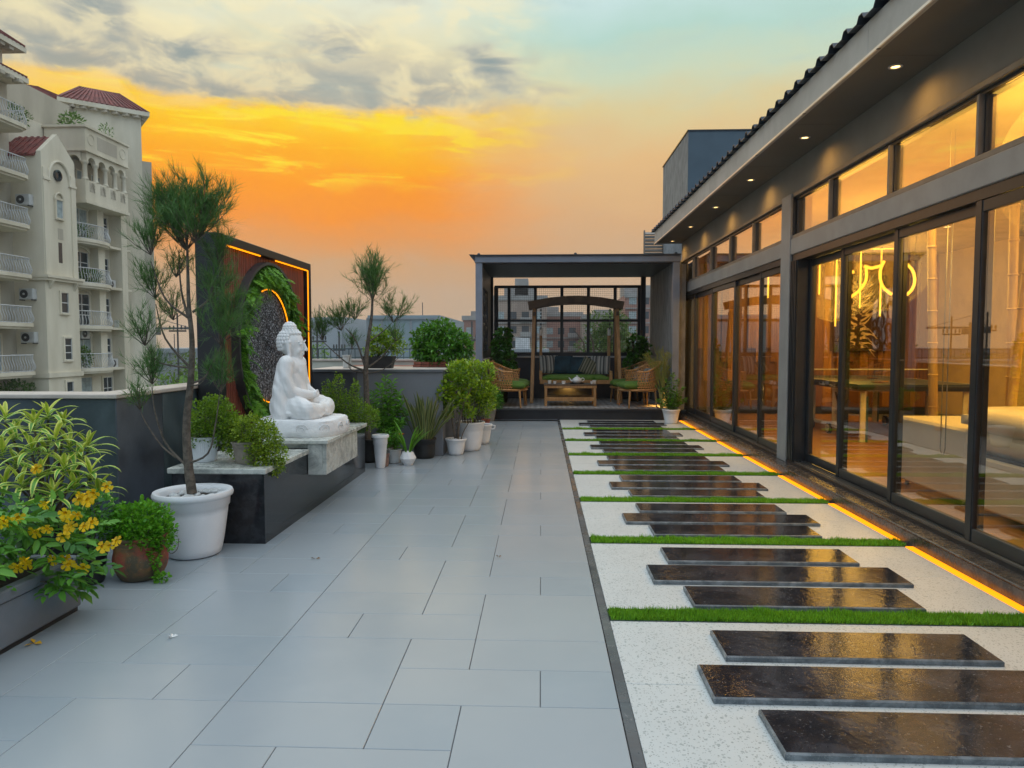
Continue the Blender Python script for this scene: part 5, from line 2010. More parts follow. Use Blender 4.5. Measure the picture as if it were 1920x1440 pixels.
MB().lathe([(0.36, 0), (0.36, 0.12), (0.27, 0.14), (0.26, 0.02), (0.0001, 0.02)], 20).build('oculus', M_wing, ap, 40)
oc = kids(ap)[-1]
oc.location = (XF_, 45.25, 12.15)
oc.rotation_euler = (0, R(90), 0)
flat_window(45.0, 45.6, 9.45, 10.6, XF_, 0, 0, M_curtain)
pts = [(XF_ + 0.06, 45.3 + 0.40 * math.cos(R(a)), 10.6 + 0.45 * math.sin(R(a))) for a in range(0, 181, 20)]
MB().tube(pts, 0.07, 6).build('arch_moulding', M_plast, ap, 40)
A3('slot_window', M_wing, XF_ - 0.1, XF_ + 0.01, 45.15, 45.5, 6.6, 7.9)
A3('slot_recess', M_plast2, XF_ - 0.1, XF_ + 0.012, 45.15, 45.65, 8.1, 8.8)
flat_window(45.15, 45.85, 3.4, 4.7, XF_, 0, 1)
flat_window(45.35, 46.05, 0.35, 1.75, XF_, 0, 2)
flat_window(45.4, 46.05, -2.4, -1.1, XF_, 0, 1)


def balcony(y0, y1, xw, depth, z, curve, label=None, dense=0.21):
    """Slab with moulded edge; bellied balusters all round."""
    out = []
    if curve:
        for k in range(17):
            t = math.pi * k / 16
            out.append((xw + depth * math.sin(t) ** 0.75, (y0 + y1) / 2 - (y1 - y0) / 2 * math.cos(t)))
    else:
        r_ = 0.7
        out = [(xw, y0), (xw + depth, y0)]
        for k in range(7):
            t = math.pi / 2 * k / 6
            out.append((xw + depth - r_ + r_ * math.cos(t), y1 - r_ + r_ * math.sin(t)))
        out.append((xw, y1))
    m = MB().prism(out, z - 0.22, z)
    inner = [(xw + (p[0] - xw) * 0.94, (y0 + y1) / 2 + (p[1] - (y0 + y1) / 2) * 0.97) for p in out]
    m.prism(inner, z - 0.36, z - 0.2205)
    b_ = m.build('balcony_slab', M_plast, ap)
    rl_ = MB()
    pts = [Vector((p[0], p[1], 0)) for p in out]
    cen = Vector((xw, (y0 + y1) / 2, 0))
    acc = 0.0
    for a, c_ in zip(pts[:-1], pts[1:]):
        L = (c_ - a).length
        d = (c_ - a).normalized()
        nrm = Vector((d.y, -d.x, 0))
        if nrm.dot(a - cen) < 0:
            nrm = -nrm
        while acc < L:
            p = a + d * acc - nrm * 0.10
            prof = [(0.0, 0.02), (0.10, 0.14), (0.13, 0.30), (0.05, 0.55), (-0.02, 0.75), (0.0, 0.98)]
            rl_.tube([(p.x + nrm.x * o_, p.y + nrm.y * o_, z + h_) for o_, h_ in prof], 0.020, 4, False)
            acc += dense
        acc -= L
    for h_, o_ in ((0.02, 0.0), (1.0, 0.0)):
        rl_.tube([(p.x - 0.10 * (1 if p.x > xw + 0.05 else 0), p.y, z + h_) for p in pts], 0.035, 4, False)
    rl_.build('railing', M_wht, b_)
    return b_


FLZ = [-0.3, 2.65, 5.6, 8.6, 11.6, 14.6]
for z in FLZ:
    balcony(33.5, 43.25, -33.0, 1.9, z, False)
    for (a, c_) in ((37.6, 39.0), (40.3, 42.4)):
        w = flat_window(a, c_, z + 0.05, z + 2.25, -33.0, 1, 1, M_wing if a < 39 else M_curtain, trim=0.10)
for z in FLZ[:4]:
    balcony(47.15, 51.75, -32.4, 1.55, z, True, dense=0.20)
    flat_window(47.7, 50.2, z + 0.05, z + 2.25, -32.4, 2, 2 if z in (5.6, 2.65) else 0, M_curtain if z in (8.6, -0.3) else M_wing, trim=0.08)
    pts = [(-32.3, 48.95 + 1.35 * math.cos(R(a)), z + 2.25 + 0.42 * math.sin(R(a))) for a in range(0, 181, 15)]
    MB().tube(pts, 0.10, 6).build('arched_lintel', M_plast, ap, 40)
    A3('pier', M_plast, -32.4, -31.75, 50.5, 51.25, z, z + 2.75)
    flat_window(51.5, 52.55, z + 0.55, z + 2.1, -32.38, 1, 2, M_wing, trim=0.08)
    A3('ledge', M_plast, -32.4, -31.5, 51.3, 54.2, z - 0.22, z - 0.05)
A3('pier', M_plast, -32.4, -31.45, 52.9, 53.6, -14, 11.2)
z = -3.2
flat_window(47.9, 50.2, z + 0.05, z + 2.2, -32.4, 1, 0, M_curtain)
flat_window(51.5, 52.6, z + 0.5, z + 2.1, -32.38, 1, 1, M_wing)
# arcaded loggia with roof parapet
YL0, YL1 = 47.9, 52.9
XL = -30.85
A3('loggia_floor', M_plast, -32.4, XL, YL0, YL1, 11.15, 11.6)
A3('loggia_moulding', M_plast, -32.4, XL + 0.1, YL0 - 0.1, YL1 + 0.05, 10.95, 11.149)
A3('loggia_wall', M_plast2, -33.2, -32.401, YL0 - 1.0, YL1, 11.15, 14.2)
for (a, c_) in ((47.95, 48.9), (49.1, 50.4), (50.7, 51.9)):
    flat_window(a + 0.1, c_ - 0.1, 11.75, 13.5, -32.36, 1, 0, M_curtain, trim=0.05)
A3('loggia_parapet', M_plast, XL - 0.22, XL, YL0, YL1, 11.6, 12.55)
A3('loggia_parapet', M_plast, -32.4, XL - 0.221, YL0, YL0 + 0.2, 11.6, 12.55)
for k in range(4):
    yc = YL0 + 0.75 + k * 1.2
    m = MB()
    for q in range(3):
        m.bar((XL + 0.02, yc - 0.28, 11.8 + q * 0.2), (XL + 0.02, yc - 0.08, 12.2 + q * 0.1), 0.05, 0.03)
        m.bar((XL + 0.03, yc + 0.22, 11.8 + q * 0.2), (XL + 0.03, yc - 0.08 + 0.06, 12.25 + q * 0.08), 0.05, 0.03)
    m.box(XL + 0.001, XL + 0.012, yc - 0.32, yc + 0.26, 11.78, 12.42)
    m.build('lattice_panel', M_plast2, ap)
for k in range(5):
    yc = YL0 + 0.2 + k * 1.14
    m = MB().lathe([(0.22, 12.551), (0.22, 12.65), (0.16, 12.7), (0.15, 13.55), (0.20, 13.62), (0.25, 13.7), (0.25, 13.78)], 12, (XL - 0.15, yc, 0))
    m.build('column', M_plast, ap, 40)


def arcade(y0, n, pitch, half):
    poly = [(y0, 14.5), (y0, 13.78)]
    for k in range(n):
        yc = y0 + pitch * (k + 0.5)
        poly.append((yc - half, 13.78))
        for a in range(170, 0, -20):
            poly.append((yc + half * math.cos(R(a)), 13.78 + half * 0.9 * math.sin(R(a))))
        poly.append((yc + half, 13.78))
    poly += [(y0 + n * pitch, 13.78), (y0 + n * pitch, 14.5)]
    return poly


MB().prism(arcade(YL0 + 0.2, 4, 1.14, 0.40), XL - 0.32, XL, 'x').build('arcade', M_plast, ap)
poly = [(-32.5, 14.5), (-32.5, 13.78), (-32.1, 13.78)] + [(-31.65 + 0.42 * math.cos(R(a)), 13.78 + 0.4 * math.sin(R(a))) for a in range(180, -1, -20)] + [(XL - 0.33, 13.78), (XL - 0.33, 14.5)]
MB().prism(poly, YL0, YL0 + 0.3, 'y').build('arcade', M_plast, ap)
A3('roof_parapet', M_plast, -33.6, XL + 0.08, YL0 - 0.02, YL1, 14.501, 16.0)
A3('roof_parapet_cap', M_plast, -33.7, XL + 0.2, YL0 - 0.14, YL1 + 0.1, 16.001, 16.15)
A3('string_course', M_plast, -33.6, XL + 0.16, YL0 - 0.1, YL1, 14.42, 14.5005)
for yc in (48.5, 52.2):
    MB().tube([(XL + 0.085, yc + 0.36 * math.cos(R(a)), 15.3 + 0.36 * math.sin(R(a))) for a in range(0, 361, 24)], 0.035, 5, False).build('roundel', M_plast, ap)
A3('recess_panel', M_plast2, XL + 0.081, XL + 0.09, 49.2, 51.5, 14.8, 15.7)
# diagonal wing and penthouse
dg_ = [(-37.0, 50.4), (-31.05, 55.3), (-33.6, 58.4), (-39.5, 53.5)]
MB().prism(dg_, -14, 19.0).build('wing_wall', M_plast, ap)
MB().prism([(-31.05, 55.3), (-30.55, 55.75), (-32.9, 58.6), (-33.6, 58.4)], -14, 15.6).build('wing_return', M_plast2, ap)
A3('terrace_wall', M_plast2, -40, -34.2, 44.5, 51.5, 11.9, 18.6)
A3('terrace_parapet', M_plast, -34.2, -33.7, 44.0, 49.0, 14.2, 16.2)


def hip(poly, z, rise, over, inset=0.0):
    c_ = Vector((sum(p[0] for p in poly) / len(poly), sum(p[1] for p in poly) / len(poly), 0))
    o_ = [(c_.x + (p[0] - c_.x) * over, c_.y + (p[1] - c_.y) * over) for p in poly]
    a = ((Vector((*o_[0], 0)) + Vector((*o_[3], 0))) / 2)
    b_ = ((Vector((*o_[1], 0)) + Vector((*o_[2], 0))) / 2)
    r0, r1 = a.lerp(b_, 0.28), a.lerp(b_, 0.72)
    vs = [(p[0], p[1], z) for p in o_] + [(r0.x, r0.y, z + rise), (r1.x, r1.y, z + rise)]
    fs = [(0, 1, 5, 4), (1, 2, 5), (2, 3, 4, 5), (3, 0, 4), (0, 3, 2, 1)]
    e = MB().prism(o_, z - 0.32, z - 0.002).build('eaves', M_plast, ap)
    rf = MB().add(vs, fs).build('roof', M_tileroof, ap)
    m = MB()
    for (i, j, k, l) in ((0, 1, 4, 5), (2, 3, 5, 4), (1, 2, 5, 5), (3, 0, 4, 4)):
        A_, B_, K, L = (Vector(vs[q]) for q in (i, j, k, l))
        nn = int((B_ - A_).length / 0.32)
        for q in range(nn):
            s = (q + 0.5) / nn
            m.bar(A_.lerp(B_, s) + Vector((0, 0, 0.02)), K.lerp(L, s) + Vector((0, 0, 0.02)), 0.15, 0.10)
    m.build('tile_rows', M_tileroof, rf)
    for (i, j) in ((0, 1), (1, 2)):
        A_, B_ = Vector((*poly[i], z - 0.5)), Vector((*poly[j], z - 0.5))
        nn = int((B_ - A_).length / 0.7)
        for q in range(nn):
            p = A_.lerp(B_, (q + 0.5) / nn)
            bx('rafter_end', M_plast2, e, p.x - 0.09, p.x + 0.35, p.y - 0.30, p.y + 0.06, z - 0.52, z - 0.321)


hip([(-34.9, 52.15), (-31.05, 55.3), (-33.6, 58.4), (-37.4, 55.3)], 19.3, 1.7, 1.22)
hip([(-40.5, 47.5), (-34.6, 52.4), (-37.1, 55.5), (-43.0, 50.5)], 19.1, 1.3, 1.12)
# left tower roofs
A3('tower_wall', M_plast, -42, -32.6, 30.0, 43.0, 17.4, 19.25)
hip([(-41.5, 31.0), (-31.9, 31.0), (-31.9, 43.6), (-41.5, 43.6)], 17.75, 0.9, 1.05)
hip([(-41.5, 31.0), (-32.2, 31.0), (-32.2, 43.3), (-41.5, 43.3)], 19.6, 2.2, 1.10)

# air conditioners
def aircon(label, x, y, z, face):
    t = thing('air_conditioner', label, 'air conditioner', (x, y, z), 0 if face == 'x' else R(-90), 'air conditioners on the apartment house')
    bx('casing', M_acw, t, 0.0, 0.38, -0.45, 0.45, 0, 0.68, 0.03)
    MB().lathe([(0.26, 0.0), (0.26, 0.012), (0.0001, 0.012)], 20).build('fan_grille', M_acf, t)
    k = kids(t)[-1]
    k.location = (0.381, -0.12, 0.34)
    k.rotation_euler = (0, R(90), 0)
    h_ = MB().lathe([(0.07, 0.0), (0.06, 0.03), (0.0001, 0.03)], 12).build('fan_hub', M_acw, t)
    h_.location = (0.394, -0.12, 0.34)
    h_.rotation_euler = (0, R(90), 0)
    MB().box(-0.05, 0.40, -0.40, -0.34, -0.06, -0.002).box(-0.05, 0.40, 0.34, 0.40, -0.06, -0.002).build('bracket', M_acf, t)


aircon('air conditioner on the grey side wall, second storey from the roof', -32.0, 43.79, 9.95, 'y')
aircon('air conditioner on the grey side wall, two storeys above the lowest balcony', -32.0, 43.79, 4.15, 'y')
aircon('air conditioner on the grey side wall just above the lowest balcony', -32.0, 43.79, 1.45, 'y')
aircon('air conditioner left of the curved balcony under the arcade', -32.35, 47.3, 9.2, 'x')
aircon('air conditioner left of the second curved balcony from the top', -32.35, 47.3, 6.6, 'x')
aircon('air conditioner left of the third curved balcony from the top', -32.35, 47.3, 3.6, 'x')
aircon('air conditioner left of the lowest curved balcony', -32.35, 47.35, 0.5, 'x')
aircon('air conditioner above the lowest curved balcony door', -32.2, 48.9, 1.75, 'x')
aircon('air conditioner on the window ledge beside the second curved balcony', -32.2, 52.2, 5.45, 'x')
aircon('air conditioner on the window ledge beside the third curved balcony', -32.2, 53.3, 2.5, 'x')
aircon('air conditioner on the window ledge beside the lowest curved balcony', -32.2, 52.2, -0.4, 'x')
M_bleaf = leafmat('balcony_leaf', (0.03, 0.09, 0.015), (0.12, 0.24, 0.03))


def blob_plant(name, label, cat, c, rad, n, L, W, mat, group=None, stem=True, kindl='leaf'):
    t = thing(name, label, cat, c, 0, group)
    d = unit(rng.normal(0, 1, (n, 3)))
    r_ = rng.uniform(0.25, 1, (n, 1)) ** 0.5
    P = d * r_ * np.array(rad) + np.array([0, 0, rad[2]])
    D = d + rng.normal(0, 0.5, (n, 3)) + [0, 0, 0.25]
    o = obj('foliage', leaves_mesh('foliage', P, D, rng.uniform(0.6, 1.1, n) * L, rng.uniform(0.7, 1.1, n) * W, mat, kind=kindl), t)
    o['kind'] = 'stuff'
    if stem:
        m = MB()
        for k in range(4):
            a = k * 1.6
            m.tube([(0, 0, -0.02), (rad[0] * 0.25 * math.cos(a), rad[1] * 0.25 * math.sin(a), rad[2] * 0.6), (rad[0] * 0.55 * math.cos(a), rad[1] * 0.55 * math.sin(a), rad[2] * 1.3)],
                   [0.03 * rad[2] + 0.004, 0.02 * rad[2] + 0.003, 0.004], 6)
        m.build('stem', M_bark, t, 40)
    return t


M_bark = pmat('brown_bark', (0.12, 0.085, 0.06), 0.85, var=0.3, vscale=20, bump=0.5, bscale=60)
blob_plant('roof_plant', 'frangipani on the roof parapet of the apartment house', 'plant', (-32.8, 49.6, 16.1), (0.7, 0.7, 0.7), 260, 0.35, 0.14, M_bleaf)
blob_plant('roof_plant', 'bare branched plant near the corner of the roof parapet', 'plant', (-31.6, 51.6, 16.1), (0.55, 0.55, 0.6), 120, 0.25, 0.09, M_bleaf)
blob_plant('roof_plant', 'trailing green hedge on the roof terrace of the apartment house', 'plant', (-33.9, 45.6, 15.6), (0.3, 1.6, 0.6), 420, 0.28, 0.1, M_bleaf, stem=False)
blob_plant('balcony_plant', 'spiky pot plant on the curved balcony under the arcade', 'plant', (-31.6, 48.6, 8.65), (0.5, 0.6, 0.45), 200, 0.45, 0.06, M_bleaf)
blob_plant('balcony_plant', 'row of green plants on the second curved balcony', 'plant', (-31.6, 49.2, 5.65), (0.4, 1.4, 0.45), 500, 0.28, 0.09, M_bleaf)
blob_plant('balcony_plant', 'creeper hanging under the lowest straight balcony', 'plant', (-32.2, 42.6, -2.6), (0.8, 1.4, 0.9), 700, 0.28, 0.12, M_bleaf)
blob_plant('balcony_plant', 'leafy plant beside the lowest curved balcony door', 'plant', (-31.5, 48.2, -0.25), (0.4, 0.6, 0.7), 300, 0.28, 0.12, M_bleaf)

# ================================================================== the city beyond
M_haze1 = pmat('pale_cladding', (0.36, 0.40, 0.43), 0.6, var=0.06, vscale=0.2)
M_haze2 = pmat('grey_cladding', (0.26, 0.29, 0.31), 0.6, var=0.08, vscale=0.2)
M_apt = pmat('tan_facade', (0.36, 0.27, 0.21), 0.8, var=0.15, vscale=0.15)
M_apt2 = pmat('red_brick_facade', (0.30, 0.15, 0.11), 0.8, var=0.15, vscale=0.15)
M_conc = pmat('grey_concrete', (0.30, 0.29, 0.27), 0.8, var=0.15, vscale=0.3)
M_pole = pmat('pole_grey', (0.07, 0.07, 0.07), 0.7)


def shed(label, x0, x1, y, zt, mat, slope=0.0):
    t = thing('warehouse', label, 'building')
    m = MB().add([(x0, y, -14), (x1, y, -14), (x1, y, zt), (x0, y, zt - slope), (x0, y + 25, -14), (x1, y + 25, -14), (x1, y + 25, zt), (x0, y + 25, zt - slope)],
                 [(0, 1, 2, 3), (5, 4, 7, 6), (4, 0, 3, 7), (1, 5, 6, 2), (3, 2, 6, 7)])
    m.build('wall', mat, t)
    for k in range(6):
        x = x0 + (x1 - x0) * k / 5
        bx('cladding_rib', M_haze2, t, x - 0.12, x + 0.12, y - 0.12, y - 0.003, -14, zt - slope * (1 - k / 5) - 0.3)
    bx('parapet_rail', M_haze2, t, x0, x1, y - 0.25, y - 0.125, zt - 0.45 - slope, zt - 0.25 - slope)
    bx('lower_band', M_haze2, t, x0, x1, y - 0.2, y - 0.126, -3.2, -1.2)
    MB().tube([(x0 + (x1 - x0) * 0.7, y + 3, zt - 0.2), (x0 + (x1 - x0) * 0.7, y + 3, zt + 1.6)], 0.05, 5).build('mast', M_pole, t)
    return t


shed('long pale warehouse wall seen right of the shrine screen', -36.0, -23.4, 84.0, 4.6, M_haze1, 0.3)
shed('large blue-grey box building behind the second young pine', -19.5, -11.3, 80.0, 4.6, pmat('blue_cladding', (0.25, 0.33, 0.36), 0.5, var=0.05, vscale=0.2))
shed('low grey shed with flat roof left of the shrine screen', -47.0, -38.0, 75.0, 0.9, M_haze2)


def pole(label, x, y, zt, arm=0.75):
    t = thing('utility_pole', label, 'utility pole', (x, y, -14))
    MB().tube([(0, 0, 0), (0, 0, zt + 14)], [0.12, 0.07], 8).build('shaft', M_pole, t, 40)
    MB().box(-arm, arm, -0.05, 0.05, zt + 12.42, zt + 12.56).build('cross_arm', M_pole, t)
    for s in (-0.9, -0.45, 0.45, 0.9):
        MB().lathe([(0.05, zt + 12.6), (0.08, zt + 12.75), (0.05, zt + 12.95)], 8, (s * arm, 0, 0)).build('insulator', M_pole, t)


pole('utility pole with cross arm just right of the shrine screen', -18.0, 57.0, 3.1)
pole('plain utility pole before the pale warehouse', -16.5, 58.0, 2.4, 0.5)
pole('utility pole with cross arm left of the pergola column', -5.6, 58.0, 3.2)
pole('utility pole between the apartment house and the shrine screen', -31.0, 60.0, 4.0)
pole('second utility pole beside the shrine screen', -29.2, 62.0, 3.7)


def block(label, x0, x1, y, zt, mat, steps, fl=3.0, wx=2.6):
    t = thing('apartment_block', label, 'building', group='far apartment blocks')
    bx('wall', mat, t, x0, x1, y, y + 14, -14, zt)
    for (a, b_, h_) in steps:
        bx('roof_block', M_conc, t, x0 + (x1 - x0) * a, x0 + (x1 - x0) * b_, y + 2, y + 10, zt + 0.01, zt + h_)
    bx('parapet', M_conc, t, x0 - 0.2, x1 + 0.2, y - 0.25, y - 0.01, zt - 0.5, zt + 0.5)
    z = -3.0
    while z < zt - 2.2:
        bx('floor_band', M_conc, t, x0, x1, y - 0.35, y - 0.002, z - 0.35, z - 0.1)
        x = x0 + 0.8
        k = 0
        while x < x1 - 1.8:
            w = MB().box(x, x + 1.5, y - 0.06, y - 0.004, z + 0.6, z + 2.1).build('window', M_wing if (k * 7 + int(z)) % 3 else M_curtain, t)
            k += 1
            if k % 3 == 0:
                bx('balcony', M_conc, t, x - 0.3, x + 1.9, y - 1.0, y - 0.36, z - 0.1, z + 0.9)
            x += wx
        z += fl


block('tan stepped apartment block seen through the left pergola windows', -10.0, 1.2, 150, 11.0, M_apt, ((0.2, 0.8, 2.6), (0.4, 0.65, 4.2)))
block('red brick apartment block seen between the swing posts', 0.5, 9.5, 165, 8.2, M_apt2, ((0.1, 0.4, 1.8),))
block('tan apartment block behind the tall tree beyond the pergola', 9.0, 18.5, 158, 7.4, M_apt, ((0.3, 0.7, 1.6),))
block('dark roofed apartment block seen through the right pergola windows', 17.5, 27.0, 150, 11.5, M_apt2, ((0.0, 0.7, 2.2),))
block('stepped red apartment block left of the pergola column', -17.5, -12.0, 160, 7.2, M_apt2, ((0.3, 1.0, 1.6), (0.6, 1.0, 3.0)))
block('tan apartment block at the right rear of the pergola', 28.0, 45.0, 170, 12.0, M_apt, ((0.2, 0.5, 2.0),))
wh = thing('white_house', 'small white flat-roofed house below the pergola windows', 'building')
bx('wall', M_wht, wh, -3.6, 0.4, 60, 66, -14, 0.6)
bx('roof', M_haze2, wh, -3.9, 0.7, 59.6, 66.4, 0.61, 0.95)
bx('roof_tank', M_wht, wh, -2.2, -1.0, 62, 64, 0.96, 1.9)
bx('shade', M_haze2, wh, -3.4, 0.2, 58.6, 59.59, -0.6, -0.4)

# trees beyond the parapets
def city_tree(label, x, y, zt, r_, mat, n=1500, lf=0.35, group='trees beyond the terrace'):
    t = thing('tree', label, 'tree', (x, y, -14), 0, group)
    H = zt + 14
    m = MB().tube([(0, 0, 0), (0.2, 0, H * 0.5), (0.1, 0.1, H * 0.75)], [0.3, 0.2, 0.1], 8)
    for k in range(6):
        a = k * 1.05
        m.tube([(0.15, 0.05, H * (0.5 + 0.04 * k)), (math.cos(a) * r_ * 0.5, math.sin(a) * r_ * 0.5, H - r_ * 0.9), (math.cos(a) * r_ * 0.8, math.sin(a) * r_ * 0.8, H - r_ * 0.5)], [0.1, 0.06, 0.02], 5)
    m.build('trunk', M_bark, t, 40)
    cl = [np.array([math.cos(a) * r_ * q, math.sin(a) * r_ * q, H - r_ * (0.9 + 0.7 * random.uniform(-1, 1))]) for a, q in [(random.uniform(0, 6.28), random.uniform(0.1, 0.75)) for _ in range(16)]]
    P, D = [], []
    for c_ in cl:
        k = n // 16
        d = unit(rng.normal(0, 1, (k, 3)))
        P.append(c_ + d * r_ * 0.38 * rng.uniform(0.3, 1, (k, 1)) ** 0.5)
        D.append(d + rng.normal(0, 0.4, (k, 3)) - [0, 0, 0.3])
    P, D = np.concatenate(P), np.concatenate(D)
    o = obj('crown', leaves_mesh('crown', P, D, rng.uniform(0.7, 1.2, len(P)) * lf, lf * 0.45, mat), t)
    o['kind'] = 'stuff'


M_tl1 = leafmat('tree_leaf', (0.035, 0.085, 0.018), (0.13, 0.22, 0.05))
M_tl2 = leafmat('tree_leaf_bright', (0.06, 0.16, 0.02), (0.20, 0.36, 0.05))
city_tree('tall leafy tree seen through the middle pergola windows', 3.6, 44, 3.3, 2.0, M_tl1, 2600, 0.26)
city_tree('second leafy tree crown beside the tall one beyond the pergola', 5.0, 47, 2.2, 1.8, M_tl1, 2000, 0.26)
city_tree('low green tree behind the right pergola window', 9.5, 52, 0.6, 2.4, M_tl1, 1600)
city_tree('pale green tree before the warehouse right of the shrine screen', -21.5, 66, 1.2, 3.2, M_tl2, 2000, 0.4)
city_tree('bright green tree over the parapet left of the shrine screen', -18.2, 36, 0.1, 2.2, M_tl2, 2600, 0.3)
city_tree('bright green tree between the young pine and the shrine screen', -16.0, 35, 0.2, 2.0, M_tl2, 2400, 0.3)
city_tree('dark tree behind the roof railing', -30.5, 62, 0.3, 3.0, M_tl1, 1600, 0.4)
city_tree('green tree beyond the white house', -7.5, 70, 0.6, 3.0, M_tl1, 1600, 0.4)
for k in range(9):
    city_tree('distant round tree in the hazy row on the horizon, %s from the left' % (ORD + ['ninth'])[k], -75 + k * 15 + random.uniform(-3, 3), 135 + random.uniform(-8, 8), -0.6 + random.uniform(0, 1.8), 5.5, M_tl1, 700, 0.9, 'row of distant trees')

# tower crane on the skyline
cr = thing('tower_crane', 'slender tower crane on the skyline left of the shrine screen', 'crane', (-95, 172, -14))
MB().tube([(0, 0, 0), (0, 0, 20.5)], 0.35, 4).build('mast', M_pole, cr)
MB().bar((-4.5, 0, 19.2), (10, 0, 19.2), 0.4, 0.5).build('jib', M_pole, cr)
MB().box(-4.6, -3.2, -0.5, 0.5, 17.9, 19.0).build('counterweight', M_pole, cr)
MB().tube([(-4, 0, 19.4), (0, 0, 22), (9, 0, 19.4)], 0.08, 4).build('stay', M_pole, cr)
MB().box(0.5, 1.7, -0.5, 0.5, 17.6, 18.9).build('cab', M_pole, cr)

# ================================================================== plants and pots
def _ray(u, v):
    """Viewing direction of a photo pixel (used only to read positions off the photograph)."""
    yaw, pit = math.atan(54 / 1340.0), -math.atan(75 / 1340.0)
    f = Vector((-math.sin(yaw) * math.cos(pit), math.cos(yaw) * math.cos(pit), math.sin(pit)))
    r_ = Vector((math.cos(yaw), math.sin(yaw), 0))
    return f * 1340.0 + r_ * (u - 960) - r_.cross(f) * (v - 720)


def gp(u, v, z=0.0):
    d = _ray(u, v)
    return Vector((0, 0, 1.38)) + d * ((z - 1.38) / d.z)


def pxy(u, v, y):
    d = _ray(u, v)
    return Vector((0, 0, 1.38)) + d * (y / d.y)


M_potw = pmat('white_plastic_pot', (0.76, 0.78, 0.80), 0.35, var=0.04, vscale=4)
M_potb = pmat('black_nursery_pot', (0.012, 0.013, 0.014), 0.5, var=0.3, vscale=10)
M_potbe = pmat('beige_clay_pot', (0.27, 0.235, 0.19), 0.7, var=0.15, vscale=10)
M_potg = pmat('grey_white_pot', (0.52, 0.53, 0.52), 0.6, var=0.08, vscale=8)
M_potr = pmat('red_clay_pot', (0.30, 0.085, 0.05), 0.75, var=0.25, vscale=12)
M_potbr = pmat('brown_clay_pot', (0.23, 0.14, 0.11), 0.75, var=0.2, vscale=12)
M_potdk = pmat('olive_clay_pot', (0.055, 0.048, 0.03), 0.5, var=0.3, vscale=10)
M_soil = pmat('soil', (0.03, 0.022, 0.016), 0.95, var=0.4, vscale=50, bump=0.6, bscale=80)
M_pebble = pmat('white_pebble', (0.50, 0.52, 0.52), 0.6, var=0.2, vscale=9)
M_grayplanter = pmat('grey_planter', (0.15, 0.175, 0.205), 0.4, var=0.12, vscale=3, rvar=0.15)
M_woody = pmat('grey_bark', (0.115, 0.095, 0.075), 0.85, var=0.35, vscale=30, bump=0.7, bscale=70)


def weathered():
    mt = bpy.data.materials.new('weathered_terracotta')
    mt.use_nodes = True
    T = mt.node_tree
    g = NG(T)
    b_ = T.nodes['Principled BSDF']
    tc = g.node('ShaderNodeTexCoord')
    co = tc.outputs['Object']
    c_ = g.mix(g.ss(g.noise(co, 9, 6, 0.7), 0.40, 0.62), (0.30, 0.06, 0.035, 1), (0.22, 0.12, 0.04, 1))
    c_ = g.mix(g.ss(g.noise(co, 7, 7, 0.75, 0.8), 0.44, 0.60), c_, (0.085, 0.075, 0.045, 1))
    sp = g.node('ShaderNodeSeparateXYZ')
    T.links.new(co, sp.inputs[0])
    low = g.m('SUBTRACT', 1.0, g.ss(g.m('ADD', sp.outputs[2], g.m('MULTIPLY', g.noise(co, 14, 4, 0.6), 0.07)), 0.06, 0.13))
    c_ = g.mix(g.m('MULTIPLY', low, 0.75), c_, (0.10, 0.085, 0.05, 1))
    sc_ = g.ss(g.noise(co, 60, 5, 0.7), 0.60, 0.68)
    c_ = g.mix(g.m('MULTIPLY', sc_, 0.5), c_, (0.40, 0.30, 0.22, 1))
    T.links.new(c_, b_.inputs['Base Color'])
    b_.inputs['Roughness'].default_value = 0.7
    bp = g.node('ShaderNodeBump')
    bp.inputs['Strength'].default_value = 0.5
    bp.inputs['Distance'].default_value = 0.006
    T.links.new(g.noise(co, 40, 6, 0.7), bp.inputs['Height'])
    T.links.new(bp.outputs[0], b_.inputs['Normal'])
    return mt


M_terra = weathered()


def pot(t, r_top, r_bot, h, mat, rim=0.02, band=True, soil=True, n=32, belly=0.0):
    """Turned flower pot with a rolled rim and a band below it."""
    w = rim * 0.5
    pr = [(0.0001, 0.002), (r_bot * 0.9, 0.002), (r_bot, 0.012)]
    for i in range(1, 8):
        s = i / 8
        pr.append((r_bot + (r_top - rim - r_bot) * (s ** 0.75) + belly * math.sin(math.pi * s), 0.012 + (h * 0.74 - 0.012) * s))
    rb = r_top - rim
    if band:
        pr += [(rb, h * 0.75), (rb + rim * 0.30, h * 0.765), (rb + rim * 0.45, h - rim * 1.6)]
    pr += [(rb + rim * 0.5, h - rim * 1.55), (r_top, h - rim * 1.25), (r_top + rim * 0.15, h - rim * 0.6), (r_top - rim * 0.1, h - rim * 0.05), (r_top - rim * 0.8, h), (rb - w, h - rim * 0.6),
           (rb - w * 1.4, h * 0.84), (0.0001, h * 0.84)]
    p = MB().lathe(pr, n).build('pot', mat, t, 50)
    if soil:
        MB().lathe([(0.0001, h * 0.9), (rb * 0.5, h * 0.905), (rb - w * 1.2, h * 0.885)], 20).build('soil', M_soil, t, True)
    return p


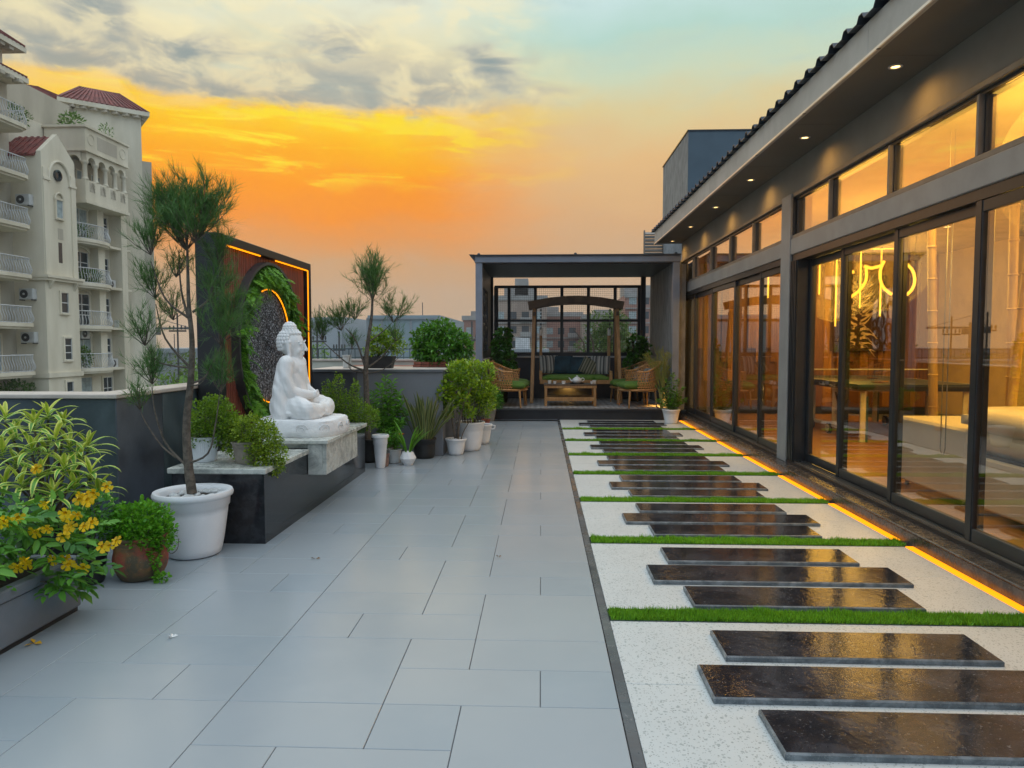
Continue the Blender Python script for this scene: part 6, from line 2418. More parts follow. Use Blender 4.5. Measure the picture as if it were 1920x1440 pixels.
def pebbles(t, r_, z, n, size, seed=1):
    rr_ = random.Random(seed)
    me = []
    for k in range(4):
        m = MB()
        m.ball((0, 0, 0), 1.0, 10, 7, 1, 0.8, 0.6)
        rs = np.random.default_rng(k + seed)
        m.v = [(v[0] * (1 + rs.normal(0, 0.07)), v[1] * (1 + rs.normal(0, 0.07)), v[2] * (1 + rs.normal(0, 0.07))) for v in m.v]
        me.append(m.mesh('pebble', M_pebble, True))
    for k in range(n):
        a = rr_.uniform(0, 6.28)
        q = math.sqrt(rr_.random()) * r_
        s = size * rr_.uniform(0.55, 1.25)
        o = obj('pebble', me[k % 4], t, (q * math.cos(a), q * math.sin(a), z + s * 0.35), (rr_.uniform(-.4, .4), rr_.uniform(-.4, .4), a * 3), (s, s, s))


def foliage(t, lobes, n, L, W, mat, kind='leaf', up=0.35, core=0.35, twig=True, name='foliage', droop=0.1, spread=0.45):
    """Leaf mass spread through several ellipsoids; volumes share the leaves."""
    vol = np.array([l[3] * l[4] * l[5] for l in lobes]) ** 0.75
    vol /= vol.sum()
    P, D = [], []
    for l, w in zip(lobes, vol):
        k = max(4, int(n * w))
        d = unit(rng.normal(0, 1, (k, 3)))
        rad = (core + (1 - core) * rng.random((k, 1))) ** 0.6
        rad *= 1 + 0.14 * np.sin(d[:, :1] * 7 + d[:, 1:2] * 5 + l[0] * 30)
        P.append(np.array(l[:3]) + d * rad * np.array(l[3:6]))
        D.append(d * 0.8 + rng.normal(0, spread, (k, 3)) + [0, 0, up])
    P, D = np.concatenate(P), np.concatenate(D)
    o = obj(name, leaves_mesh(name, P, D, rng.uniform(0.6, 1.15, len(P)) * L, rng.uniform(0.7, 1.1, len(P)) * W, mat, kind=kind, droop=droop), t)
    o['kind'] = 'stuff'
    if twig:
        m = MB()
        rr_ = random.Random(int(n))
        for l in lobes:
            for q in range(3):
                e = Vector((l[0] + l[3] * rr_.uniform(-.6, .6), l[1] + l[4] * rr_.uniform(-.6, .6), l[2] + l[5] * rr_.uniform(-.1, .7)))
                b0 = Vector((lobes[0][0] * 0.2 + rr_.uniform(-.02, .02), lobes[0][1] * 0.2, 0.0))
                mid = b0.lerp(e, 0.5) + Vector((rr_.uniform(-.03, .03), rr_.uniform(-.03, .03), 0.02))
                m.tube([b0, mid, e], [0.006, 0.0045, 0.0015], 5)
        return m
    return None


# ------------------------------------------------------------------ feathery young pines
M_needle = leafmat('pine_needle', (0.04, 0.125, 0.035), (0.12, 0.26, 0.075), 0.55, 0.2, spec=0.3)


def needle_clump(c, base_dir, r_, n, rs, width=0.0028):
    """Feathery spray: curved twigs, side twigs on them, fine needles on those."""
    up = np.array([0, 0, 1.0])
    bd = unit(np.array(base_dir, float))
    c = np.array(c, float)
    P, D, Ls, W = [], [], [], []
    tw = []                                     # (points, radius) of visible twigs
    nprim = 9 + int(n / 130)
    for k in range(nprim):
        th = rs.uniform(0.15, 1.45)
        ph = rs.uniform(0, 2 * np.pi)
        d0 = unit(np.array([np.sin(th) * np.cos(ph), np.sin(th) * np.sin(ph), np.cos(th)]) + bd * 0.45)
        L = r_ * rs.uniform(0.65, 1.05)
        q = [c]
        d = d0
        for i in range(4):
            d = unit(d + up * 0.13 + rs.normal(0, 0.06, 3))
            q.append(q[-1] + d * L / 4)
        tw.append((q, 0.0030))
        nsec = 7
        for j in range(nsec):
            f = 0.22 + 0.78 * (j + rs.random()) / nsec
            i = min(3, int(f * 4))
            base = q[i] + (q[i + 1] - q[i]) * (f * 4 - i)
            ax = unit(q[i + 1] - q[i])
            sd = unit(ax * 0.8 + rs.normal(0, 0.55, 3) + up * 0.15)
            sl = r_ * rs.uniform(0.18, 0.42)
            P.append(base[None]); D.append(sd[None]); Ls.append(np.array([sl])); W.append(np.array([width * 1.7]))
            m = max(5, int(n / (nprim * nsec) * 1.6))
            s = rs.uniform(0.15, 1.0, m)
            nd = unit(sd * 0.95 + rs.normal(0, 0.34, (m, 3)) + up * 0.10)
            P.append(base + sd * (s * sl)[:, None])
            D.append(nd)
            Ls.append(rs.uniform(0.045, 0.095, m) * (0.6 + r_ * 1.6))
            W.append(np.full(m, width))
    return [np.concatenate(q) for q in (P, D, Ls, W)] + [tw]


def pine(t, trunk, rads, branches, clumps, seed, width=0.0028, per=800):
    """trunk/branch points and clumps (centre, dir, radius, weight) in local coordinates."""
    rs = np.random.default_rng(seed)
    MB().tube(trunk, rads, 10).build('trunk', M_woody, t, 50)
    for pts, r0 in branches:
        n = len(pts)
        MB().tube(pts, [r0 * (1 - 0.72 * i / (n - 1)) for i in range(n)], 7).build('branch', M_woody, t, 50)
    A = [needle_clump(c, d, r_ * 1.26, int(per * w), rs, width) for c, d, r_, w in clumps]
    P, D, Ls, W = (np.concatenate([a[i] for a in A]) for i in range(4))
    m = MB()
    for a in A:
        for q, r0 in a[4]:
            m.tube([tuple(p) for p in q], [r0 * (1 - 0.15 * i) for i in range(len(q))], 4, False)
    m.build('twigs', M_woody, t, 40)['kind'] = 'stuff'
    o = obj('needles', leaves_mesh('needles', P, D, Ls, W, M_needle, kind='needle'), t)
    o['kind'] = 'stuff'


def smooth_path(pts, n=5):
    P = [Vector(p) for p in pts]
    out = []
    for i in range(len(P) - 1):
        p0, p1, p2, p3 = P[max(0, i - 1)], P[i], P[i + 1], P[min(len(P) - 1, i + 2)]
        for k in range(n):
            s = k / n
            out.append(0.5 * ((2 * p1) + (p2 - p0) * s + (2 * p0 - 5 * p1 + 4 * p2 - p3) * s * s + (3 * p1 - p0 - 3 * p2 + p3) * s ** 3))
    out.append(P[-1])
    return out


BP = gp(365, 1038)
BP.z = 0.0
t = thing('potted_pine', 'feathery young pine in a large white pot with white pebbles', 'potted tree', BP)
pot(t, 0.245, 0.165, 0.425, M_potw, 0.030)
pebbles(t, 0.185, 0.376, 46, 0.026, 3)
YP = BP.y


def L1(u, v, dy=0.0):
    p = pxy(u, v, YP + dy) - BP
    return p


tr_pts = smooth_path([L1(360, 925), L1(352, 860), L1(350, 790), L1(358, 710), L1(360, 640), L1(354, 570), L1(352, 500), L1(350, 420)])
tr_r = [0.032 - 0.027 * i / (len(tr_pts) - 1) for i in range(len(tr_pts))]
br = [([L1(355, 600), L1(340, 545, .05), L1(335, 470, .08)], 0.010),
      ([L1(352, 595), L1(310, 560, -.05), L1(283, 490, -.08)], 0.009),
      ([L1(357, 690), L1(310, 635, .05), L1(292, 570, .08)], 0.010),
      ([L1(358, 690), L1(300, 680, -.05), L1(275, 650, -.1)], 0.007),
      ([L1(362, 585), L1(392, 560, .1), L1(405, 520, .12)], 0.009),
      ([L1(357, 720), L1(390, 700, .0), L1(425, 625, .0)], 0.008),
      ([L1(358, 722), L1(380, 715, -.1), L1(410, 655, -.1)], 0.006),
      ([L1(348, 870), L1(390, 850, -.05), L1(405, 790, -.08), L1(412, 735, -.08)], 0.008),
      ([L1(346, 870), L1(310, 830, .0), L1(290, 770, -.03), L1(285, 725, -.03)], 0.009),
      ([L1(346, 868), L1(305, 838, .05), L1(272, 790, .1), L1(262, 765, .1)], 0.007)]
cl = [(L1(350, 470), (0, 0, 1), 0.30, 3.4), (L1(335, 455, .08), (-0.3, 0, 1), 0.24, 2.0), (L1(372, 450, .05), (0.5, 0, 1), 0.25, 2.4), (L1(345, 415), (0, 0, 1), 0.24, 1.8), (L1(385, 415, .05), (0.7, 0, 0.7), 0.24, 1.8), (L1(312, 420, .03), (-0.7, 0, 0.7), 0.22, 1.6), (L1(365, 455, -.1), (0.3, -0.5, 0.8), 0.24, 1.6), (L1(325, 600, .08), (-.3, 0, .8), 0.15, 0.7), (L1(400, 560, .05), (.2, .2, 1), 0.20, 1.3),
      (L1(283, 478, -.08), (-0.5, 0, 1), 0.20, 1.5), (L1(292, 560, .08), (-0.1, 0, 1), 0.19, 1.3), (L1(272, 648, -.1), (-0.5, 0, 0.7), 0.17, 1.0),
      (L1(408, 500, .12), (0.5, 0, 0.8), 0.19, 1.5), (L1(427, 615, .0), (0.4, -0.2, 0.8), 0.22, 1.8), (L1(412, 645, -.1), (0.4, 0, 0.5), 0.20, 1.5),
      (L1(414, 735, -.08), (0.1, 0, 1), 0.18, 1.4), (L1(286, 720, -.03), (-0.05, 0, 1), 0.17, 1.5), (L1(262, 768, .1), (-0.4, 0, 0.9), 0.14, 0.7), (L1(330, 520, .1), (-.4, .3, .6), 0.15, 0.7)]
pine(t, [tuple(p) for p in tr_pts], tr_r, [([tuple(p) for p in smooth_path(b_, 4)], r_) for b_, r_ in br], [(tuple(c), d, r_, w) for c, d, r_, w in cl], 5, 0.0027, 560)

YP2 = 8.25
BP2 = Vector((pxy(692, 820, YP2).x, YP2, 0.0))


def L2(u, v, dy=0.0):
    return pxy(u, v, YP2 + dy) - BP2


t = thing('potted_pine', 'second young pine standing between the statue and the planter wall', 'potted tree', BP2)
pot(t, 0.16, 0.11, 0.28, M_potb, 0.016)
tp_ = smooth_path([L2(690, 840), L2(688, 760), L2(686, 690), L2(690, 640), L2(697, 590), L2(699, 530)])
br = [([L2(684, 695), L2(650, 680), L2(605, 640)], 0.014), ([L2(685, 690), L2(668, 640), L2(648, 615)], 0.013), ([L2(688, 690), L2(715, 670), L2(740, 640)], 0.012),
      ([L2(693, 640), L2(720, 620, .1), L2(735, 605, .1)], 0.010), ([L2(686, 700), L2(655, 690, .1), L2(660, 655, .1)], 0.008), ([L2(690, 700), L2(720, 692), L2(760, 660)], 0.008)]
cl = [(L2(699, 565), (0, 0, 1), 0.33, 2.6), (L2(697, 545), (0.3, 0, 1), 0.30, 1.8), (L2(700, 530), (0, 0, 1), 0.24, 0.8), (L2(640, 620), (-0.5, 0, 0.9), 0.24, 1.6), (L2(606, 638), (-0.5, 0, 0.8), 0.22, 1.3),
      (L2(737, 605, .1), (0.4, 0, 0.9), 0.26, 1.6), (L2(660, 655, .1), (-0.2, 0, 0.8), 0.16, 0.6), (L2(742, 640), (0.5, 0, 0.7), 0.16, 0.5), (L2(665, 600), (-0.1, 0, 1), 0.2, 1.0)]
pine(t, [tuple(p) for p in tp_], [0.040 - 0.030 * i / (len(tp_) - 1) for i in range(len(tp_))], [([tuple(p) for p in smooth_path(b_, 4)], r_) for b_, r_ in br],
     [(tuple(c), d, r_, w) for c, d, r_, w in cl], 9, 0.0040, 560)

# ------------------------------------------------------------------ strap leaves, one object each
def strap_mesh(name, L, W, bend, mat, n=8, vee=0.25, twist=0.0, edge=True, taper=0.5, up0=1.2):
    """A long leaf from the origin, rising then arching over towards +X."""
    vs, ed, fs = [], [], []
    p = Vector((0, 0, 0))
    a = up0
    for i in range(n + 1):
        s = i / n
        w = W * (min(1, s * 5 + 0.35)) * (1 - max(0, (s - taper) / (1 - taper)) ** 2.2)
        tw = twist * s
        d = Vector((math.cos(a), 0, math.sin(a)))
        nrm = Vector((-math.sin(a), 0, math.cos(a)))
        side = Vector((0, 1, 0)) * math.cos(tw) + nrm * math.sin(tw)
        up_ = nrm * math.cos(tw) - Vector((0, 1, 0)) * math.sin(tw)
        for k, q in enumerate((-1, -0.55, 0, 0.55, 1)):
            vs.append(p + side * (q * w / 2) + up_ * (abs(q) * vee * w * 0.5))
            ed.append(abs(q))
        p = p + d * (L / n)
        a -= bend / n * (0.4 + 1.2 * s)
    for i in range(n):
        for k in range(4):
            fs.append((i * 5 + k, i * 5 + k + 1, (i + 1) * 5 + k + 1, (i + 1) * 5 + k))
    at = {'shade': np.full(len(vs), 0.25), 'edge': np.array(ed)}
    return np_mesh(name, np.array([tuple(v) for v in vs]), np.array(fs), mat, at, True)


M_drac = leafmat('variegated_leaf', (0.07, 0.25, 0.025), (0.16, 0.40, 0.04), 0.4, 0.25, edge=(0.66, 0.72, 0.16))
M_drac2 = leafmat('young_variegated_leaf', (0.28, 0.42, 0.03), (0.46, 0.56, 0.06), 0.4, 0.25, edge=(0.70, 0.70, 0.13))
DR = [strap_mesh('leaf', 0.20, 0.034, 1.5, M_drac, 7, 0.3), strap_mesh('leaf', 0.17, 0.032, 1.1, M_drac, 7, 0.35), strap_mesh('leaf', 0.22, 0.032, 2.0, M_drac, 7, 0.25)]
DR2 = [strap_mesh('leaf', 0.12, 0.026, 0.5, M_drac2, 6, 0.4), strap_mesh('leaf', 0.14, 0.028, 0.8, M_drac2, 6, 0.4)]
YD = 4.25
BD = Vector((pxy(95, 1000, YD).x, YD, 0))
t = thing('dracaena', 'dense variegated dracaena with cream edged leaves before the slate parapet', 'plant', BD)
pot(t, 0.20, 0.15, 0.32, M_potb, 0.016)
heads = [(90, 770, .1), (65, 790, .0), (120, 785, .15), (105, 815, -.1), (60, 835, -.15), (150, 850, .0), (170, 880, -.1), (165, 830, .15), (120, 870, -.2), (75, 880, -.25), (30, 860, -.1),
         (25, 810, .05), (10, 775, .1), (40, 900, -.3), (140, 905, -.2), (185, 915, -.1), (100, 920, -.3), (10, 900, -.25), (130, 830, .05), (5, 840, -.1), (85, 840, .1)]
rr = random.Random(2)
stems = MB()
for k, (u, v, dy) in enumerate(heads):
    h_ = pxy(u, v + 18, YD + dy) - BD
    stems.tube(smooth_path([(rr.uniform(-.06, .06), rr.uniform(-.05, .05), 0.28), (h_.x * 0.5, h_.y * 0.5, 0.28 + (h_.z - 0.28) * 0.5), tuple(h_)], 4), 0.007, 6)
    nl = 13
    for q in range(nl):
        young = q >= nl - 4
        a = q * 2.4 + k
        me = rr.choice(DR2 if young else DR)
        tilt = (0.05 + 0.25 * rr.random()) if young else 0.35 + 0.75 * (1 - q / nl) + rr.uniform(-.1, .1)
        s = rr.uniform(0.8, 1.15)
        obj('leaf', me, t, (h_.x, h_.y, h_.z + 0.004 * q), (0, tilt, a), (s, s, s))
stems.build('stem', M_woody, t, 40)

# ------------------------------------------------------------------ yellow trumpet shrub in the grey trough
M_tec = leafmat('trumpet_leaf', (0.035, 0.17, 0.025), (0.15, 0.40, 0.045), 0.42, 0.25)
M_yel = pmat('yellow_trumpet', (0.88, 0.60, 0.008), 0.5, var=0.12, vscale=20)
PX0, PX1, PY0, PY1, PH = -3.10, -2.385, 0.8, 3.555, 0.285
tg = thing('trumpet_shrub', 'yellow trumpet flower shrub spilling from a long grey trough', 'potted plant')
bx('trough', M_grayplanter, tg, PX0, PX1, PY0, PY1, 0.024, PH - 0.055, 0.006)
m = MB()
for (a, b_, c_, d) in ((PX0 - .012, PX1 + .012, PY1 - 0.045, PY1 + .012), (PX1 - 0.045, PX1 + .012, PY0, PY1 - 0.046), (PX0 - .012, PX0 + 0.045, PY0, PY1 - 0.046)):
    m.box(a, b_, c_, d, PH - 0.053, PH, 0.006)
m.build('trough_rim', M_grayplanter, tg)
bx('foot', M_blackf, tg, PX0 + 0.02, PX1 - 0.012, PY0 + 0.02, PY1 - 0.012, 0.0, 0.0235)
bx('soil', M_soil, tg, PX0 + 0.04, PX1 - 0.05, PY0, PY1 - 0.05, PH - 0.0545, PH - 0.03)


def compound(n_pairs, L, lw, seed):
    r_ = np.random.default_rng(seed)
    P, D, LL = [], [], []
    for i in range(n_pairs):
        s = (i + 0.8) / (n_pairs + 0.4)
        for sg in (-1, 1):
            P.append((L * s, 0, -0.25 * L * s * s))
            D.append((0.65, sg * 0.9, -0.15 + r_.normal(0, 0.1)))
            LL.append(lw * (0.75 + 0.35 * math.sin(math.pi * s)))
    P.append((L * 0.93, 0, -0.22 * L))
    D.append((1, 0, -0.35))
    LL.append(lw * 1.1)
    P, D, LL = np.array(P), np.array(D), np.array(LL)
    return leaves_mesh('compound_leaf', P, D, LL, LL * 0.36, M_tec, fold=0.35, droop=0.12, shade=np.full(len(P), 0.2) + r_.uniform(-.12, .12, len(P)), kind='round')


CP = [compound(3, 0.11, 0.062, 1), compound(4, 0.13, 0.056, 2), compound(3, 0.10, 0.07, 3)]
rr = random.Random(12)
pts_l = []
stems = MB()
for k in range(290):
    y_ = PY1 - 0.10 - 1.15 * rr.random() ** 1.2
    x_ = rr.uniform(PX0 - 0.12, PX1 + 0.0)
    top = 0.74 - 0.20 * abs((x_ - PX0) / (PX1 - PX0) - 0.45) - 0.05 * rr.random()
    if y_ > 3.2:
        top -= (y_ - 3.2) * 0.25
    z_ = PH + (top - PH) * (rr.random() ** 0.45)
    if rr.random() < 0.10:
        x_, z_ = PX1 + rr.uniform(0.0, 0.06), rr.uniform(0.20, 0.45)
        y_ = PY1 - rr.uniform(-0.02, 0.30)
    outx = (x_ - (PX0 + PX1) / 2) * 2.2
    a = math.atan2(rr.uniform(-0.8, 0.8) + (0.7 if y_ > 3.35 else -0.35), outx + rr.uniform(-0.6, 0.6))
    s = rr.uniform(0.8, 1.25)
    obj('compound_leaf', CP[k % 3], tg, (x_, y_, z_), (rr.uniform(-.3, .3), rr.uniform(-0.5, 0.55), a), (s, s, s))
    if k % 6 == 0:
        stems.tube(smooth_path([(x_ * 0.6 + (PX0 + PX1) * 0.2, y_ - 0.05, PH - 0.04), (x_ - 0.02, y_ - 0.03, (PH + z_) / 2), (x_, y_, z_)], 3), 0.004, 5)
stems.build('stem', M_woody, tg, 40)
n = 1500
P = np.column_stack([rng.uniform(PX0, PX1 + 0.02, n), PY1 - 0.06 - 1.2 * rng.random(n), PH + 0.34 * rng.random(n)])
o = obj('inner_foliage', leaves_mesh('inner_foliage', P, rng.normal(0, 1, (n, 3)), 0.06, 0.024, M_tec, kind='round'), tg)
o['kind'] = 'stuff'


def trumpet(seed):
    rr_ = random.Random(seed)
    m = MB()
    m.tube([(0, 0, 0), (0.018, 0, 0), (0.034, 0, 0.001)], [0.0035, 0.006, 0.012], 8, False)
    for k in range(5):
        a = k * 2 * math.pi / 5 + rr_.uniform(-.1, .1)
        c_ = Vector((0.034, 0.012 * math.cos(a), 0.012 * math.sin(a)))
        r_ = Vector((0.25, math.cos(a), math.sin(a))).normalized()
        t_ = Vector((0, -math.sin(a), math.cos(a)))
        L = rr_.uniform(0.018, 0.024)
        m.add([c_ - t_ * 0.0075, c_ + t_ * 0.0075, c_ + r_ * L * 0.75 + t_ * 0.013, c_ + r_ * L + Vector((-0.003, 0, 0)), c_ + r_ * L * 0.75 - t_ * 0.013], [(0, 1, 2, 3, 4)])
    return m.mesh('flower', M_yel, True)


FL = [trumpet(k) for k in range(4)]
fpos = [(12, 975), (30, 965), (75, 990), (92, 985), (125, 958), (135, 965), (150, 960), (128, 978), (115, 1000), (160, 925), (170, 935), (155, 935), (195, 910), (60, 875), (92, 940), (205, 1018), (210, 1012), (190, 1022), (60, 1050), (55, 1045), (110, 1045), (130, 1040),
        (125, 1050), (40, 1055), (25, 970), (5, 980), (165, 978), (150, 985), (158, 1058), (120, 992), (145, 930), (178, 918)]
for k, (u, v) in enumerate(fpos):
    p = pxy(u, v, 3.05 + 0.45 * min(1, max(0, (u / 210.0))) - 0.05 * rr.random())
    o = obj('flower', FL[k % 4], tg, tuple(p), (rr.uniform(-1, 1), rr.uniform(0.0, 0.5), rr.uniform(-1.9, -0.2)), (rr.uniform(0.8, 1.1),) * 3)

# ------------------------------------------------------------------ pots along the left side
M_mint = leafmat('mint_leaf', (0.05, 0.22, 0.012), (0.16, 0.46, 0.02), 0.45, 0.3)
p = gp(265, 1082)
t = thing('potted_plant', 'bright green groundcover in a weathered red terracotta pot', 'potted plant', (p.x, p.y, 0))
pot(t, 0.150, 0.115, 0.26, M_terra, 0.014, False, True, 32, 0.022)
foliage(t, [(0, 0, 0.33, 0.165, 0.15, 0.13), (0.06, -0.08, 0.28, 0.11, 0.09, 0.08), (-0.09, -0.03, 0.30, 0.10, 0.10, 0.09), (0.15, -0.02, 0.27, 0.07, 0.08, 0.10)], 2600, 0.028, 0.020, M_mint, 'round', 0.5).build('stem', M_woody, t)
foliage(t, [(0.135, -0.09, 0.16, 0.03, 0.025, 0.10), (0.17, -0.09, 0.03, 0.06, 0.03, 0.02)], 220, 0.024, 0.017, M_mint, 'round', 0.2, name='trailing_shoot', twig=False)
vine = MB().tube(smooth_path([(0.16, -0.05, 0.25), (0.22, -0.08, 0.17), (0.27, -0.09, 0.20), (0.28, -0.09, 0.26)], 4), 0.0025, 5)
vine.build('tendril', M_woody, t)
n = 26
s = np.linspace(0, 1, n)
P = np.column_stack([0.16 + 0.12 * s, -0.05 - 0.04 * s, 0.25 - 0.09 * np.sin(s * 2.6) + 0.05 * s])
obj('tendril_leaves', leaves_mesh('tendril_leaves', P, rng.normal(0, 1, (n, 3)), 0.02, 0.014, M_mint, kind='round'), t)['kind'] = 'stuff'
p = gp(166, 1092)
t = thing('potted_plant', 'dark leafy plant in a black nursery pot between trough and terracotta pot', 'potted plant', (p.x, p.y, 0))
pot(t, 0.11, 0.085, 0.20, M_potb, 0.012)
foliage(t, [(0, 0.02, 0.30, 0.14, 0.13, 0.14), (0.05, 0, 0.42, 0.12, 0.12, 0.10)], 800, 0.045, 0.022, M_tec).build('stem', M_woody, t)

# shrubs on the plinth
M_port = leafmat('small_round_leaf', (0.06, 0.16, 0.012), (0.26, 0.42, 0.025), 0.45, 0.3)
M_port2 = leafmat('yellow_green_leaf', (0.08, 0.18, 0.012), (0.36, 0.48, 0.03), 0.45, 0.3)
ZPL = 0.528
p = gp(385, 864, ZPL)
t = thing('potted_plant', 'small-leaved shrub in a ribbed white pot on the plinth', 'potted plant', (p.x, p.y, ZPL))
m = MB()
nr_ = 44
prof = [(0.070, 0.0), (0.078, 0.02), (0.092, 0.165), (0.098, 0.172), (0.098, 0.18), (0.086, 0.18), (0.080, 0.15), (0.0001, 0.15)]
vs, fs = [], []
for i, (r_, z) in enumerate(prof):
    for k in range(nr_ * 2):
        rib = (0.0028 if k % 2 else -0.0028) if i in (1, 2) else 0
        a = math.pi * k / nr_
        vs.append(((r_ + rib) * math.cos(a), (r_ + rib) * math.sin(a), z))
N2 = nr_ * 2
for i in range(len(prof) - 1):
    for k in range(N2):
        fs.append((i * N2 + k, i * N2 + (k + 1) % N2, (i + 1) * N2 + (k + 1) % N2, (i + 1) * N2 + k))
MB().add(vs, fs).build('pot', M_potw, t)
foliage(t, [(0.03, 0, 0.30, 0.16, 0.15, 0.17), (0.14, -0.02, 0.27, 0.14, 0.13, 0.15), (0.20, 0.03, 0.20, 0.12, 0.1, 0.15), (-0.02, -0.03, 0.20, 0.12, 0.1, 0.10), (0.08, 0.02, 0.40, 0.10, 0.10, 0.08)],
        5200, 0.019, 0.014, M_port, 'round', 0.4, 0.3).build('stem', M_woody, t)
p = gp(463, 868, ZPL)
t = thing('potted_plant', 'trailing yellow-green shrub in a beige clay pot at the plinth edge', 'potted plant', (p.x, p.y, ZPL))
pot(t, 0.105, 0.075, 0.16, M_potbe, 0.012)
foliage(t, [(0.03, 0, 0.24, 0.16, 0.15, 0.11), (0.14, -0.02, 0.17, 0.13, 0.14, 0.13), (0.20, -0.02, 0.06, 0.09, 0.12, 0.12), (0.12, -0.10, 0.06, 0.09, 0.06, 0.10), (-0.08, 0.05, 0.24, 0.10, 0.1, 0.1), (-0.10, 0.03, 0.12, 0.07, 0.08, 0.10),
            (0.22, -0.02, -0.02, 0.05, 0.08, 0.07)], 6500, 0.018, 0.013, M_port2, 'round', 0.2, 0.35).build('stem', M_woody, t)
# shrub and taller plants behind the statue
p = pxy(640, 800, 7.75)
t = thing('potted_plant', 'low spreading shrub with upright sprigs beside the statue base', 'potted plant', (p.x, 7.78, 0.0))
pot(t, 0.14, 0.10, 0.30, M_potb, 0.014)
lob = []
for (u, v, ru, rv) in ((620, 760, 24, 26), (645, 765, 28, 30), (672, 775, 26, 28), (690, 785, 20, 24), (660, 795, 26, 20), (630, 785, 22, 20), (612, 735, 10, 22), (632, 722, 10, 22), (665, 735, 8, 24)):
    c_ = pxy(u, v, 7.78) - Vector((p.x, 7.78, 0))
    lob.append((c_.x, rng.uniform(-.08, .08), c_.z, ru * 0.0060, 0.13, rv * 0.0060))
foliage(t, lob, 5200, 0.023, 0.016, M_port, 'round', 0.5, 0.3).build('stem', M_woody, t)
M_lance = leafmat('lance_leaf', (0.04, 0.18, 0.012), (0.15, 0.42, 0.03), 0.42, 0.3)


def stalks(t, base, tips, n_leaf, L, W, mat, low=0.35, r0=0.006, droop=0.25):
    P, D = [], []
    m = MB()
    for tip in tips:
        tip = Vector(tip)
        b0 = Vector(base) + Vector((random.uniform(-.04, .04), random.uniform(-.04, .04), 0))
        pth = smooth_path([b0, b0.lerp(tip, 0.5) + Vector((random.uniform(-.02, .02), random.uniform(-.02, .02), 0)), tip], 5)
        m.tube([tuple(q) for q in pth], [r0 * (1 - 0.6 * i / (len(pth) - 1)) for i in range(len(pth))], 5)
        for k in range(n_leaf):
            s = low + (1 - low) * (k / n_leaf) ** 0.7
            q = b0.lerp(tip, s)
            a = k * 2.4 + random.random()
            el_ = 0.1 + 0.9 * max(0, s - 0.75) / 0.25
            P.append(tuple(q))
            D.append((math.cos(a), math.sin(a), el_ + random.uniform(-.2, .2)))
    m.build('stem', pmat('green_stem', (0.10, 0.13, 0.04), 0.6), t, 40)
    P, D = np.array(P), np.array(D)
    o = obj('foliage', leaves_mesh('foliage', P, D, rng.uniform(0.7, 1.15, len(P)) * L, rng.uniform(0.8, 1.1, len(P)) * W, mat, fold=0.3, droop=droop), t)
    o['kind'] = 'stuff'


p = gp(722, 860)
t = thing('potted_plant', 'tall bushy plant with lance leaves behind the white vase', 'potted plant', (p.x, p.y, 0))
pot(t, 0.10, 0.075, 0.18, M_potbr, 0.012)
tips = []
for (u, v) in ((722, 705), (712, 722), (735, 715), (700, 735), (748, 735), (755, 752), (690, 745), (728, 745), (742, 765), (705, 765), (765, 770), (718, 785), (738, 795), (750, 790)):
    q = pxy(u, v, p.y + random.uniform(-.1, .15))
    tips.append(tuple(q - Vector((p.x, p.y, 0))))
stalks(t, (0, 0, 0.16), tips, 44, 0.11, 0.027, M_lance, 0.32)
p = gp(712, 877)
t = thing('white_vase', 'tall tapering white vase filled with pebbles at the plinth end', 'vase', (p.x + 0.01, p.y, 0))
MB().lathe([(0.0001, 0), (0.045, 0.0), (0.05, 0.01), (0.062, 0.12), (0.073, 0.26), (0.078, 0.265), (0.080, 0.335), (0.095, 0.342), (0.097, 0.36), (0.092, 0.372), (0.075, 0.372), (0.07, 0.34), (0.0001, 0.34)], 28).build('body', M_potw, t, 50)
pebbles(t, 0.055, 0.345, 12, 0.022, 8)
p = gp(721, 874)
t = thing('potted_plant', 'thin plant in a small brown clay pot beside the white vase', 'potted plant', (p.x, p.y, 0))
pot(t, 0.06, 0.045, 0.14, M_potbr, 0.010, False)
stalks(t, (0, 0, 0.12), [(0.0, 0.02, 0.42), (0.03, 0, 0.36), (-0.03, 0.02, 0.35)], 16, 0.06, 0.012, M_lance)
p = gp(739, 868)
t = thing('potted_plant', 'leafy plant in a pale grey pot beside the faceted pot', 'potted plant', (p.x, p.y, 0))
pot(t, 0.090, 0.068, 0.165, M_potg, 0.010, False)
stalks(t, (0, 0, 0.14), [(0.0, 0.0, 0.36), (0.05, 0.02, 0.33), (-0.05, 0, 0.34), (0.03, -0.04, 0.30), (-0.02, -0.05, 0.31)], 20, 0.09, 0.022, M_lance, 0.2)
fl = MB()
for k in range(6):
    a = k * 1.05
    fl.add([(0, 0, 0), (0.02 * math.cos(a - .4), 0.02 * math.sin(a - .4), 0.018), (0.042 * math.cos(a), 0.042 * math.sin(a), 0.016), (0.02 * math.cos(a + .4), 0.02 * math.sin(a + .4), 0.018)], [(0, 1, 2), (0, 2, 3)])
o = fl.build('orange_flower', pmat('orange_petal', (0.62, 0.16, 0.01), 0.6), t)
o.location = (0.095, -0.03, 0.33)
MB().tube([(0.01, 0, 0.15), (0.06, -0.02, 0.26), (0.095, -0.03, 0.33)], 0.003, 5).build('flower_stalk', M_lance, t)
p = gp(765, 871)
t = thing('potted_plant', 'strap-leaved lily in a white faceted pot', 'potted plant', (p.x, p.y, 0))
m = MB()
lev = [(0.055, 0.0), (0.098, 0.075), (0.062, 0.15), (0.055, 0.145), (0.0001, 0.13)]
vs, fs = [], []
for i, (r_, z) in enumerate(lev):
    for k in range(8):
        a = (k + 0.5 * (i % 2)) * math.pi / 4
        vs.append((r_ * math.cos(a), r_ * math.sin(a), z))
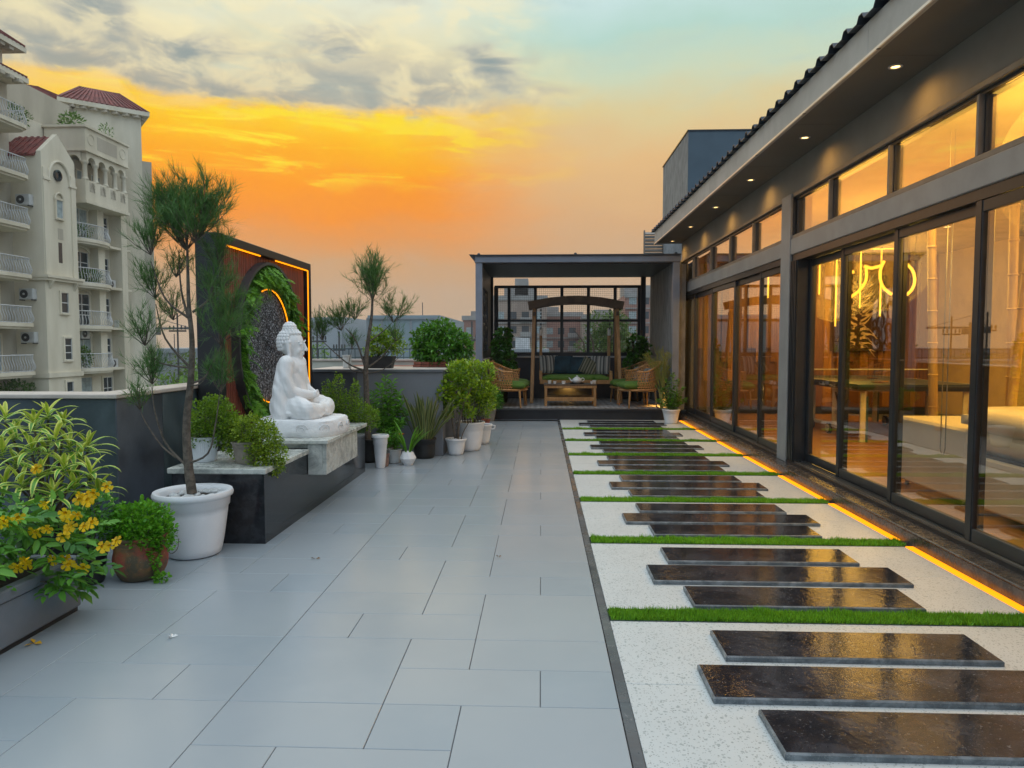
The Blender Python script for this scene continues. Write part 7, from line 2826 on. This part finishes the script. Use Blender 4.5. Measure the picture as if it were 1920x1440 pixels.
for i in range(len(lev) - 1):
    for k in range(8):
        k2 = (k + 1) % 8
        a, b_, c_, d = i * 8 + k, i * 8 + k2, (i + 1) * 8 + k2, (i + 1) * 8 + k
        if i % 2 == 0:
            fs += [(a, b_, d), (b_, c_, d)]
        else:
            fs += [(a, b_, c_), (a, c_, d)]
fs.append(tuple(range(8)))
MB().add(vs, fs).build('pot', M_potw, t)
M_lily = leafmat('lily_leaf', (0.08, 0.28, 0.02), (0.20, 0.48, 0.03), 0.4, 0.3)
LM = [strap_mesh('leaf', 0.36, 0.026, 0.6, M_lily, 8, 0.3, up0=1.5), strap_mesh('leaf', 0.30, 0.024, 1.0, M_lily, 8, 0.3, up0=1.45), strap_mesh('leaf', 0.46, 0.028, 0.7, M_lily, 8, 0.3, up0=1.4)]
rr = random.Random(4)
for k in range(34):
    a = rr.choice((rr.uniform(-0.5, 0.5), rr.uniform(-0.5, 0.5), rr.uniform(2.4, 3.9), rr.uniform(0, 6.28)))
    s = rr.uniform(0.6, 1.05)
    obj('leaf', LM[k % 3], t, (0.025 * math.cos(a), 0.025 * math.sin(a), 0.13), (0, rr.uniform(-0.05, 0.45), a), (s, s, s))
p = gp(796, 858)
t = thing('potted_plant', 'snake plant with tall pale-edged blades in a black pot', 'potted plant', (p.x, p.y, 0))
pot(t, 0.145, 0.12, 0.24, M_potb, 0.014)
M_snake = leafmat('snake_leaf', (0.030, 0.060, 0.022), (0.065, 0.105, 0.035), 0.4, 0.12, edge=(0.26, 0.27, 0.09))
SM = [strap_mesh('leaf', 0.60, 0.042, 0.28, M_snake, 8, 0.35, 0.7, taper=0.55, up0=1.5), strap_mesh('leaf', 0.52, 0.038, 0.45, M_snake, 8, 0.35, -0.6, taper=0.55, up0=1.5), strap_mesh('leaf', 0.66, 0.040, 0.20, M_snake, 8, 0.3, 0.4, taper=0.6, up0=1.5)]
for k in range(46):
    a = rr.uniform(0, 6.28)
    q = rr.uniform(0.0, 0.11)
    s = rr.uniform(0.65, 1.1)
    obj('leaf', SM[k % 3], t, (q * math.cos(a), q * math.sin(a), 0.2), (0, rr.uniform(-0.08, 0.12) + q * 2.2, a + rr.uniform(-.4, .4)), (s, s, s))
for k in range(12):
    a = rr.uniform(-0.5, 0.6)
    s = rr.uniform(0.8, 1.05)
    obj('leaf', SM[k % 3], t, (0.08, 0.02 * k - 0.1, 0.2), (0, rr.uniform(0.25, 0.62), a), (s, s, s))

# round-leaved trees before the pergola
M_jade = leafmat('jade_leaf', (0.06, 0.17, 0.010), (0.36, 0.52, 0.02), 0.35, 0.25, spec=0.5)
M_hedge = leafmat('golden_green_leaf', (0.07, 0.20, 0.010), (0.46, 0.62, 0.03), 0.4, 0.3)
p = gp(855, 852)
pj = Vector((p.x, p.y, 0))
t = thing('potted_plant', 'round-leaved shrub with twisted trunk in a small white rimmed pot', 'potted plant', pj)
pot(t, 0.135, 0.09, 0.205, M_potw, 0.018)
pebbles(t, 0.10, 0.178, 16, 0.024, 6)


def LJ(u, v, dy=0.0):
    return pxy(u, v, pj.y + dy) - pj


for pts, r0 in (([LJ(857, 838), LJ(858, 815), LJ(862, 785), LJ(872, 750), LJ(885, 725)], 0.022), ([LJ(855, 838), LJ(852, 812), LJ(848, 790), LJ(845, 760)], 0.016), ([LJ(862, 836), LJ(868, 812), LJ(880, 790)], 0.010), ([LJ(860, 800), LJ(850, 770), LJ(838, 740)], 0.010)):
    pts = smooth_path(pts, 5)
    MB().tube([tuple(q) for q in pts], [r0 * (1 - 0.6 * i / (len(pts) - 1)) for i in range(len(pts))], 8).build('trunk', M_woody, t, 50)
lob = []
for (u, v, ru) in ((838, 735, 20), (850, 715, 22), (865, 700, 22), (845, 755, 22), (838, 775, 12), (880, 715, 18), (870, 750, 16), (880, 775, 12), (828, 745, 10)):
    c_ = LJ(u, v, rng.uniform(-.06, .08))
    lob.append((c_.x, c_.y, c_.z, ru * 0.0064, 0.10, ru * 0.0062))
foliage(t, lob, 1150, 0.055, 0.038, M_jade, 'round', 0.6, 0.3, twig=False)
p = gp(880, 846)
ph_ = Vector((p.x, p.y + 0.1, 0))
t = thing('potted_plant', 'broad golden-green clipped bush in a large white pot', 'potted plant', ph_)
pot(t, 0.195, 0.13, 0.375, M_potw, 0.020)
lob = []
for (u, v, ru, rv) in ((860, 698, 20, 20), (885, 692, 24, 18), (908, 700, 20, 22), (905, 730, 20, 22), (880, 730, 24, 22), (915, 755, 14, 20), (890, 765, 18, 20), (855, 690, 16, 12), (920, 735, 10, 16)):
    c_ = pxy(u, v, ph_.y) - ph_
    lob.append((c_.x, c_.y + rng.uniform(-.1, .1), c_.z, ru * 0.0068, 0.15, rv * 0.0066))
foliage(t, lob, 3000, 0.055, 0.030, M_hedge, 'leaf', 0.5, 0.35).build('stem', M_woody, t)
p = gp(896, 834)
t = thing('plant_pot', 'plain white pot with side handle half hidden behind the bush pot', 'pot', (p.x + 0.03, p.y + 0.15, 0))
pot(t, 0.16, 0.11, 0.27, M_potw, 0.018)
MB().tube([(0.14, -0.03, 0.20), (0.19, -0.03, 0.21), (0.20, -0.03, 0.25), (0.16, -0.03, 0.255)], 0.010, 8).build('handle', M_potw, t, 40)
p = gp(911, 803)
t = thing('potted_plant', 'small flowering seedling in a little red pot beside the white pots', 'potted plant', (p.x, p.y, 0))
pot(t, 0.075, 0.055, 0.15, M_potr, 0.010, False)
stalks(t, (0, 0, 0.12), [(0, 0, 0.30), (0.04, 0, 0.27), (-0.05, 0, 0.28)], 14, 0.07, 0.022, M_hedge)
p = gp(918, 789)
t = thing('potted_plant', 'leafy shrub in a square beige pot by the pergola step', 'potted plant', (p.x, p.y, 0))
MB().add([(-.08, -.08, 0), (.08, -.08, 0), (.08, .08, 0), (-.08, .08, 0), (-.12, -.12, 0.22), (.12, -.12, 0.22), (.12, .12, 0.22), (-.12, .12, 0.22), (-.105, -.105, 0.215), (.105, -.105, 0.215), (.105, .105, 0.215), (-.105, .105, 0.215)],
         [(3, 2, 1, 0), (0, 1, 5, 4), (1, 2, 6, 5), (2, 3, 7, 6), (3, 0, 4, 7), (4, 5, 9, 8), (5, 6, 10, 9), (6, 7, 11, 10), (7, 4, 8, 11), (8, 9, 10, 11)]).build('pot', M_potbe, t)
foliage(t, [(0.0, 0, 0.36, 0.18, 0.16, 0.16), (0.08, 0, 0.48, 0.15, 0.14, 0.13), (-0.08, 0, 0.46, 0.15, 0.14, 0.12), (0.14, -0.03, 0.34, 0.12, 0.1, 0.12)], 2200, 0.045, 0.022, M_tec, 'leaf', 0.5).build('stem', M_woody, t)

# plants on top of the planter wall
ZW = 1.0662
p = pxy(651, 688, 9.25)
t = thing('plant_pot', 'plain white cylindrical pot on the planter wall', 'pot', (p.x, 9.25, ZW))
pot(t, 0.062, 0.055, 0.17, M_potg, 0.008, False)
p = pxy(711, 680, 9.25)
t = thing('potted_plant', 'yellow-green shrub in a dark rectangular trough on the planter wall', 'potted plant', (p.x, 9.25, ZW))
MB().add([(-.17, -.08, 0), (.17, -.08, 0), (.17, .08, 0), (-.17, .08, 0), (-.205, -.10, 0.155), (.205, -.10, 0.155), (.205, .10, 0.155), (-.205, .10, 0.155), (-.19, -.09, 0.14), (.19, -.09, 0.14), (.19, .09, 0.14), (-.19, .09, 0.14)],
         [(3, 2, 1, 0), (0, 1, 5, 4), (1, 2, 6, 5), (2, 3, 7, 6), (3, 0, 4, 7), (4, 5, 9, 8), (5, 6, 10, 9), (6, 7, 11, 10), (7, 4, 8, 11), (8, 9, 10, 11)]).build('trough', M_potb, t)
foliage(t, [(0.0, 0, 0.30, 0.17, 0.14, 0.13), (0.16, 0, 0.36, 0.15, 0.13, 0.13), (-0.03, 0, 0.44, 0.12, 0.1, 0.1), (0.24, 0.0, 0.27, 0.12, 0.1, 0.1), (-0.10, 0, 0.22, 0.1, 0.1, 0.08)], 1700, 0.05, 0.025, M_jade, 'leaf', 0.4).build('stem', M_woody, t)
p = pxy(822, 680, 9.75)
t = thing('potted_plant', 'large dark green bush in a red brick trough on the wall', 'potted plant', (p.x, 9.75, ZW))
M_brick = pmat('red_brick', (0.26, 0.085, 0.06), 0.8, var=0.25, vscale=20)
bx('trough', M_soil, t, -0.32, 0.12, -0.10, 0.10, 0.0, 0.07)
bm2 = MB().box(0, 0.106, 0, 0.025, 0, 0.034, 0.003).mesh('brick', M_brick)
for r_ in range(2):
    for k in range(4):
        obj('brick', bm2, t, (-0.33 + k * 0.112 + (0.0 if r_ == 0 else 0.01), -0.127, 0.001 + r_ * 0.038))
M_bush = leafmat('glossy_leaf', (0.022, 0.12, 0.012), (0.12, 0.36, 0.03), 0.32, 0.22, spec=0.5)
lob = []
for (u, v, ru, rv) in ((800, 635, 26, 26), (825, 622, 28, 22), (850, 640, 26, 26), (870, 650, 16, 22), (790, 655, 18, 20), (830, 655, 28, 22), (808, 668, 20, 14), (855, 665, 18, 14)):
    c_ = pxy(u, v, 9.75) - Vector((p.x, 9.75, ZW))
    lob.append((c_.x, rng.uniform(-.12, .12), c_.z, ru * 0.0076, 0.18, rv * 0.0074))
foliage(t, lob, 2600, 0.072, 0.036, M_bush, 'round', 0.35, 0.35, droop=0.25).build('stem', M_woody, t)

# pergola plants
M_phil = leafmat('climber_leaf', (0.022, 0.11, 0.014), (0.09, 0.27, 0.03), 0.35, 0.2, spec=0.5)
ZPG = 0.194
for (u, y_, lab, lobs) in ((940, 14.55, 'climbing plant on a moss pole in the left corner of the pergola', ((938, 650, 14, 22), (948, 675, 18, 20), (942, 690, 18, 16), (945, 630, 12, 14))),
                           (1192, 14.9, 'climbing plant on dark poles in the right corner of the pergola', ((1190, 650, 14, 22), (1198, 670, 18, 22), (1185, 685, 14, 18), (1205, 655, 12, 20), (1192, 700, 16, 12)))):
    p = pxy(u, 700, y_)
    t = thing('potted_plant', lab, 'potted plant', (p.x, y_, ZPG))
    pot(t, 0.16, 0.12, 0.28, M_potb, 0.014)
    for dx in (-0.06, 0.12):
        MB().tube([(dx * 0.4, 0.05, 0.2), (dx, 0.06, 1.35 + dx)], 0.03, 8).build('moss_pole', M_bark, t, 40)
    lob = []
    for (uu, v, ru, rv) in lobs:
        c_ = pxy(uu, v, y_) - Vector((p.x, y_, ZPG))
        lob.append((c_.x, 0.0, c_.z, ru * 0.011, 0.15, rv * 0.011))
    foliage(t, lob, 620, 0.12, 0.075, M_phil, 'round', 0.2, 0.4, droop=0.35).build('stem', M_woody, t)
p = gp(1241, 786)
t = thing('potted_plant', 'yellow pencil-stemmed plant in a dark round pot by the step', 'potted plant', (p.x, p.y, 0))
MB().lathe([(0.0001, 0), (0.07, 0.0), (0.12, 0.06), (0.125, 0.12), (0.10, 0.19), (0.085, 0.20), (0.08, 0.18), (0.0001, 0.17)], 24).build('pot', M_potdk, t, 50)
M_pencil = pmat('pencil_stem', (0.36, 0.30, 0.05), 0.55, var=0.3, vscale=6, base2=(0.20, 0.24, 0.05))
rr = random.Random(21)


def twigs(m, p0, d, L, r_, lev):
    p1 = p0 + d * L
    m.tube([tuple(p0), tuple(p0.lerp(p1, 0.5) + Vector((rr.uniform(-.008, .008), rr.uniform(-.008, .008), 0))), tuple(p1)], [r_, r_ * 0.9, r_ * 0.8], 5, False)
    if lev == 0:
        return
    for k in range(rr.choice((2, 2, 3))):
        nd = (d + Vector((rr.gauss(0, 0.36), rr.gauss(0, 0.36), rr.gauss(0.2, 0.2)))).normalized()
        twigs(m, p1, nd, L * rr.uniform(0.62, 0.88), r_ * 0.78, lev - 1)


for k in range(5):
    m = MB()
    twigs(m, Vector((rr.uniform(-.03, .03), rr.uniform(-.03, .03), 0.17)), Vector((rr.uniform(-.24, .16), rr.uniform(-.2, .2), 1)).normalized(), 0.20 + 0.035 * k, 0.009, 6)
    m.build('pencil_branch', M_pencil, t)
p = gp(1258, 794)
t = thing('potted_plant', 'bushy green plant in a white pot beside the first glass door', 'potted plant', (p.x, p.y, 0))
pot(t, 0.155, 0.10, 0.25, M_potw, 0.018)
M_dlv = leafmat('deep_green_leaf', (0.03, 0.13, 0.014), (0.12, 0.32, 0.03), 0.38, 0.22)
tips = []
for (u, v) in ((1262, 700), (1250, 712), (1272, 712), (1240, 728), (1282, 728), (1258, 730), (1245, 745), (1276, 745), (1232, 750), (1288, 748), (1262, 750), (1268, 735)):
    tips.append(tuple(pxy(u, v, p.y + random.uniform(-.15, .15)) - Vector((p.x, p.y, 0))))
stalks(t, (0, 0, 0.23), tips, 46, 0.075, 0.032, M_dlv, 0.1, 0.007)

# ================================================================== evening haze
hz = MB().box(-260, 260, -60, 330, -15.0, 25.5).build('haze', None)
hm = bpy.data.materials.new('evening_haze')
hm.use_nodes = True
HT = hm.node_tree
HT.nodes.clear()
pv = HT.nodes.new('ShaderNodeVolumePrincipled')
pv.inputs['Color'].default_value = (0.92, 0.93, 0.95, 1)
pv.inputs['Density'].default_value = 0.0006
pv.inputs['Anisotropy'].default_value = 0.2
ho = HT.nodes.new('ShaderNodeOutputMaterial')
HT.links.new(pv.outputs[0], ho.inputs['Volume'])
hz.data.materials.append(hm)
tag(hz, 'thin evening haze over the city', 'haze', None, 'stuff')
